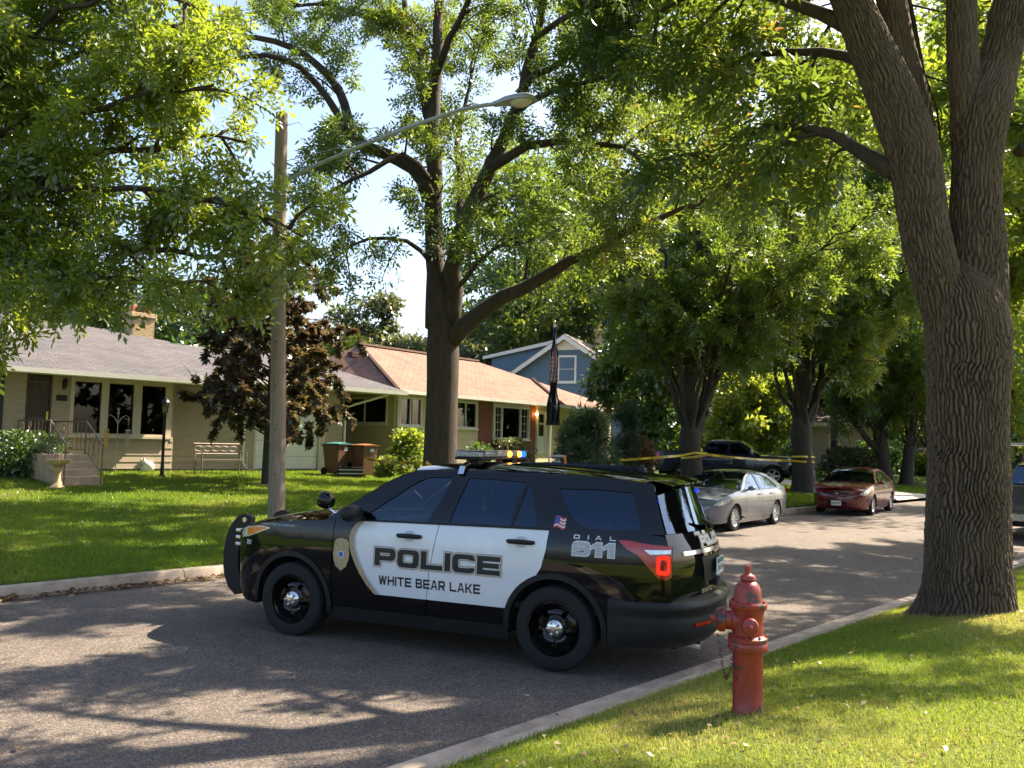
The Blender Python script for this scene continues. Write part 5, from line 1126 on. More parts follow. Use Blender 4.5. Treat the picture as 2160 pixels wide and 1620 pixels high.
# ---- fire hydrant
def hydrant_paint():
    m, t, o = newmat('chipped_red_paint'); p = node(t, 'ShaderNodeBsdfPrincipled'); t.links.new(p.outputs[0], o.inputs[0]); tc = node(t, 'ShaderNodeTexCoord').outputs['Object']
    a = noise(t, 7.0, 3, .5, tc); b = noise(t, 16, 5, .65, tc); c = noise(t, 70, 4, .6, tc)
    r = ramp(t, b.outputs[0], [(.3, (.215, .017, .013)), (.7, (.33, .034, .024))])
    ch = node(t, 'ShaderNodeMath', operation='ADD'); t.links.new(a.outputs[0], ch.inputs[0])
    m2 = node(t, 'ShaderNodeMath', operation='MULTIPLY'); t.links.new(c.outputs[0], m2.inputs[0]); m2.inputs[1].default_value = .10; t.links.new(m2.outputs[0], ch.inputs[1])
    rc = ramp(t, ch.outputs[0], [(.675, (0, 0, 0)), (.685, (1, 1, 1))]); mx = node(t, 'ShaderNodeMixRGB'); t.links.new(rc.outputs[0], mx.inputs[0]); t.links.new(r.outputs[0], mx.inputs[1]); mx.inputs[2].default_value = (.035, .028, .032, 1)
    t.links.new(mx.outputs[0], p.inputs['Base Color']); p.inputs['Roughness'].default_value = .42; p.inputs['Coat Weight'].default_value = .25
    bp = node(t, 'ShaderNodeBump'); bp.inputs['Strength'].default_value = .25; bp.inputs['Distance'].default_value = .006; t.links.new(c.outputs[0], bp.inputs['Height']); t.links.new(bp.outputs[0], p.inputs['Normal']); return m
MAT_HYD = hydrant_paint()
HY = empty('fire_hydrant', (1.54, 5.57, .34), R(12), 'chipped red fire hydrant standing on the near lawn by the kerb', 'hydrant')
q = MB(); q.lathe([(.0, -.05), (.112, -.05), (.112, .0), (.102, .02), (.100, .20), (.100, .38), (.104, .395)], 36); q.build('barrel', MAT_HYD, HY, smooth=35)
q = MB(); q.lathe([(.104, .395), (.128, .40), (.133, .41), (.133, .445), (.128, .455), (.10, .458)], 36); fl = q.build('flange', MAT_HYD, HY, smooth=35)
q = MB(); q.lathe([(.10, .457), (.133, .459), (.134, .47), (.134, .482), (.128, .488), (.105, .50), (.102, .55), (.104, .62), (.112, .66), (.114, .668)], 36); q.build('upper_barrel', MAT_HYD, HY, smooth=35)
q = MB(); q.lathe([(.100, .664), (.124, .668), (.128, .675), (.128, .70), (.122, .708), (.098, .712), (.093, .74), (.090, .78), (.078, .815), (.060, .835), (.045, .842), (.052, .850), (.052, .868), (.046, .878), (.030, .884), (.022, .89), (.020, .90)], 36); bn = q.build('bonnet', MAT_HYD, HY, smooth=35)
q = MB(); q.lathe([(.022, .895), (.021, .935), (.015, .942), (.0, .942)], 5); q.build('operating_nut', MAT_HYD, bn)
bo = MB(); bo.lathe([(.0, .014), (.011, .013), (.012, -.03), (.0, -.03)], 6); bme_ = bo.mesh('bolt', MAT_HYD)
for k in range(8):
    a = 2 * math.pi * (k + .3) / 8; link('bolt', bme_, fl, (.118 * math.cos(a), .118 * math.sin(a), .488))
for k in range(6):
    a = 2 * math.pi * (k + .2) / 6; link('bolt', bme_, bn, (.112 * math.cos(a), .112 * math.sin(a), .708))
def nozzle(ang, r, l, z, nm):
    Mz = Matrix.Translation((0, 0, z)) @ Matrix.Rotation(R(ang), 4, 'Z') @ Matrix.Rotation(R(90), 4, 'Y')
    n = MB(); n.lathe([(r * 1.05, .06), (r * 1.05, .10), (r * .86, .115), (r * .86, l - .055)], 24, Mz); no = n.build(nm, MAT_HYD, HY, smooth=35)
    c = MB(); c.lathe([(r * .88, l - .055), (r * 1.08, l - .05), (r * 1.1, l - .02), (r * .98, l), (r * .55, l + .008), (r * .28, l + .01), (r * .28, l + .045), (.0, l + .05)], 24, Mz); c.build('nozzle_cap', MAT_HYD, no, smooth=35); return no
nozzle(158, .072, .205, .585, 'steamer_nozzle'); nozzle(-112, .052, .185, .575, 'hose_nozzle'); nozzle(68, .052, .185, .575, 'hose_nozzle')
ck = MB(); ck.lathe([(.010, -.003), (.013, 0), (.010, .003), (.007, 0)], 8, Matrix.Scale(1.4, 4, (1, 0, 0)), close=True); ckm = ck.mesh('chain_link', M('rusty_chain', (.10, .045, .025), .7, var=(40, .4)))
p0 = Vector((-.19, .075, .53)); p1 = Vector((-.12, -.02, .42))
for k in range(17):
    u = k / 16; p = p0.lerp(p1, u); p.z -= .24 * math.sin(math.pi * u ** 1.2) ** .8
    link('chain_link', ckm, HY, p, (R(90 * (k % 2)), R(90 + (u - .5) * 120), R(30)))

HY.scale = (.93, .93, .98)
# ---- utility pole with the street lamp
MAT_POLE = M('weathered_pole', (.27, .215, .165), .85, var=(5, .3), bump=(18, .5), sc=(6, 6, .5))
MAT_LAMPMET = M('grey_lamp_metal', (.36, .38, .39), .45, metal=.4, var=(8, .15))
PB = pix(583, 1100, 14.8); PT = pix(594, 240, 14.8); pbz = ground_z(PB.x, PB.y)
UP = empty('street_lamp', (PB.x, PB.y, pbz), 0, 'weathered wooden pole carrying a grey cobra head street lamp', 'street lamp')
q = MB(); H_ = PT.z - pbz; dx = PT.x - PB.x
q.tube([(dx * u + .012 * math.sin(u * 7), .01 * math.sin(u * 5), H_ * u - (.3 if u == 0 else 0)) for u in np.linspace(0, 1, 16)], list(np.linspace(.148, .104, 16)), 20); pole = q.build('pole', MAT_POLE, UP, smooth=50)
for k in range(9):
    q = MB(); q.lathe([(.0, .012), (.014, .008), (.014, 0)], 6, Matrix.Translation((dx * (.06 + k * .1), -.147 + k * .003, H_ * (.06 + .1 * k))) @ Matrix.Rotation(R(90), 4, 'X')); q.build('pole_step_hole', MAT_UNDER, pole)
org = Vector((PB.x, PB.y, pbz))
apx = [(600, 384, 14.75), (660, 352, 14.6), (760, 308, 14.3), (880, 262, 13.95), (970, 232, 13.65), (1020, 222, 13.5), (1050, 219, 13.4)]
q = MB(); q.tube([pix(*p) - org for p in apx], .032, 10); q.build('lamp_arm', MAT_LAMPMET, UP, smooth=50)
q = MB(); q.tube([pix(602, 340, 14.75) - org, pix(760, 300, 14.3) - org, pix(880, 258, 13.95) - org], .006, 5); q.tube([pix(602, 395, 14.7) - org, pix(600, 365, 14.7) - org], .06, 8); q.build('arm_brace', MAT_LAMPMET, UP)
a = pix(1040, 222, 13.42) - org; b = pix(1125, 224, 13.05) - org; d = (b - a); L = d.length; rz = math.atan2(d.y, d.x)
head = MB(); prof = [(0, .055, .05), (.12, .075, .07), (.28, .135, .095), (.5, .155, .10), (.68, .14, .085), (.76, .10, .05), (.78, .06, .03)]
for i in range(len(prof) - 1):
    pass
def hd(u, v):
    x = u * .80; wy = lin([p[0] for p in prof], [p[1] for p in prof])(x); hz = lin([p[0] for p in prof], [p[2] for p in prof])(x); an = math.pi * v
    return Vector((x, wy * math.cos(an), hz * abs(math.sin(an)) ** .6))
head.grid(hd, 18, 14); head.grid(lambda u, v: Vector((u * .8, (1 - 2 * v) * lin([p[0] for p in prof], [p[1] for p in prof])(u * .8), -.012)), 18, 4); head.grid(lambda u, v: Vector((hd(u, 0).x, hd(u, 0).y, -.012 * v)), 18, 1); head.grid(lambda u, v: Vector((hd(u, 1).x, hd(u, 1).y, -.012 * v)), 18, 1)
ho = head.build('lamp_head', MAT_LAMPMET, UP, smooth=45, loc=a, rot=(0, R(2), rz))
q = MB(); q.ball((.52, 0, -.012), .15, 16, sc=(1.25, .8, .65)); q.build('lamp_lens', M('prismatic_lens', (.55, .50, .38), .2, coat=.5, var=(60, .3)), ho, smooth=60)
q = MB(); q.tube([pix(588, 236, 14.8) - org, pix(600, 236, 14.8) - org], .125, 12); q.build('pole_top', MAT_POLE, UP) if False else None

# ---- garden lamp post
g0 = on_ground(341, 1009); LP = empty('lamp_post', g0, 0, 'black garden lamp post with glass lantern on the front lawn', 'lamp post')
hgt = pix(346, 872, g0.y).z - g0.z
q = MB(); q.lathe([(.0, 0), (.09, 0), (.09, .05), (.055, .12), (.045, .5), (.04, .52), (.042, hgt - .1), (.06, hgt - .06), (.03, hgt)], 12); q.build('post', MAT_IRON, LP, smooth=35)
q = MB(); q.lathe([(.05, hgt), (.075, hgt + .02), (.105, hgt + .28), (.09, hgt + .30)], 6); q.build('lantern_glass', glass('lantern_glass', (.75, .8, .85)), LP)
q = MB(); q.lathe([(.13, hgt + .285), (.12, hgt + .32), (.05, hgt + .42), (.02, hgt + .45), (.015, hgt + .50), (.0, hgt + .51)], 6)
for k in range(6): an = k * math.pi / 3; q.tube([(.05 * math.cos(an), .05 * math.sin(an), hgt), (.105 * math.cos(an), .105 * math.sin(an), hgt + .29)], .008, 4)
q.build('lantern_cap', MAT_IRON, LP)

# ---- scrolled garden bench against the recessed wall
bp_ = sn(12.45, 24.55); BN = empty('garden_bench', (bp_.x, bp_.y, far_z(24.55)), R(47), 'brown iron bench with scrolled back against the tan wall', 'bench')
MAT_BENCH = M('brown_bench_iron', (.19, .145, .12), .5, metal=.3, var=(20, .2))
q = MB(); q.tube([(0, 0, .45), (0, .1, .92), (1.5, .1, .92), (1.5, 0, .45)], .02, 6).tube([(0, .05, .62), (1.5, .05, .62)], .015, 6)
back = q.build('backrest', MAT_BENCH, BN, smooth=45)
for k in range(5):
    for sg in (1, -1):
        q = MB(); q.tube([(.15 + k * .28 + .17 * math.cos(t_) * (1 - t_ / 14), .08, .77 + sg * .09 * math.sin(t_) * (1 - t_ / 16)) for t_ in np.linspace(0, 7, 18)], .009, 4); q.build('scroll', MAT_BENCH, back)
for k in range(5):
    q = MB(); q.box(0, 1.5, -.42 + k * .085, -.36 + k * .085, .43, .455); q.build('seat_slat', MAT_BENCH, BN)
for x in (.02, 1.48):
    q = MB(); q.tube([(x, -.42, 0), (x, -.40, .66), (x, -.05, .68), (x, .06, .64)], .02, 6); q.build('leg', MAT_BENCH, BN); q = MB(); q.tube([(x, .06, 0), (x, 0, .45)], .02, 6); q.build('leg', MAT_BENCH, BN)

# ---- shepherd hook with wind chimes
g0 = on_ground(243, 998); SH = empty('shepherd_hook', g0, R(47), 'pale garden hook pole with two hanging wind chimes', 'garden hook')
hgt = pix(252, 868, g0.y).z - g0.z; MAT_PALEIRON = M('pale_iron', (.42, .40, .38), .5, metal=.3)
q = MB(); q.tube([(0, 0, -.1), (0, 0, hgt)], .013, 6); q.build('stake', MAT_PALEIRON, SH)
for sg in (-1, 1):
    q = MB(); q.tube([(0, 0, hgt - .35), (sg * .10, 0, hgt - .18), (sg * .22, 0, hgt - .10), (sg * .30, 0, hgt - .16), (sg * .30, 0, hgt - .26)], .011, 6); q.build('hook_arm', MAT_PALEIRON, SH)
    ch = MB(); ch.lathe([(.0, 0), (.07, -.02), (.07, -.05), (0, -.06)], 8, Matrix.Translation((sg * .30, 0, hgt - .5)))
    for k in range(5): an = k * 1.256; ch.tube([(sg * .30 + .05 * math.cos(an), .05 * math.sin(an), hgt - .56), (sg * .30 + .05 * math.cos(an), .05 * math.sin(an), hgt - .95 - .05 * k)], .010, 5)
    ch.tube([(sg * .30, 0, hgt - .26), (sg * .30, 0, hgt - .5)], .003, 4); ch.build('wind_chime', MAT_BRASS if sg < 0 else MAT_PALEIRON, SH)
q = MB(); q.lathe([(.0, 0), (.04, .06), (.02, .14), (.05, .2), (.0, .26)], 8, Matrix.Translation((0, 0, hgt - .12))); q.build('finial', MAT_PALEIRON, SH, smooth=40)

# ---- bird bath, white animal statue
g0 = pix(122, 1001, 20.3); g0.z = ground_z(g0.x, g0.y); BB = empty('bird_bath', g0, 0, 'tan stone bird bath on a pedestal beside the front steps', 'bird bath')
MAT_STONE = M('tan_cast_stone', (.50, .36, .20), .85, var=(8, .3), bump=(25, .4))
q = MB(); q.lathe([(.0, 0), (.17, 0), (.18, .04), (.12, .10), (.075, .18), (.065, .32), (.09, .44), (.12, .50), (.06, .54)], 20); q.build('pedestal', MAT_STONE, BB, smooth=40)
q = MB(); q.lathe([(.0, .53), (.10, .54), (.22, .60), (.27, .66), (.275, .69), (.25, .69), (.18, .64), (.0, .61)], 24); q.build('basin', MAT_STONE, BB, smooth=40)
g0 = on_ground(312, 997); GS = empty('animal_statue', g0, R(200), 'small white sitting animal statue by the house wall', 'statue')
MAT_STATUE = M('white_statue', (.72, .68, .60), .6, var=(6, .15))
q = MB(); q.ball((0, 0, .17), .16, 14, sc=(1.1, .85, 1.1)).ball((.10, 0, .12), .12, 12, sc=(.9, .9, 1.0)).ball((.16, 0, .34), .085, 12, sc=(1.25, .9, .95)); q.build('body', MAT_STATUE, GS, smooth=70)
for y in (.06, -.06):
    q = MB(); q.ball((.13, y * 1.15, .41), .035, 8, sc=(.7, .5, 1.3)); q.build('ear', M('brown_ear', (.3, .2, .12), .7), GS, smooth=60); q = MB(); q.tube([(.15, y, .15), (.19, y, .02), (.24, y, .02)], [.04, .03, .03], 8); q.build('paw', MAT_STATUE, GS, smooth=60)

# ---- wheeled bins and the striped crate by the garage
MAT_BIN = M('brown_bin_plastic', (.135, .062, .036), .5, var=(5, .15)); MAT_LIDT = M('teal_lid', (.05, .17, .17), .45); MAT_LIDB = M('brown_lid', (.26, .105, .035), .45)
def bin_(px, py, rz, label, lid):
    g0 = on_ground(px, py); o = empty('wheeled_bin', g0, rz, label, 'bin')
    b = MB(); b.add([(-.24, -.27, .06), (.24, -.27, .06), (.24, .25, .06), (-.24, .25, .06), (-.31, -.38, 1.02), (.31, -.38, 1.02), (.31, .36, 1.02), (-.31, .36, 1.02)], [(0, 3, 2, 1), (4, 5, 6, 7), (0, 1, 5, 4), (1, 2, 6, 5), (2, 3, 7, 6), (3, 0, 4, 7)])
    b.build('body', MAT_BIN, o, bevel=.03)
    l = MB(); l.grid(lambda u, v: Vector((-.34 + .68 * u, -.43 + .83 * v, 1.03 + .07 * math.sin(math.pi * u) ** .5 * math.sin(math.pi * (.15 + .8 * v)))), 10, 10); l.box(-.34, .34, -.43, .40, 1.021, 1.045); l.build('lid', lid, o, smooth=40)
    h = MB(); h.tube([(-.27, .36, .98), (-.27, .46, .96), (.27, .46, .96), (.27, .36, .98)], .016, 6); h.build('handle', MAT_BIN, o)
    for x in (-.28, .28): w_ = MB(); w_.lathe([(.03, -.03), (.10, -.03), (.125, -.02), (.125, .02), (.10, .03), (.03, .03)], 16, Matrix.Translation((x, .27, .125)) @ Matrix.Rotation(R(90), 4, 'Y')); w_.build('wheel', MAT_TYRE, o, smooth=35)
    s = MB(); s.add([(-.02, -.377 + .004, .98), (.16, -.377 + .004, .98), (.15, -.362, .82), (-.02, -.362, .82)], [(0, 1, 2, 3)]); s.build('sticker', MAT_PLATE, o); o.children[-1].location.y = -.012
    return o
bin_(708, 1002, R(58), 'brown wheeled bin with teal lid beside the garage', MAT_LIDT); bin_(765, 1005, R(50), 'brown wheeled bin with matching brown lid', MAT_LIDB)
g0 = on_ground(738, 1006); CR = empty('storage_crate', g0, R(20), 'low black crate with pale stripes in front of the bins', 'crate')
q = MB(); q.box(-.40, .40, -.2, .2, .0, .33); q.build('body', MAT_BLACKM, CR, bevel=.02)
for z in (.10, .22): q = MB(); q.box(-.401, .401, -.206, .206, z, z + .035); q.build('stripe', MAT_PALEIRON, CR)

# ---- flag pole with limp flags
fp = pix(1158, 945, 35.0); ft = pix(1170, 682, 35.0); fz_ = ground_z(fp.x, fp.y)
FP = empty('flag_pole', (fp.x, fp.y, fz_), 0, 'thin white flag pole before the brown roofed house', 'flag pole')
q = MB(); q.tube([(0, 0, -.1), (ft.x - fp.x, 0, ft.z - fz_)], [.045, .03], 10); q.build('pole', MAT_TRIM_WHITE, FP, smooth=40)
q = MB(); q.ball((ft.x - fp.x, 0, ft.z - fz_ + .05), .06, 10); q.build('finial', MAT_BRASS, FP, smooth=60)
def flag(name, y0, y1, xo, w0, w1, label, mats, pick):
    a = pix(1170 - (y0 - 682) * .046, y0, 34.95); b = pix(1170 - (y1 - 682) * .046, y1, 34.95); o = empty(name, (b.x, b.y, b.z), 0, label, 'flag')
    def fn(u, v):
        z = (a.z - b.z) * (1 - v); wd = w0 + (w1 - w0) * v; x = (a.x - b.x) * (1 - v) + wd * (u - .35) + .03 * math.sin(v * 9 + u * 3); y = -.06 - .09 * math.sin(u * 17 + v * 3) * (.5 + .5 * u)
        return Vector((x + xo, y, z))
    m = MB(); nu, nv = 22, 26; k = 0; m.grid(fn, nu, nv)
    m.m = [pick(i / nu, j / nv) for i in range(nu) for j in range(nv)]
    m.build('cloth', mats, o, smooth=70); return o
flag('flag', 690, 806, .0, .12, .42, 'limp striped national flag with blue corner on the pole', [M('flag_cloth_red', (.42, .03, .03), .8), M('flag_cloth_white', (.7, .68, .66), .8), M('flag_cloth_blue', (.03, .04, .14), .8)], lambda u, v: 2 if v < .42 + .12 * math.sin(u * 9) else (0 if int((u * 1.6 + v) * 9) % 2 else 1))
flag('flag', 806, 897, .02, .30, .62, 'limp black flag hanging below the striped one', [M('flag_cloth_black', (.02, .02, .028), .8), M('flag_band_grey', (.3, .3, .3), .8)], lambda u, v: 1 if .44 < v + .1 * math.sin(u * 8) < .48 else 0)

# ---- police tape between the trees
MAT_TAPE = M('yellow_tape', (.70, .46, .02), .4, var=(3, .15), coat=.3)
def tape(pts, label, w_=.075):
    P = [Vector(p) for p in pts]; o = empty('police_tape', P[0], 0, label, 'tape'); org = P[0].copy(); acc = [0]
    for a, b in zip(P[:-1], P[1:]): acc.append(acc[-1] + (b - a).length)
    fx, fy, fz2 = (lin(acc, [p[k] - org[k] for p in P]) for k in range(3)); T = acc[-1]
    def at(a, b, off=0.0):
        d = Vector((fx(a + .05) - fx(a - .05), fy(a + .05) - fy(a - .05), 0)); d.normalize() if d.length > 0 else None
        nrm = Vector((d.y, -d.x, 0)); tw = .35 * math.sin(a * 1.1 + P[0].x); return Vector((fx(a), fy(a), fz2(a))) + Vector((0, 0, math.cos(tw))) * b + nrm * (off + math.sin(tw) * b)
    m = MB(); n = max(8, int(T / .15)); m.grid(lambda u, v: at(u * T, (v - .5) * w_), n, 1); m.build('ribbon', MAT_TAPE, o, smooth=60)
    m = MB(); x = .15; txt = 'POLICE LINE DO NOT CROSS'
    while x + 1.5 < T:
        letters(m, txt, lambda a, b, x=x: at(x + a, b - .026, .004), .05, .9, .26, .22, .2); letters(m, txt, lambda a, b, x=x: at(x + 1.45 - a, b - .026, -.004), .05, .9, .26, .22, .2) if False else None
        x += 1.75
    if m.v: m.build('lettering', MAT_DARKTXT, o)
    return o
def sag(a, b, s, n=10): return [a.lerp(b, k / n) - Vector((0, 0, s * 4 * (k / n) * (1 - k / n))) for k in range(n + 1)]
def ring(c, r, z, a0, a1, n=10): return [Vector((c[0] + r * math.cos(R(a0 + (a1 - a0) * k / n)), c[1] + r * math.sin(R(a0 + (a1 - a0) * k / n)), z + .02 * math.sin(k))) for k in range(n + 1)]
TR_ASH = Vector((-1.71, 20.9, .36)); TR_A = Vector((6.25, 29.4, .33)); TR_B = Vector((11.9, 34.9, .33))
ta = pix(900, 976, 20.55); tape(sag(pix(772, 968, 27.6), ta, .05) + [pix(932, 981, 20.5), pix(962, 983, 20.6)], 'yellow police tape from the bins to the ash trunk')
tb = pix(1437, 961, 29.0); tape(sag(pix(965, 983, 20.7), tb, .06, 16) + [pix(1465, 955, 28.88), pix(1492, 957, 29.0)], 'yellow police tape running from ash trunk to the forked tree')
tape([pix(1437, 966, 28.85), pix(1465, 964, 28.8)] + sag(pix(1492, 959, 28.95), pix(1671, 972, 34.55), .04) + [pix(1696, 974, 34.4), pix(1719, 975, 34.6)], 'yellow police tape from forked tree to the thick flared trunk')
tape([pix(1671, 963, 34.6), pix(1696, 963, 34.38), pix(1719, 964, 34.62)], 'band of yellow tape wound round the flared trunk')
# ------------------------------------------------------------------ trees and shrubs
MAT_BARK = M('ash_bark', (.052, .037, .026), .92, var=(9, .4), bump=(26, 1.0), sc=(1, 1, .25))
MAT_BARK_D = M('dark_bark', (.050, .040, .032), .92, var=(9, .4), bump=(22, 1.0), sc=(1, 1, .3))
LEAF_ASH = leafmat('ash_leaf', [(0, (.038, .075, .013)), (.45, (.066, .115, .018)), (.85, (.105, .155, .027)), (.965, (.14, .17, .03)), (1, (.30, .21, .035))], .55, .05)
LEAF_LIT = leafmat('sunlit_pale_leaf', [(0, (.085, .135, .017)), (.5, (.13, .19, .026)), (1, (.19, .235, .042))], .60, .06)  # brighter copy of the ash leaf, sunlight put into its colour
LEAF_CRIM = leafmat('crimson_leaf', [(0, (.045, .034, .018)), (.5, (.080, .056, .026)), (.8, (.095, .10, .03)), (1, (.20, .10, .03))], .42, .07)
LEAF_MAPLE = leafmat('maple_leaf', [(0, (.022, .055, .012)), (.6, (.042, .095, .018)), (1, (.10, .16, .03))], .45, .08)
LEAF_YEL = leafmat('yellowing_leaf', [(0, (.06, .11, .015)), (.6, (.11, .17, .025)), (1, (.20, .22, .04))], .55, .05)
LEAF_OLIVE = leafmat('olive_leaf', [(0, (.040, .055, .018)), (.6, (.070, .090, .028)), (1, (.13, .125, .045))], .45, .06)
LEAF_PINE = leafmat('pine_needle', [(0, (.020, .042, .018)), (.6, (.038, .072, .028)), (1, (.085, .12, .04))], .25, .06)
LEAF_YEW = leafmat('yew_leaf', [(0, (.022, .055, .010)), (.6, (.045, .10, .015)), (1, (.095, .15, .03))], .35, .08)

PINNATE = [(.21, 0, 0, .12, .046), (.16, .012, 48, .105, .042), (.16, -.012, -48, .105, .042), (.09, .012, 55, .10, .040), (.09, -.012, -55, .10, .040), (.03, .010, 64, .085, .036), (.03, -.010, -64, .085, .036)]
PIN5 = PINNATE[:5]
PALMATE = [(.04, 0, 0, .13, .075), (.04, 0, 58, .10, .06), (.04, 0, -58, .10, .06)]
SINGLE = [(0, 0, 0, 1.0, .62)]
TUFT = [(0, 0, 0, .16, .012), (0, 0, 25, .14, .012), (0, 0, -25, .14, .012), (.02, 0, 50, .12, .012), (.02, 0, -50, .12, .012)]

def sprays(P, D, size, tmpl, mat, name, parent, seed, flat=.55, tintscale=.5, tint=(0, 1), jit=.28, tri=False):
    """leaf sprays at points P growing along D, each laid out from the template"""
    g = np.random.default_rng(seed); P = np.asarray(P, np.float32); D = np.asarray(D, np.float32); n = len(P)
    if n == 0: return None
    f = D + g.normal(0, .35, (n, 3)); f[:, 2] -= .18; f /= np.linalg.norm(f, axis=1, keepdims=True) + 1e-9
    up = np.array([0, 0, 1.0]) * flat + g.normal(0, .6, (n, 3)) * (1.15 - flat)
    s = np.cross(f, up); s /= np.linalg.norm(s, axis=1, keepdims=True) + 1e-9; nn = np.cross(s, f)
    sz = size * g.uniform(.7, 1.25, n); base = fbm3(P, 5, tintscale) * .55 + g.uniform(0, .45, n)
    Vs = []; At = []
    for (x, y, a, L, w_) in tmpl:
        ca, sa = math.cos(R(a)), math.sin(R(a)); d = f * ca + s * sa + g.normal(0, jit, (n, 3)); d /= np.linalg.norm(d, axis=1, keepdims=True)
        sd = np.cross(d, nn); sd /= np.linalg.norm(sd, axis=1, keepdims=True) + 1e-9; up2 = np.cross(sd, d)
        b = P + f * (x * sz)[:, None] + s * (y * sz)[:, None]; Lz = (L * sz * g.uniform(.8, 1.15, n))[:, None]; wz = (w_ * sz)[:, None]
        if tri: Vs.append(np.stack([b + d * Lz * .12 + sd * wz * .62, b + d * Lz * 1.05, b + d * Lz * .12 - sd * wz * .62], 1))
        else: Vs.append(np.stack([b, b + d * Lz * .45 + sd * wz * .5 + up2 * wz * .12, b + d * Lz - up2 * Lz * .08, b + d * Lz * .45 - sd * wz * .5 + up2 * wz * .12], 1))
        At.append(base + g.uniform(-.08, .08, n))
    V = np.concatenate(Vs).reshape(-1, 3); A = np.clip(np.concatenate(At), 0, 1) * (tint[1] - tint[0]) + tint[0]
    org = np.array(parent.matrix_basis.translation) if parent is not None else np.zeros(3)
    return tag_stuff(name, np_mesh(name, V - org, np.arange(len(V)).reshape(-1, 3 if tri else 4), mat, attr=A), parent)
def tag_stuff(name, me, parent):
    o = link(name, me, parent); o['kind'] = 'stuff'; return o
def fbm3(P, seed, sc):
    g = np.random.default_rng(seed); v = np.zeros(len(P)); tot = 0; a = 1.0
    for k in range(3):
        for _ in range(4):
            d = g.normal(0, 1, 3); d /= np.linalg.norm(d); v += a * np.sin(P @ (d * sc * 2.2 ** k * 2.0) + g.uniform(0, 6.28)); tot += a
        a *= .6
    return np.clip(.5 + .5 * v / (tot * .5), 0, 1)

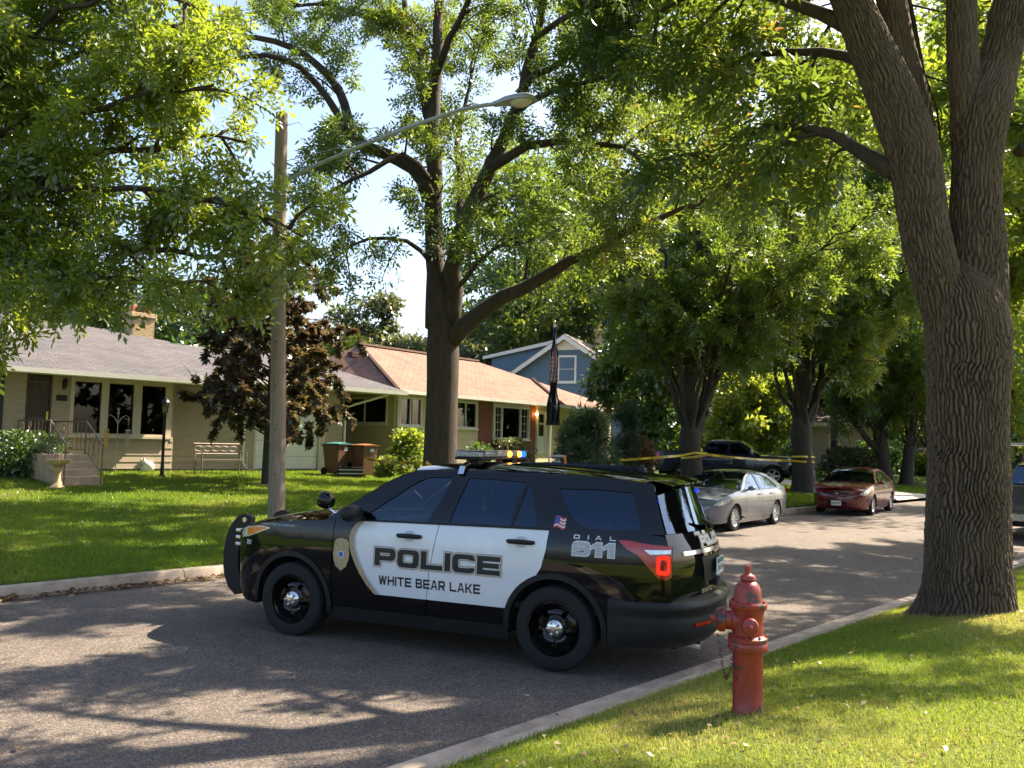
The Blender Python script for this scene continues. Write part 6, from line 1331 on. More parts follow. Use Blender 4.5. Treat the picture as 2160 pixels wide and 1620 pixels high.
LEAFY = 3.0
def thin(P, D, gaps, seed):
    """open places in a crown: gaps are (x0, x1, y0, y1, share left) in photograph pixels, soft at the edge"""
    if not gaps or len(P) == 0: return P, D
    g = np.random.default_rng(seed); P = np.asarray(P, float); D = np.asarray(D, float); q = P - np.array([0, 0, CAM_H]); z = q @ np.array(_F)
    X = 1080 + 1810 * (q @ np.array(_R)) / z + g.normal(0, 22, len(P)); Y_ = 810 - 1810 * (q @ np.array(_U)) / z + g.normal(0, 22, len(P)); k = np.ones(len(P), bool)
    for (x0, x1, y0, y1, p) in gaps: k &= ~((X > x0) & (X < x1) & (Y_ > y0) & (Y_ < y1) & (z > 0) & (g.uniform(0, 1, len(P)) > p))
    return P[k], D[k]
class Tree:
    def __init__(s, seed): s.rng = random.Random(seed); s.wood = MB(); s.trunk = MB(); s.P = []; s.D = []; s.nt = 0
    def path(s, pts, n):
        pts = [Vector(p) for p in pts]
        if len(pts) == 2: return [pts[0].lerp(pts[1], k / n) for k in range(n + 1)]
        acc = [0.0]
        for a, b in zip(pts[:-1], pts[1:]): acc.append(acc[-1] + max(1e-3, (b - a).length))
        fs = [spl(acc, [p[k] for p in pts]) for k in range(3)]; return [Vector([f(acc[-1] * k / n) for f in fs]) for k in range(n + 1)]
    def limb(s, pts, r0, r1, mb=None, sides=10, n=None, rough=.0):
        L = sum((Vector(b) - Vector(a)).length for a, b in zip(pts[:-1], pts[1:])); n = n or max(4, int(L / .45)); p = s.path(pts, n)
        if rough: p = [q + Vector([s.rng.gauss(0, rough) for _ in range(3)]) if 0 < i < n else q for i, q in enumerate(p)]
        (mb or s.wood).tube(p, [r0 + (r1 - r0) * (k / n) ** .8 for k in range(n + 1)], sides); return p, L
    def spawn(s, path, L, r, dens, ln, umin=.25, lev=1, droop=.1, spread=.9, up=.25, leaf=9, seg=None, out=None):
        """side branches along a path, then twigs, then leaf sprays"""
        rg = s.rng; k = max(1, int(L * dens)); m = len(path) - 1
        for i in range(k):
            u = umin + (1 - umin) * (i + rg.random()) / k; q = u * m; j = min(m - 1, int(q)); p = path[j].lerp(path[j + 1], q - j); t = (path[j + 1] - path[j]).normalized()
            d = Vector([rg.gauss(0, 1) for _ in range(3)]); d = (d - t * d.dot(t)); d.normalize(); d = d * spread + t * .6 + Vector((0, 0, up))
            if out is not None: e = p - out; e.z *= .4; e.normalize(); d += e * .6
            d.normalize(); l = ln * (1.1 - .45 * u) * rg.uniform(.6, 1.3)
            mid = p + d * l * .5 + Vector((0, 0, .06 * l)); end = p + d * l * .95 + Vector((rg.gauss(0, .1) * l, rg.gauss(0, .1) * l, -droop * l))
            if lev == 1:
                pp, LL = s.limb([p, mid, end], min(.034, max(.010, r * .36)), .005, sides=5, n=4); s.spawn(pp, LL, r * .35, 4.6, min(1.0, ln * .45), .1, 2, droop * 1.3, 1.0, .12, leaf)
                s.leafy(pp, LL, leaf * .6)
            else:
                s.nt += 1
                if s.nt % 2 == 0: s.wood.tube([p, mid, end], [.006, .004, .002], 3, caps=False)
                s.leafy([p, mid, end], l, leaf)
    def leafy(s, path, L, leaf):
        rg = s.rng; k = max(1, int(leaf * LEAFY * L + rg.random())); m = len(path) - 1
        for i in range(k):
            u = .2 + .8 * (i + rg.random()) / k; q = u * m; j = min(m - 1, int(q)); p = path[j].lerp(path[j + 1], q - j); t = (path[j + 1] - path[j]).normalized()
            d = Vector([rg.gauss(0, .7) for _ in range(3)]) + t; s.P.append((p.x, p.y, p.z)); s.D.append((d.x, d.y, d.z))
    def finish(s, root, bark, leafm, seed, size=1.3, tmpl=PINNATE, tint=(0, 1), flat=.55, cap=None, tri=False, gaps=None):
        s.P, s.D = thin(s.P, s.D, gaps, seed)
        print(root.name, 'sprays', len(s.P))
        o = root.matrix_basis.translation
        for mb, nm in ((s.trunk, 'trunk'), (s.wood, 'branches')):
            if mb.v:
                V = np.array(mb.v, np.float32) - np.array(o, np.float32)
                me = bpy.data.meshes.new(nm); me.from_pydata(V.tolist(), [], mb.f); me.materials.append(bark); me.polygons.foreach_set('use_smooth', [True] * len(me.polygons)); link(nm, me, root)
        return sprays(s.P, s.D, size, tmpl, leafm, 'crown', root, seed, flat, .5, tint, tri=tri)

# ---- the ash over the brown roof: limbs as they fork in the photograph
def px_path(pts, Y0, Y1=None): Y1 = Y0 if Y1 is None else Y1; n = len(pts) - 1; return [pix(p[0], p[1], Y0 + (Y1 - Y0) * k / n) for k, p in enumerate(pts)]
LEAFY = 4.3
ASH = empty('ash_tree', (TR_ASH.x, TR_ASH.y, TR_ASH.z), 0, 'tall forked ash tree rising behind the police vehicle before the houses', 'tree', 'street trees')
T = Tree(3); Y = 20.9
pq = T.path([TR_ASH - Vector((0, 0, .3)), TR_ASH + Vector((0, 0, .4))] + px_path([(932, 860), (934, 735), (930, 660), (922, 590), (917, 520)], Y), 30); T.trunk.tube(pq, list(np.interp(np.linspace(0, 1, 31), [0, .06, .14, .45, .62, .8, 1], [.56, .48, .42, .385, .40, .30, .18])), 20)
def go(pts, Y0, Y1, r0, r1, dens=1.5, ln=1.9, umin=.2, leaf=9, **k):
    p, L = T.limb(px_path(pts, Y0, Y1), r0, r1, T.trunk if r0 > .12 else None, 12, rough=.03); T.spawn(p, L, r0, dens, ln, umin, leaf=leaf, **k); return p
go([(922, 690), (918, 600), (915, 500), (918, 380), (912, 260), (920, 150), (928, 50), (935, -80), (930, -220)], Y, Y + .6, .30, .06, 1.3, 2.1, .12)
go([(912, 270), (885, 170), (862, 80), (850, -30), (835, -180)], Y + .4, Y + 1.8, .15, .04, 1.7, 1.9)
go([(945, 690), (960, 590), (968, 500), (1005, 420), (1046, 330), (1086, 235), (1120, 120), (1150, 0), (1175, -140)], Y, Y - 1.6, .27, .06, 1.3, 2.0, .25)
go([(948, 720), (1000, 665), (1090, 612), (1190, 560), (1300, 505), (1400, 455), (1480, 430)], Y - .1, Y - 2.5, .24, .04, 1.9, 1.5, .42, up=.35, droop=-.05)
go([(1040, 350), (1095, 318), (1185, 298), (1265, 302), (1345, 330), (1420, 380)], Y - 1.0, Y - 2.6, .13, .03, 1.9, 1.7, .3)
go([(905, 420), (868, 352), (800, 322), (742, 285), (733, 240), (700, 170), (640, 115), (560, 86), (480, 85), (400, 110)], Y, Y + 1.0, .19, .045, 1.0, 1.5, .3)
go([(725, 275), (702, 228), (664, 164), (610, 130), (530, 120), (470, 128), (410, 160)], Y + .3, Y - .8, .11, .03, .9, 1.3, .45)
go([(905, 380), (860, 330), (790, 355), (700, 400), (640, 440)], Y, Y - 2.2, .10, .025, 2.4, 1.6, .2)
go([(915, 560), (880, 520), (800, 500), (730, 520), (690, 560)], Y, Y - 1.8, .07, .02, 2.4, 1.3, .25, up=-.1)
go([(918, 160), (960, 60), (1010, -40), (1060, -180)], Y, Y - 2.5, .11, .03, 1.8, 1.9)
go([(1100, 190), (1180, 130), (1280, 90), (1380, 80)], Y - 1.2, Y - 3.5, .10, .03, 2.0, 1.8)
go([(860, 80), (760, 30), (650, 10), (560, 20)], Y + 1, Y + 2.5, .09, .03, 2.0, 1.8)
go([(968, 500), (975, 400), (965, 300), (985, 200), (1000, 80)], Y + .6, Y + 2.4, .12, .03, 1.7, 1.7)
go([(935, 640), (1000, 560), (1060, 520), (1140, 500)], Y - .2, Y - 2.8, .08, .02, 2.6, 1.2, .3, up=.2)
go([(1125, 80), (1240, 20), (1380, 0), (1520, 30)], Y - 1.6, Y - 6.5, .08, .015, 3.0, 1.7, .15, leaf=10)
go([(1086, 235), (1200, 175), (1330, 160), (1460, 190)], Y - 1.4, Y - 6.0, .08, .015, 2.8, 1.6, .2, leaf=9, up=.1)
go([(1140, 20), (1200, -120), (1300, -240), (1420, -300)], Y - 1.6, Y - 6.5, .08, .015, 3.0, 1.8, .15, leaf=11)
T.finish(ASH, MAT_BARK, LEAF_ASH, 3, 1.16, PIN5, gaps=[(-3000, 1150, -3000, -30, .25), (480, 640, 150, 335, .10), (740, 890, 520, 650, .22), (985, 1150, 190, 255, .3), (890, 950, 180, 700, .5), (1010, 1330, 650, 900, .05), (880, 1000, 740, 1000, .05), (930, 1060, 260, 400, .6)]); print('ash', len(T.P))  # first gap thins the unseen crown top so more sun reaches the lawn

# ---- the thick trunk on the near lawn, with furrowed bark
def vnoise(u, v, pu, seed):
    """smooth lattice noise, periodic in u"""
    g = np.random.default_rng(seed); pv = int(v.max()) + 3; L = g.uniform(0, 1, (pu, pv)); u0 = np.floor(u).astype(int); v0 = np.floor(v).astype(int); fu = u - u0; fv = v - v0
    fu = fu * fu * (3 - 2 * fu); fv = fv * fv * (3 - 2 * fv); a = L[u0 % pu, v0]; b = L[(u0 + 1) % pu, v0]; c = L[u0 % pu, v0 + 1]; d = L[(u0 + 1) % pu, v0 + 1]
    return (a * (1 - fu) + b * fu) * (1 - fv) + (c * (1 - fu) + d * fu) * fv
def bark_tube(path, radii, nth, ns, ridges, depth, seed, flare=None):
    acc = [0.0]
    for a, b in zip(path[:-1], path[1:]): acc.append(acc[-1] + (Vector(b) - Vector(a)).length)
    T_ = acc[-1]; fs = [spl(acc, [p[k] for p in path]) for k in range(3)]; fr = spl(acc, radii); S = np.linspace(0, T_, ns)
    C = np.array([[f(s) for f in fs] for s in S]); Rr = np.array([fr(s) for s in S]); th = np.linspace(0, 2 * np.pi, nth, endpoint=False)
    tg = np.gradient(C, axis=0); tg /= np.linalg.norm(tg, axis=1, keepdims=True); ax = np.array([0, 1.0, 0]); a = np.cross(ax, tg); a /= np.linalg.norm(a, axis=1, keepdims=True); b = np.cross(tg, a)
    TH, SS = np.meshgrid(th, S); un = TH / (2 * np.pi)
    warp = 2.3 * vnoise(un * 14, SS * 4.2 + .01, 14, seed) + .9 * vnoise(un * 36, SS * 12 + .01, 36, seed + 1)
    ph = un * ridges + warp; tri = np.abs(2 * (ph - np.floor(ph)) - 1); h = np.clip(tri * 1.7, 0, 1) ** .8
    ph2 = un * ridges * .5 - warp * .8 + 7; tri2 = np.abs(2 * (ph2 - np.floor(ph2)) - 1); h = h * (.35 + .65 * np.clip(tri2 * 3.0, 0, 1))
    h = h * (.72 + .5 * vnoise(un * 60, SS * 14 + .01, 60, seed + 2)) - .12 * vnoise(un * 140, SS * 40 + .01, 140, seed + 3)
    lump = .05 * (vnoise(un * 5, SS * 1.1 + .01, 5, seed + 4) - .5)
    Rd = Rr[:, None] * (1 + lump) + depth * (h - .7) * (.55 + .9 * vnoise(un * 7, SS * 2.3 + .01, 7, seed + 5))
    if flare is not None: Rd = Rd + flare(TH, SS)
    V = C[:, None, :] + a[:, None, :] * (Rd * np.cos(TH))[..., None] + b[:, None, :] * (Rd * np.sin(TH))[..., None]
    i = np.arange(ns - 1)[:, None] * nth; j = np.arange(nth)[None, :]; j2 = (j + 1) % nth
    F = np.stack([i + j, i + j2, i + nth + j2, i + nth + j], -1).reshape(-1, 4); return V.reshape(-1, 3), F
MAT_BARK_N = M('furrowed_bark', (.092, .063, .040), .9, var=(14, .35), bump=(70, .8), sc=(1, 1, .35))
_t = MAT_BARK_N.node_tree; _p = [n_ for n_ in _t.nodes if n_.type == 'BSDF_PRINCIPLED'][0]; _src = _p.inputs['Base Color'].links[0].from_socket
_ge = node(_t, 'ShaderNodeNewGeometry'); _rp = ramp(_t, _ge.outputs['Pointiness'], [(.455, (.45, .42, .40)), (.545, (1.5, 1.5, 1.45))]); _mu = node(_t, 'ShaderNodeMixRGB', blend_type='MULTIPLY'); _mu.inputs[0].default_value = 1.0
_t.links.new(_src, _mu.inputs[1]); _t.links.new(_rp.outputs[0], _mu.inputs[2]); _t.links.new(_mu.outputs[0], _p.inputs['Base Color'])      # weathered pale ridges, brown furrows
YT = 9.4; TB = pix(2043, 1290, YT); TB.z = near_z(to_sn(TB.x, TB.y)[1]) - .02
BIG = empty('ash_tree', TB, 0, 'thick furrowed trunk standing close by on the near lawn', 'tree', 'street trees')
k_ = 1810 / YT / math.cos(CAM_PITCH)
def wr(w_): return w_ / 2 / k_ * .89
rows = [(1310, 2043, 196), (1260, 2043, 190), (1180, 2042, 183), (1080, 2042, 178), (950, 2042, 172), (820, 2041, 174), (700, 2039, 182), (645, 2030, 172), (605, 2020, 146), (575, 2013, 96), (552, 2009, 46), (540, 2008, 8)]
V1, F1 = bark_tube([tuple(pix(x, y, YT)) for y, x, w_ in rows], [wr(w_) for y, x, w_ in rows], 290, 250, 60, .036, 5, lambda th, s: .11 * np.exp(-s / .16) * (1 + .7 * np.sin(th * 5 + 1)) + .05 * np.exp(-((s - 3.25) / .22) ** 2) * np.exp(-((np.mod(th - .15 + np.pi, 2 * np.pi) - np.pi) / .5) ** 2))
V2, F2 = bark_tube([tuple(pix(x, y, YT - .05)) for y, x, w_ in [(720, 2004, 0), (620, 1984, 0), (500, 1953, 0), (400, 1939, 0), (300, 1919, 0), (200, 1880, 0), (100, 1838, 0), (0, 1795, 0), (-130, 1742, 0), (-260, 1690, 0)]], [wr(q_) for q_ in (80, 104, 108, 112, 116, 110, 99, 86, 74, 60)], 165, 190, 38, .030, 9)
V3, F3 = bark_tube([tuple(pix(x, y, YT + .05)) for y, x, w_ in [(700, 2060, 0), (600, 2062, 0), (500, 2060, 0), (400, 2058, 0), (300, 2062, 0), (220, 2072, 0), (150, 2100, 0), (60, 2124, 0), (-60, 2150, 0), (-250, 2190, 0)]], [wr(q_) for q_ in (130, 132, 124, 112, 118, 132, 100, 92, 86, 70)], 165, 190, 39, .030, 13)
V4, F4 = bark_tube([tuple(pix(x, y, YT + .02)) for y, x, w_ in [(260, 2050, 0), (180, 2036, 0), (100, 2030, 0), (0, 2027, 0), (-100, 2020, 0), (-240, 2000, 0)]], [wr(q_) for q_ in (74, 74, 70, 66, 60, 50)], 100, 100, 24, .020, 17)
V5, F5 = bark_tube([tuple(pix(x, y, YT + .45)) for y, x, w_ in [(460, 1965, 0), (330, 1945, 0), (200, 1922, 0), (100, 1898, 0), (0, 1880, 0), (-120, 1862, 0), (-250, 1850, 0)]], [wr(q_) for q_ in (80, 84, 80, 74, 70, 64, 52)], 100, 100, 26, .020, 21)
off = 0; VV = []; FF = []
for V_, F_ in ((V1, F1), (V2, F2), (V3, F3), (V4, F4), (V5, F5)): VV.append(V_); FF.append(F_ + off); off += len(V_)
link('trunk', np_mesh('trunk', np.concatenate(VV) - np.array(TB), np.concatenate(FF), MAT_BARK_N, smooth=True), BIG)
T = Tree(21); Y = YT
go([(1888, 365), (1810, 312), (1735, 282), (1650, 262), (1560, 290), (1480, 340)], Y, Y + 1.8, .10, .02, 2.2, 1.3, .2, leaf=10, up=0)
go([(1800, 60), (1700, 20), (1590, -20), (1480, -10), (1380, 30)], Y, Y + 1.2, .10, .02, 2.2, 1.4, .2, leaf=10, up=0)
go([(1850, 150), (1760, 120), (1660, 110), (1550, 140), (1470, 200)], Y + .2, Y + 2.6, .08, .02, 2.2, 1.3, .2, leaf=10, up=-.1)
go([(1735, -150), (1600, -230), (1420, -290), (1250, -300)], Y, Y - .6, .13, .03, 2.0, 1.7, .15, leaf=10)
go([(1690, -260), (1640, -450), (1570, -650), (1480, -850)], Y, Y - 1.2, .14, .03, 2.4, 2.0, .1, leaf=10)
go([(1850, -240), (1860, -480), (1840, -720), (1800, -950)], Y + .4, Y + 2.0, .13, .03, 2.4, 2.0, .1, leaf=10)
go([(2000, -240), (1980, -480), (2010, -750), (2050, -1000)], Y, Y - 1.0, .12, .03, 2.4, 2.0, .1, leaf=10)
go([(2190, -240), (2260, -480), (2350, -700), (2420, -900)], Y, Y - .6, .15, .04, 1.8, 2.0, .1, leaf=5)
go([(2130, 20), (2240, -80), (2400, -150), (2560, -180)], Y, Y + 1.0, .10, .03, 2.0, 1.7, .2, leaf=5)
go([(2150, 320), (2260, 250), (2400, 220), (2520, 240)], Y + .2, Y + 1.6, .07, .02, 2.2, 1.3, .2, leaf=9)
go([(1620, -550), (1400, -640), (1150, -650), (950, -600)], Y - .8, Y - 2.4, .07, .02, 3.0, 2.0, .1, leaf=11)
go([(1850, -600), (1600, -750), (1350, -900)], Y + 1.2, Y + 3.2, .07, .02, 3.0, 2.0, .1, leaf=11)
go([(2000, -600), (1880, -800), (1700, -1000)], Y - .8, Y - 2.8, .07, .02, 3.0, 2.0, .1, leaf=11)
go([(1900, -60), (1930, 60), (1960, 180), (1985, 300)], Y + 1.6, Y + 3.0, .05, .01, 2.6, 1.2, .0, leaf=9, up=-.2)
go([(1850, -80), (1760, 40), (1700, 160), (1660, 280)], Y + 2.0, Y + 4.4, .05, .01, 2.6, 1.4, .0, leaf=8, up=-.2)
go([(2080, -60), (2090, 60), (2095, 160), (2150, 260)], Y + 1.8, Y + 3.4, .05, .01, 2.6, 1.2, .0, leaf=9, up=-.2)
go([(1560, -560), (1300, -480), (1000, -420), (700, -420)], Y - .2, Y + .6, .06, .015, 3.0, 1.9, .1, leaf=12)
go([(1480, -640), (1100, -760), (700, -820)], Y, Y + 1.6, .06, .015, 3.0, 2.0, .1, leaf=12)
go([(1700, -400), (1500, -330), (1250, -240), (1050, -200)], Y + 1.0, Y + 3.0, .06, .015, 3.0, 1.8, .1, leaf=12)
T.finish(BIG, MAT_BARK, LEAF_ASH, 21, 1.32, PIN5, gaps=[(400, 1300, -60, 400, .1)]); print('big', len(T.P))

LEAFY = 3.0
# ---- street trees built from forks: trunk, limbs, crown
def street_tree(base, h, r, seed, label, leafm, trunk_r, forks, name='ash_tree', leaf=8, size=1.35, dens=1.25, bark=None, z_first=2.6, fill=7, tint=(0, 1), group='street trees', ln=2.1):
    global T
    root = empty(name, base, 0, label, 'tree', group); T = Tree(seed); rg = random.Random(seed); b = Vector(base)
    fk = b + Vector((rg.uniform(-.15, .15), rg.uniform(-.15, .15), z_first))
    pq = T.path([b - Vector((0, 0, .3)), b + Vector((0, 0, .25)), fk, fk + Vector((.03, 0, .5)), fk + Vector((.1, .05, 1.2))], 18); lq = (z_first + 1.5); T.trunk.tube(pq, list(np.interp(np.linspace(0, 1, 19) * lq, [0, .3, .7, z_first * .8, z_first + .3, z_first + .8, lq], np.array([1.5, 1.25, 1.02, .86, .92, .6, .1]) * trunk_r)), 16)
    paths = forks if forks else []
    for f in paths:
        p, L = T.limb([fk - Vector((0, 0, .5))] + f[0], f[1] * 1.15, f[2], T.trunk if f[1] > .13 else None, 12, rough=.04); T.spawn(p, L, f[1], dens, ln, .3, leaf=leaf, out=b + Vector((0, 0, h * .5)))
    for i in range(fill):
        a = 2 * math.pi * (i + rg.random() * .6) / fill; el = rg.uniform(.52, 1.0); m1 = fk + Vector((math.cos(a) * r * .35, math.sin(a) * r * .35, (h - z_first) * .30 * (el + .4))); e = b + Vector((math.cos(a) * r * rg.uniform(.75, 1.0), math.sin(a) * r * rg.uniform(.75, 1.0), z_first + (h - z_first) * el * .85))
        p, L = T.limb([fk - Vector((0, 0, .45)), m1, e], trunk_r * .21, .02, T.trunk, 8, rough=.06); T.spawn(p, L, trunk_r * .4, dens, ln, .25, leaf=leaf, out=b + Vector((0, 0, h * .5)))
    p, L = T.limb([fk - Vector((0, 0, .2)), fk + Vector((.3, .2, (h - z_first) * .5)), b + Vector((0, 0, h * .98))], trunk_r * .5, .04, T.trunk, 9, rough=.05); T.spawn(p, L, trunk_r * .4, dens, ln, .25, leaf=leaf)
    T.finish(root, bark or MAT_BARK_D, leafm, seed, size, tint=tint, tri=True, gaps=[(1000, 1285, 560, 880, .03), (1340, 1960, 905, 1100, .03), (1420, 1520, 700, 980, .25), (1660, 1740, 780, 1040, .15), (1560, 1660, 820, 900, .3)]); return root
def pp(pts, Y0, Y1=None): return px_path(pts, Y0, Y1)
street_tree(TR_A, 15.5, 6.2, 31, 'forked dark tree ringed with police tape behind the silver car', LEAF_ASH, .41,
            [(pp([(1450, 800), (1456, 700), (1482, 560), (1490, 420), (1500, 250)], 29.4, 29.8), .22, .05), (pp([(1500, 790), (1512, 680), (1498, 580), (1470, 470)], 29.2, 28.4), .14, .04), (pp([(1510, 800), (1560, 700), (1640, 640), (1720, 560)], 29.3, 28.6), .15, .04), (pp([(1500, 700), (1560, 610), (1580, 500), (1600, 380)], 29.3, 30.4), .10, .03)], z_first=2.1, fill=8, size=1.65, leaf=5.2, tint=(.22, 1))
street_tree(TR_B, 18.0, 6.6, 32, 'thick flared trunk with tape beside the dark red car', LEAF_ASH, .46,
            [(pp([(1690, 800), (1692, 680), (1690, 520), (1688, 380), (1690, 220)], 34.9, 35.3), .22, .05), (pp([(1745, 800), (1795, 735), (1850, 660), (1900, 625)], 34.7, 33.6), .18, .04), (pp([(1740, 760), (1770, 620), (1800, 480), (1840, 350)], 34.8, 36.0), .13, .04)], z_first=2.6, fill=8, size=1.75, leaf=4.8, tint=(.22, 1))
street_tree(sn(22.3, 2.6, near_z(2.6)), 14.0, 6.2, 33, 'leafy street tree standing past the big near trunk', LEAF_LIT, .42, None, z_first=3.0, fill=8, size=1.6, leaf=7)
LEAFY = 4.2
# ---- sunlit ash reaching in over the front lawn
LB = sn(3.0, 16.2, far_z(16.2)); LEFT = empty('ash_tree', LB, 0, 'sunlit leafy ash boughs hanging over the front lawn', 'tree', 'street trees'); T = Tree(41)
f0 = LB + Vector((0, 0, 3.4)); T.limb([LB - Vector((0, 0, .3)), LB + Vector((0, 0, .3)), f0], .5, .38, T.trunk, 16)
def go2(pts, Y0, Y1, r0, r1, dens=2.4, ln=1.5, umin=.2, leaf=10, up=.05, droop=.2):
    p, L = T.limb([f0 + Vector((0, 0, random.uniform(-.3, .6)))] + px_path(pts, Y0, Y1), r0, r1, T.trunk if r0 > .12 else None, 9, rough=.04); T.spawn(p, L, r0, dens, ln, umin, leaf=leaf, up=up, droop=droop)
go2([(-60, 380), (90, 330), (260, 320), (420, 290), (520, 300)], 12.4, 12.9, .15, .02)
go2([(-80, 470), (80, 450), (220, 500), (380, 540), (560, 520)], 12.2, 11.8, .14, .02)
go2([(-100, 250), (60, 160), (220, 90), (380, 60), (450, 80)], 12.6, 13.6, .15, .02)
go2([(-60, 560), (120, 560), (260, 590), (400, 600)], 12.0, 11.6, .10, .02, 2.4, 1.2)
go2([(-100, 100), (40, -20), (180, -120), (330, -160)], 12.6, 13.2, .15, .03)
go2([(0, 420), (200, 400), (380, 420), (500, 440), (640, 500)], 12.0, 11.0, .10, .015, 2.6, 1.1)
go2([(-40, 300), (140, 240), (320, 190), (450, 180)], 12.3, 11.6, .10, .02)
go2([(-60, 200), (90, 60), (240, -20), (400, 10)], 12.8, 11.8, .12, .02)
go2([(-100, 520), (20, 620), (90, 640), (160, 620)], 12.4, 13.4, .09, .02, 2.4, 1.1)
go2([(-150, 0), (-100, -250), (0, -450)], 12.6, 13.0, .2, .04, leaf=5); go2([(-300, 100), (-500, -100), (-650, -300)], 12.8, 13.5, .2, .04, leaf=3); go2([(-300, 300), (-550, 250), (-800, 250)], 12.6, 11.5, .15, .04, leaf=3)
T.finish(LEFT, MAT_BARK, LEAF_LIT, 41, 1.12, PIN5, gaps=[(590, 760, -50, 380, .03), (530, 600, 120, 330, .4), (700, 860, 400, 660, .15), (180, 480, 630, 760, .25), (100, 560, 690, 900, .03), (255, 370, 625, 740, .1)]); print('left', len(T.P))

LEAFY = 3.0
# ---- small crimson maples
def small_maple(base, h, r, z0, seed, label, leafm, trunk_r, n=2600, size=1.25, lean=0.0, group='crimson maples'):
    root = empty('maple_tree', base, 0, label, 'tree', group); t = Tree(seed); rg = random.Random(seed); b = Vector(base)
    tp, L = t.limb([b - Vector((0, 0, .2)), b + Vector((0, 0, z0)), b + Vector((.05, 0, h * .6)), b + Vector((0, 0, h * .96))], trunk_r, .03, t.trunk, 10)
    for i in range(46):
        u = (i + rg.random()) / 46; z = z0 + (h - z0) * u * .92; a = i * 2.4 + rg.random(); rr = r * math.sin(math.pi * min(1, (.16 + .84 * u)) ** .8) ** .7 * rg.uniform(.75, 1.1) + .2
        s0 = b + Vector((0, 0, z)); e = s0 + Vector((math.cos(a) * rr, math.sin(a) * rr, rr * .35 - .25 * (1 - u)))
        p, LL = t.limb([s0, s0.lerp(e, .5) + Vector((0, 0, .12)), e], .03, .008, sides=5, n=4); t.spawn(p, LL, .03, 4.2, .65, .2, 2, .25, 1.0, .05, n / 190)
    t.finish(root, MAT_BARK_D, leafm, seed, size, PALMATE, flat=.75); return root
mb_ = on_ground(560, 1024)
small_maple(mb_, 7.3, 2.1, 1.15, 51, 'dark crimson leaved maple on the lawn in front of the garage', LEAF_CRIM, .13, 6400, 1.28)
rk = MB(); rk.lathe([(.0, .04), (.3, .05), (.42, .03), (.44, -.05)], 14); o_ = rk.build('mulch_ring', MAT_STEP, None, loc=mb_, smooth=50); tag(o_, 'pale flat stone ring round the foot of the crimson maple', 'stone ring')
small_maple(sn(-1.2, 20.6, far_z(20.6)), 8.6, 3.3, 2.2, 52, 'dark maple boughs hanging before the grey roof', LEAF_CRIM, .17, 1500, 1.5)

# ---- broadleaf trees behind the houses
def back_tree(px, Y, z0, z1, r, leafm, seed, label, n=6500, size=.34, sparse=0.0, group='trees beyond the houses', name='broadleaf_tree', trunk_r=.22):
    base = pix(px, 900, Y); base.z = ground_z(base.x, base.y); root = empty(name, base, 0, label, 'tree', group); g = np.random.default_rng(seed); rg = random.Random(seed)
    nc = int(34 + r * 5); C = []; H = z1 - z0
    while len(C) < nc:
        p = g.uniform(-1, 1, 3); q = np.linalg.norm(p)
        if q > 1 or q < .35: continue
        C.append((base.x + p[0] * r, base.y + p[1] * r, z0 + H * (.5 + .5 * p[2])))
    C = np.array(C); cr = g.uniform(.16, .30, nc) * r * (1 - .25 * sparse); k = int(n / nc); idx = np.repeat(np.arange(nc), k)
    d = g.normal(0, 1, (len(idx), 3)); d /= np.linalg.norm(d, axis=1, keepdims=True); rad = cr[idx] * g.uniform(.25, 1, len(idx)) ** .5 * (1 + .25 * g.normal(0, 1, len(idx)))
    P = C[idx] + d * rad[:, None] * np.array([1.1, 1.1, .75]); keep = P[:, 2] > base.z + .15; P = P[keep]; d = d[keep]
    t = Tree(seed); b = Vector(base); fk = b + Vector((0, 0, max(.8, (z0 - base.z) * .95))); t.limb([b - Vector((0, 0, .3)), fk], trunk_r * 1.15, trunk_r, t.trunk, 10)
    for j in range(9):
        c = Vector(C[rg.randrange(nc)]); m = fk.lerp(c, .5) + Vector((rg.gauss(0, .2), rg.gauss(0, .2), .4)); t.limb([fk - Vector((0, 0, .1)), m, c], trunk_r * .5, .03, t.trunk, 6)
    t.finish(root, MAT_BARK_D, leafm, seed); o = sprays(P, d + np.array([0, 0, -.2]), size, SINGLE, leafm, 'crown', root, seed, .35, .35, jit=.5, tri=True); return root
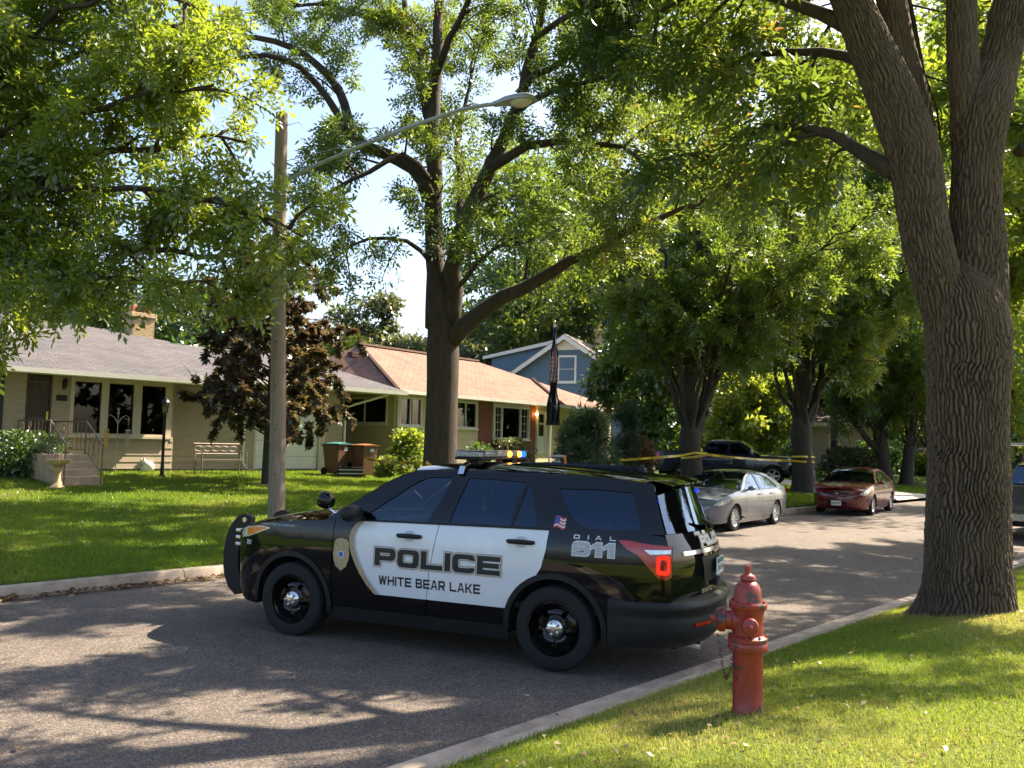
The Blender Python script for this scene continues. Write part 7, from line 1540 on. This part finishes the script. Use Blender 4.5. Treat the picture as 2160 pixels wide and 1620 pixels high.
BT = [(1090, 62, 7.5, 24.0, 6.0, LEAF_ASH, 'high green crown in the gap right of the ash leaders'), (790, 76, 3, 15.0, 4.6, LEAF_OLIVE, 'far thin olive tree left of the ash trunk'), (20, 47, 2.5, 13.5, 5.5, LEAF_MAPLE, 'dark green tree behind the grey roof at the picture edge'), (240, 50, 2.5, 11.5, 5, LEAF_OLIVE, 'olive tree right behind the yellow brick chimney'), (440, 46, 2.0, 10.2, 4.2, LEAF_MAPLE, 'green tree behind the ridge of the garage wing'),
      (610, 60, 2.0, 9.2, 4.0, LEAF_OLIVE, 'low olive tree behind the pole and crimson maple'), (720, 54, 2.0, 8.4, 3.4, LEAF_LIT, 'pale green tree left of the brown roof apex'), (860, 64, 2.5, 9.6, 4.2, LEAF_OLIVE, 'olive tree seen behind the ash trunk'),
      (1015, 78, 3, 13.5, 5.2, LEAF_OLIVE, 'dry olive tree left of the blue dormer'), (1140, 84, 4, 24.0, 8.0, LEAF_MAPLE, 'tall green tree behind the blue house gable'), (1275, 72, 3, 22.0, 7.0, LEAF_OLIVE, 'tall olive tree behind the blue house chimney'),
      (1372, 41, 1.9, 9.4, 2.7, LEAF_MAPLE, 'dense dark tree beside the blue house wall'), (1560, 47, 1.6, 6.6, 2.9, LEAF_LIT, 'bright yellow green tree over the pickup cab'), (1470, 62, 2.5, 20.0, 7.0, LEAF_MAPLE, 'tall dark tree behind the forked street tree'),
      (1640, 70, 3, 24.0, 8.0, LEAF_ASH, 'tall tree filling the gap between the taped trunks'), (1760, 56, 4.5, 9.2, 3.0, LEAF_YEL, 'yellowing tree over the beige house roof'), (1815, 66, 3, 23.0, 7.5, LEAF_MAPLE, 'tall green tree behind the beige house'),
      (1850, 50, 3.6, 9.8, 2.9, LEAF_YEL, 'yellow green tree above the distant twin trunks'), (1960, 74, 2.5, 25.0, 8.0, LEAF_ASH, 'tall tree at the far end of the street'), (2045, 40, 9.0, 24.0, 7.0, LEAF_LIT, 'pale high crown showing between the near stems'), (2150, 52, 2.5, 20.0, 7.0, LEAF_LIT, 'bright tree beyond the grey pickup'),
      (2290, 60, 2.5, 17.0, 7.0, LEAF_ASH, 'green tree past the grey pickup at the edge'), (1200, 110, 4, 24.0, 9.0, LEAF_ASH, 'very tall far tree behind everything in the middle'), (1500, 105, 4, 25.0, 10.0, LEAF_ASH, 'very tall far tree over the forked street tree'), (1800, 110, 4, 26.0, 10.0, LEAF_ASH, 'very tall far tree over the street end'), (2100, 100, 4, 26.0, 10.0, LEAF_ASH, 'very tall far tree behind the near trunk')]
for i, (px, Y, z0, z1, r, lm, lab) in enumerate(BT): back_tree(px, Y, z0, z1, r, lm, 100 + i, lab, n=int((6500 + 2300 * r) * (1.0 if Y < 90 else .6)), size=(.20 + .0024 * Y) if Y < 90 else .62)
# twin dark trunks down the street
for px, lab, dz in ((1868, 'slim leaning dark trunk of the distant pair', -1.6), (1912, 'upright dark trunk of the distant pair', .3)):
    b = on_ground(px, 1000); b = pix(px, 940, 46.0); b.z = ground_z(b.x, b.y)
    street_tree(b, 10.5, 4.0, 61 + int(px) % 7, lab, LEAF_ASH, .34, [([b + Vector((dz, .2, 3.2)), b + Vector((dz * 1.9, .3, 5.2))], .2, .05)], z_first=1.9, fill=5, size=2.0, leaf=4.5, dens=1.1)

# ---- shrubs
def shrub(name, base, rx, h, leafm, seed, label, n=2600, size=.10, tmpl=SINGLE, cone=0.0, cat='shrub', group=None, clumps=26, upw=.2):
    root = empty(name, base, 0, label, cat, group); g = np.random.default_rng(seed); nc = clumps; C = []
    while len(C) < nc:
        u = g.uniform(0, 1); a = g.uniform(0, 6.283); rr = rx * g.uniform(.2, .95) * (1 - cone * u) * (1 if cone else math.sqrt(max(.05, 1 - (2 * u - .7) ** 2 * .5))); C.append((math.cos(a) * rr, math.sin(a) * rr, h * (.12 + .80 * u), rx * .36 * (1 - .55 * cone * u)))
    C = np.array(C); idx = g.integers(0, nc, n); d = g.normal(0, 1, (n, 3)); d /= np.linalg.norm(d, axis=1, keepdims=True); P = C[idx, :3] + d * (C[idx, 3] * g.uniform(.4, 1.05, n))[:, None]; P[:, 2] = np.clip(P[:, 2], .02, h * 1.05)
    t = Tree(seed); b = Vector(base)
    for j in range(8): t.limb([b - Vector((0, 0, .05)), b + Vector((C[j][0] * .4, C[j][1] * .4, C[j][2] * .6)), b + Vector(C[j][:3])], .025, .006, sides=5, n=3)
    t.finish(root, MAT_BARK_D, leafm, seed)
    o = sprays(P + np.array(base), d + np.array([0, 0, upw]), size, tmpl, leafm, 'foliage', root, seed, .3, 1.5, jit=.45); return root
shrub('yew_shrub', on_ground(42, 1006), 1.05, 1.1, LEAF_YEW, 71, 'bushy dark green yew beside the front steps', 6500, .09, clumps=40)
shrub('spruce_shrub', (pix(1232, 985, 24.5).x, 24.5, far_z(16.0)), 1.15, 2.75, LEAF_PINE, 72, 'dark bushy pine rising over the police vehicle roof', 4200, 1.7, TUFT, .62, clumps=60, upw=.9)
shrub('arborvitae', (pix(1318, 960, 30).x, 30.0, 1.0), .75, 2.6, LEAF_PINE, 73, 'narrow dark evergreen just past the bushy pine', 1900, 1.4, TUFT, .5, clumps=36, upw=.8)
shrub('red_shrub', (pix(1340, 960, 33).x, 33.0, .95), .7, 1.4, leafmat('rusty_leaf', [(0, (.08, .045, .02)), (.6, (.14, .075, .03)), (1, (.10, .14, .03))], .4, .05), 74, 'rusty leaved shrub behind the pickup tailgate', 2600, .14)
shrub('pale_shrub', (pix(858, 975, 31.5).x, 31.5, 1.0), .85, 1.35, LEAF_LIT, 75, 'pale sunlit bush at the corner of the cream house', 3200, .15)
shrub('low_plant', (pix(812, 990, 27.5).x, 27.5, .93), .45, .55, LEAF_LIT, 76, 'low leafy clump right of the brown lid bin', 1200, .12)
shrub('round_shrub', (pix(1078, 950, 38).x, 38.0, 1.15), .95, 1.05, LEAF_OLIVE, 77, 'rounded dusty bush under the bay window', 2600, .13)
shrub('round_shrub', (pix(1015, 960, 35.5).x, 35.5, 1.1), .55, .9, LEAF_MAPLE, 78, 'small dark bush before the red brick', 1300, .13)
for i, (px, Y, r, h, lm, lab) in enumerate([(1420, 52, 2.2, 2.6, LEAF_YEL, 'bright hedge bush behind the pickup bed'), (1500, 56, 2.4, 2.6, LEAF_MAPLE, 'dark hedge bush behind the forked trunk'), (1640, 50, 1.8, 1.6, LEAF_MAPLE, 'low bush left of the flared trunk'), (1790, 48, 1.6, 1.5, LEAF_OLIVE, 'low bush before the beige house door'), (1850, 54, 2.0, 1.9, LEAF_MAPLE, 'dark bush right of the beige house'), (1945, 58, 1.6, 1.2, LEAF_YEL, 'sunny low bush below the distant red car'), (2160, 60, 3.0, 2.6, LEAF_MAPLE, 'dark bush beyond the grey pickup')]):
    p = pix(px, 950, Y); shrub('hedge_shrub', (p.x, p.y, ground_z(p.x, p.y)), r, h, lm, 80 + i, lab, 3200, .26, clumps=30)
# ---- far-off wood closing the view
g = np.random.default_rng(91); n = 64000; a = g.uniform(-62, 62, n); Yf = g.uniform(112, 135, n); X_ = np.tan(np.radians(a) * .72) * Yf; top = 9 + 5 * np.sin(a * .35) + 3 * np.sin(a * 1.3 + 1) + 2 * np.sin(a * 3.1)
Z_ = 1.0 + g.uniform(0, 1, n) ** .8 * top; Pw = np.stack([X_, Yf, Z_], 1)
o_ = sprays(Pw, g.normal(0, 1, (n, 3)), 1.05, SINGLE, LEAF_OLIVE, 'distant_wood', None, 92, .3, .1, jit=.5, tri=True); tag(o_, 'hazy far-off wood closing the view behind the houses', 'wood', kind='stuff')
# ------------------------------------------------------------------ grass and fallen leaves
def fbm2(x, y, seed=0, oct=4, sc=1.0):
    """cheap smooth noise from summed sines, about 0..1"""
    g = np.random.default_rng(seed); v = np.zeros_like(x); a = 1.0; tot = 0
    for k in range(oct):
        for _ in range(3):
            th = g.uniform(0, 6.28); ph = g.uniform(0, 6.28); fq = sc * (2.0 ** k) * g.uniform(.7, 1.3)
            v += a * np.sin(fq * (x * np.cos(th) + y * np.sin(th)) + ph); tot += a
        a *= .6
    return .5 + .5 * v / (tot * .55)
def blades(name, S, N, zf, h, wd, mat, label, seed, kind='stuff', cat='grass', tint=(0., 1.)):
    g = np.random.default_rng(seed); n = len(S); X = SX * S - CX * N; Y = CX * S + SX * N; Z = zf(S, N)
    th = g.uniform(0, 6.283, n); hh = h * g.uniform(.55, 1.35, n); lean = hh * g.uniform(.15, .9, n); la = g.uniform(0, 6.283, n); ww = wd * g.uniform(.6, 1.3, n)
    P = np.stack([X, Y, Z - .004], 1); d = np.stack([np.cos(th), np.sin(th), 0 * th], 1) * ww[:, None] * .5
    T = P + np.stack([np.cos(la) * lean, np.sin(la) * lean, hh], 1)
    V = np.stack([P - d, P + d, T], 1).reshape(-1, 3); F = np.arange(3 * n).reshape(-1, 3)
    r = np.clip(fbm2(X, Y, 3, 4, 1.3) * .65 + g.uniform(-.05, .4, n), 0, 1) * (tint[1] - tint[0]) + tint[0]
    o = link(name, np_mesh(name, V, F, mat, attr=r)); tag(o, label, cat, kind=kind); return o
g = np.random.default_rng(5)
MAT_BLADE_F = leafmat('grass_blade', [(0, (.070, .135, .012)), (.5, (.115, .19, .018)), (.85, (.165, .215, .03)), (1, (.24, .21, .07))], .45, .02)
MAT_BLADE_N = leafmat('dry_grass_blade', [(0, (.095, .175, .02)), (.4, (.145, .215, .03)), (.75, (.215, .245, .055)), (1, (.34, .30, .12))], .42, .02)
k = 200000; S = g.uniform(1.0, 15.0, k); N = 3.73 - 3.4 * g.uniform(0, 1, k) ** 1.1
keep = (SX * S - CX * N) / np.maximum(CX * S + SX * N, .1) > -.35
blades('grass', S[keep], N[keep], lambda s, n: np.interp(n, [-60, -8, 0, 1.5, 2.1, 2.7, 3.3, 3.72], [.6, .55, .5, .45, .41, .345, .23, .135]), .034, .0065, MAT_BLADE_N, 'short dry mown grass around the red fire hydrant', 21)
fz = lambda s, n: np.interp(n, [11.9, 13, 25, 32, 60, 120], [.145, .21, .93, 1.08, 1.3, 1.5]) + .03 * np.sin(s * .31 + n * .2) * np.minimum(1, (n - 12) * .2)
k = 300000; u = g.uniform(0, 1, k); N = 11.85 + 14.0 * u ** 1.3; S = g.uniform(-3, 24, k); N = np.maximum(N, np.interp(S, [4, 13, 20, 30], [11.8, 11.92, 12.52, 12.64]))
px = (SX * S - CX * N) / (CX * S + SX * N); keep = (px > -.66) & (px < .12)
blades('grass', S[keep], N[keep], fz, .060, .016, MAT_BLADE_F, 'bright green front lawn before the grey roofed house', 22)
k = 60000; S = g.uniform(22, 46, k); N = g.uniform(12.66, 20, k); keep = ~((S > 36.5) & (S < 41.1)); S, N = S[keep], N[keep]
blades('grass', S, N, fz, .065, .03, MAT_BLADE_F, 'lawn strip beneath the street trees behind the parked cars', 23)

def litter(name, P, size, mat, label, seed, up=.5):
    g = np.random.default_rng(seed); n = len(P); th = g.uniform(0, 6.283, n); sz = size * g.uniform(.5, 1.3, n)
    a = np.stack([np.cos(th), np.sin(th), g.uniform(-up, up, n)], 1) * sz[:, None]; b = np.stack([-np.sin(th), np.cos(th), g.uniform(-up, up, n)], 1) * (sz * .55)[:, None]
    c = np.stack([0 * th, 0 * th, g.uniform(0, .35, n) * sz], 1)
    V = np.stack([P - a, P - b + c, P + a, P + b + c], 1).reshape(-1, 3); F = np.arange(4 * n).reshape(-1, 4)
    o = link(name, np_mesh(name, V, F, mat, attr=g.uniform(0, 1, n))); tag(o, label, 'leaves', kind='stuff'); return o
MAT_DEAD = leafmat('dead_leaf', [(0, (.07, .045, .028)), (.4, (.14, .085, .045)), (.75, (.26, .19, .10)), (1, (.38, .33, .20))], .25, .03)
k = 900; S = g.uniform(1.5, 13, k); N = g.uniform(.7, 3.65, k)
z = np.interp(N, [-60, -8, 0, 1.5, 2.1, 2.7, 3.3, 3.72], [.6, .55, .5, .45, .41, .345, .23, .135])
litter('fallen_leaves', np.stack([SX * S - CX * N, CX * S + SX * N, z + .030], 1), .021, MAT_DEAD, 'dead leaves scattered over the grass by the hydrant', 31)
k = 2600; S = g.uniform(-3, 16, k); N = np.array([n_far(s) for s in S]) - np.abs(g.normal(0, .11, k)) - .005
dens = fbm2(S, S * 0, 8, 3, 2.0) > g.uniform(.1, .8, k); S, N = S[dens], N[dens]
litter('fallen_leaves', np.stack([SX * S - CX * N, CX * S + SX * N, np.full(len(S), .012) + g.uniform(0, .03, len(S))], 1), .04, MAT_DEAD, 'brown dead leaves gathered in the gutter of the far kerb', 32)
k = 90; S = g.uniform(1, 22, k); N = g.uniform(4.0, 11.3, k)
litter('fallen_leaves', np.stack([SX * S - CX * N, CX * S + SX * N, np.full(k, .03)], 1), .03, MAT_DEAD, 'few stray dead leaves lying on the asphalt road', 33, .25)
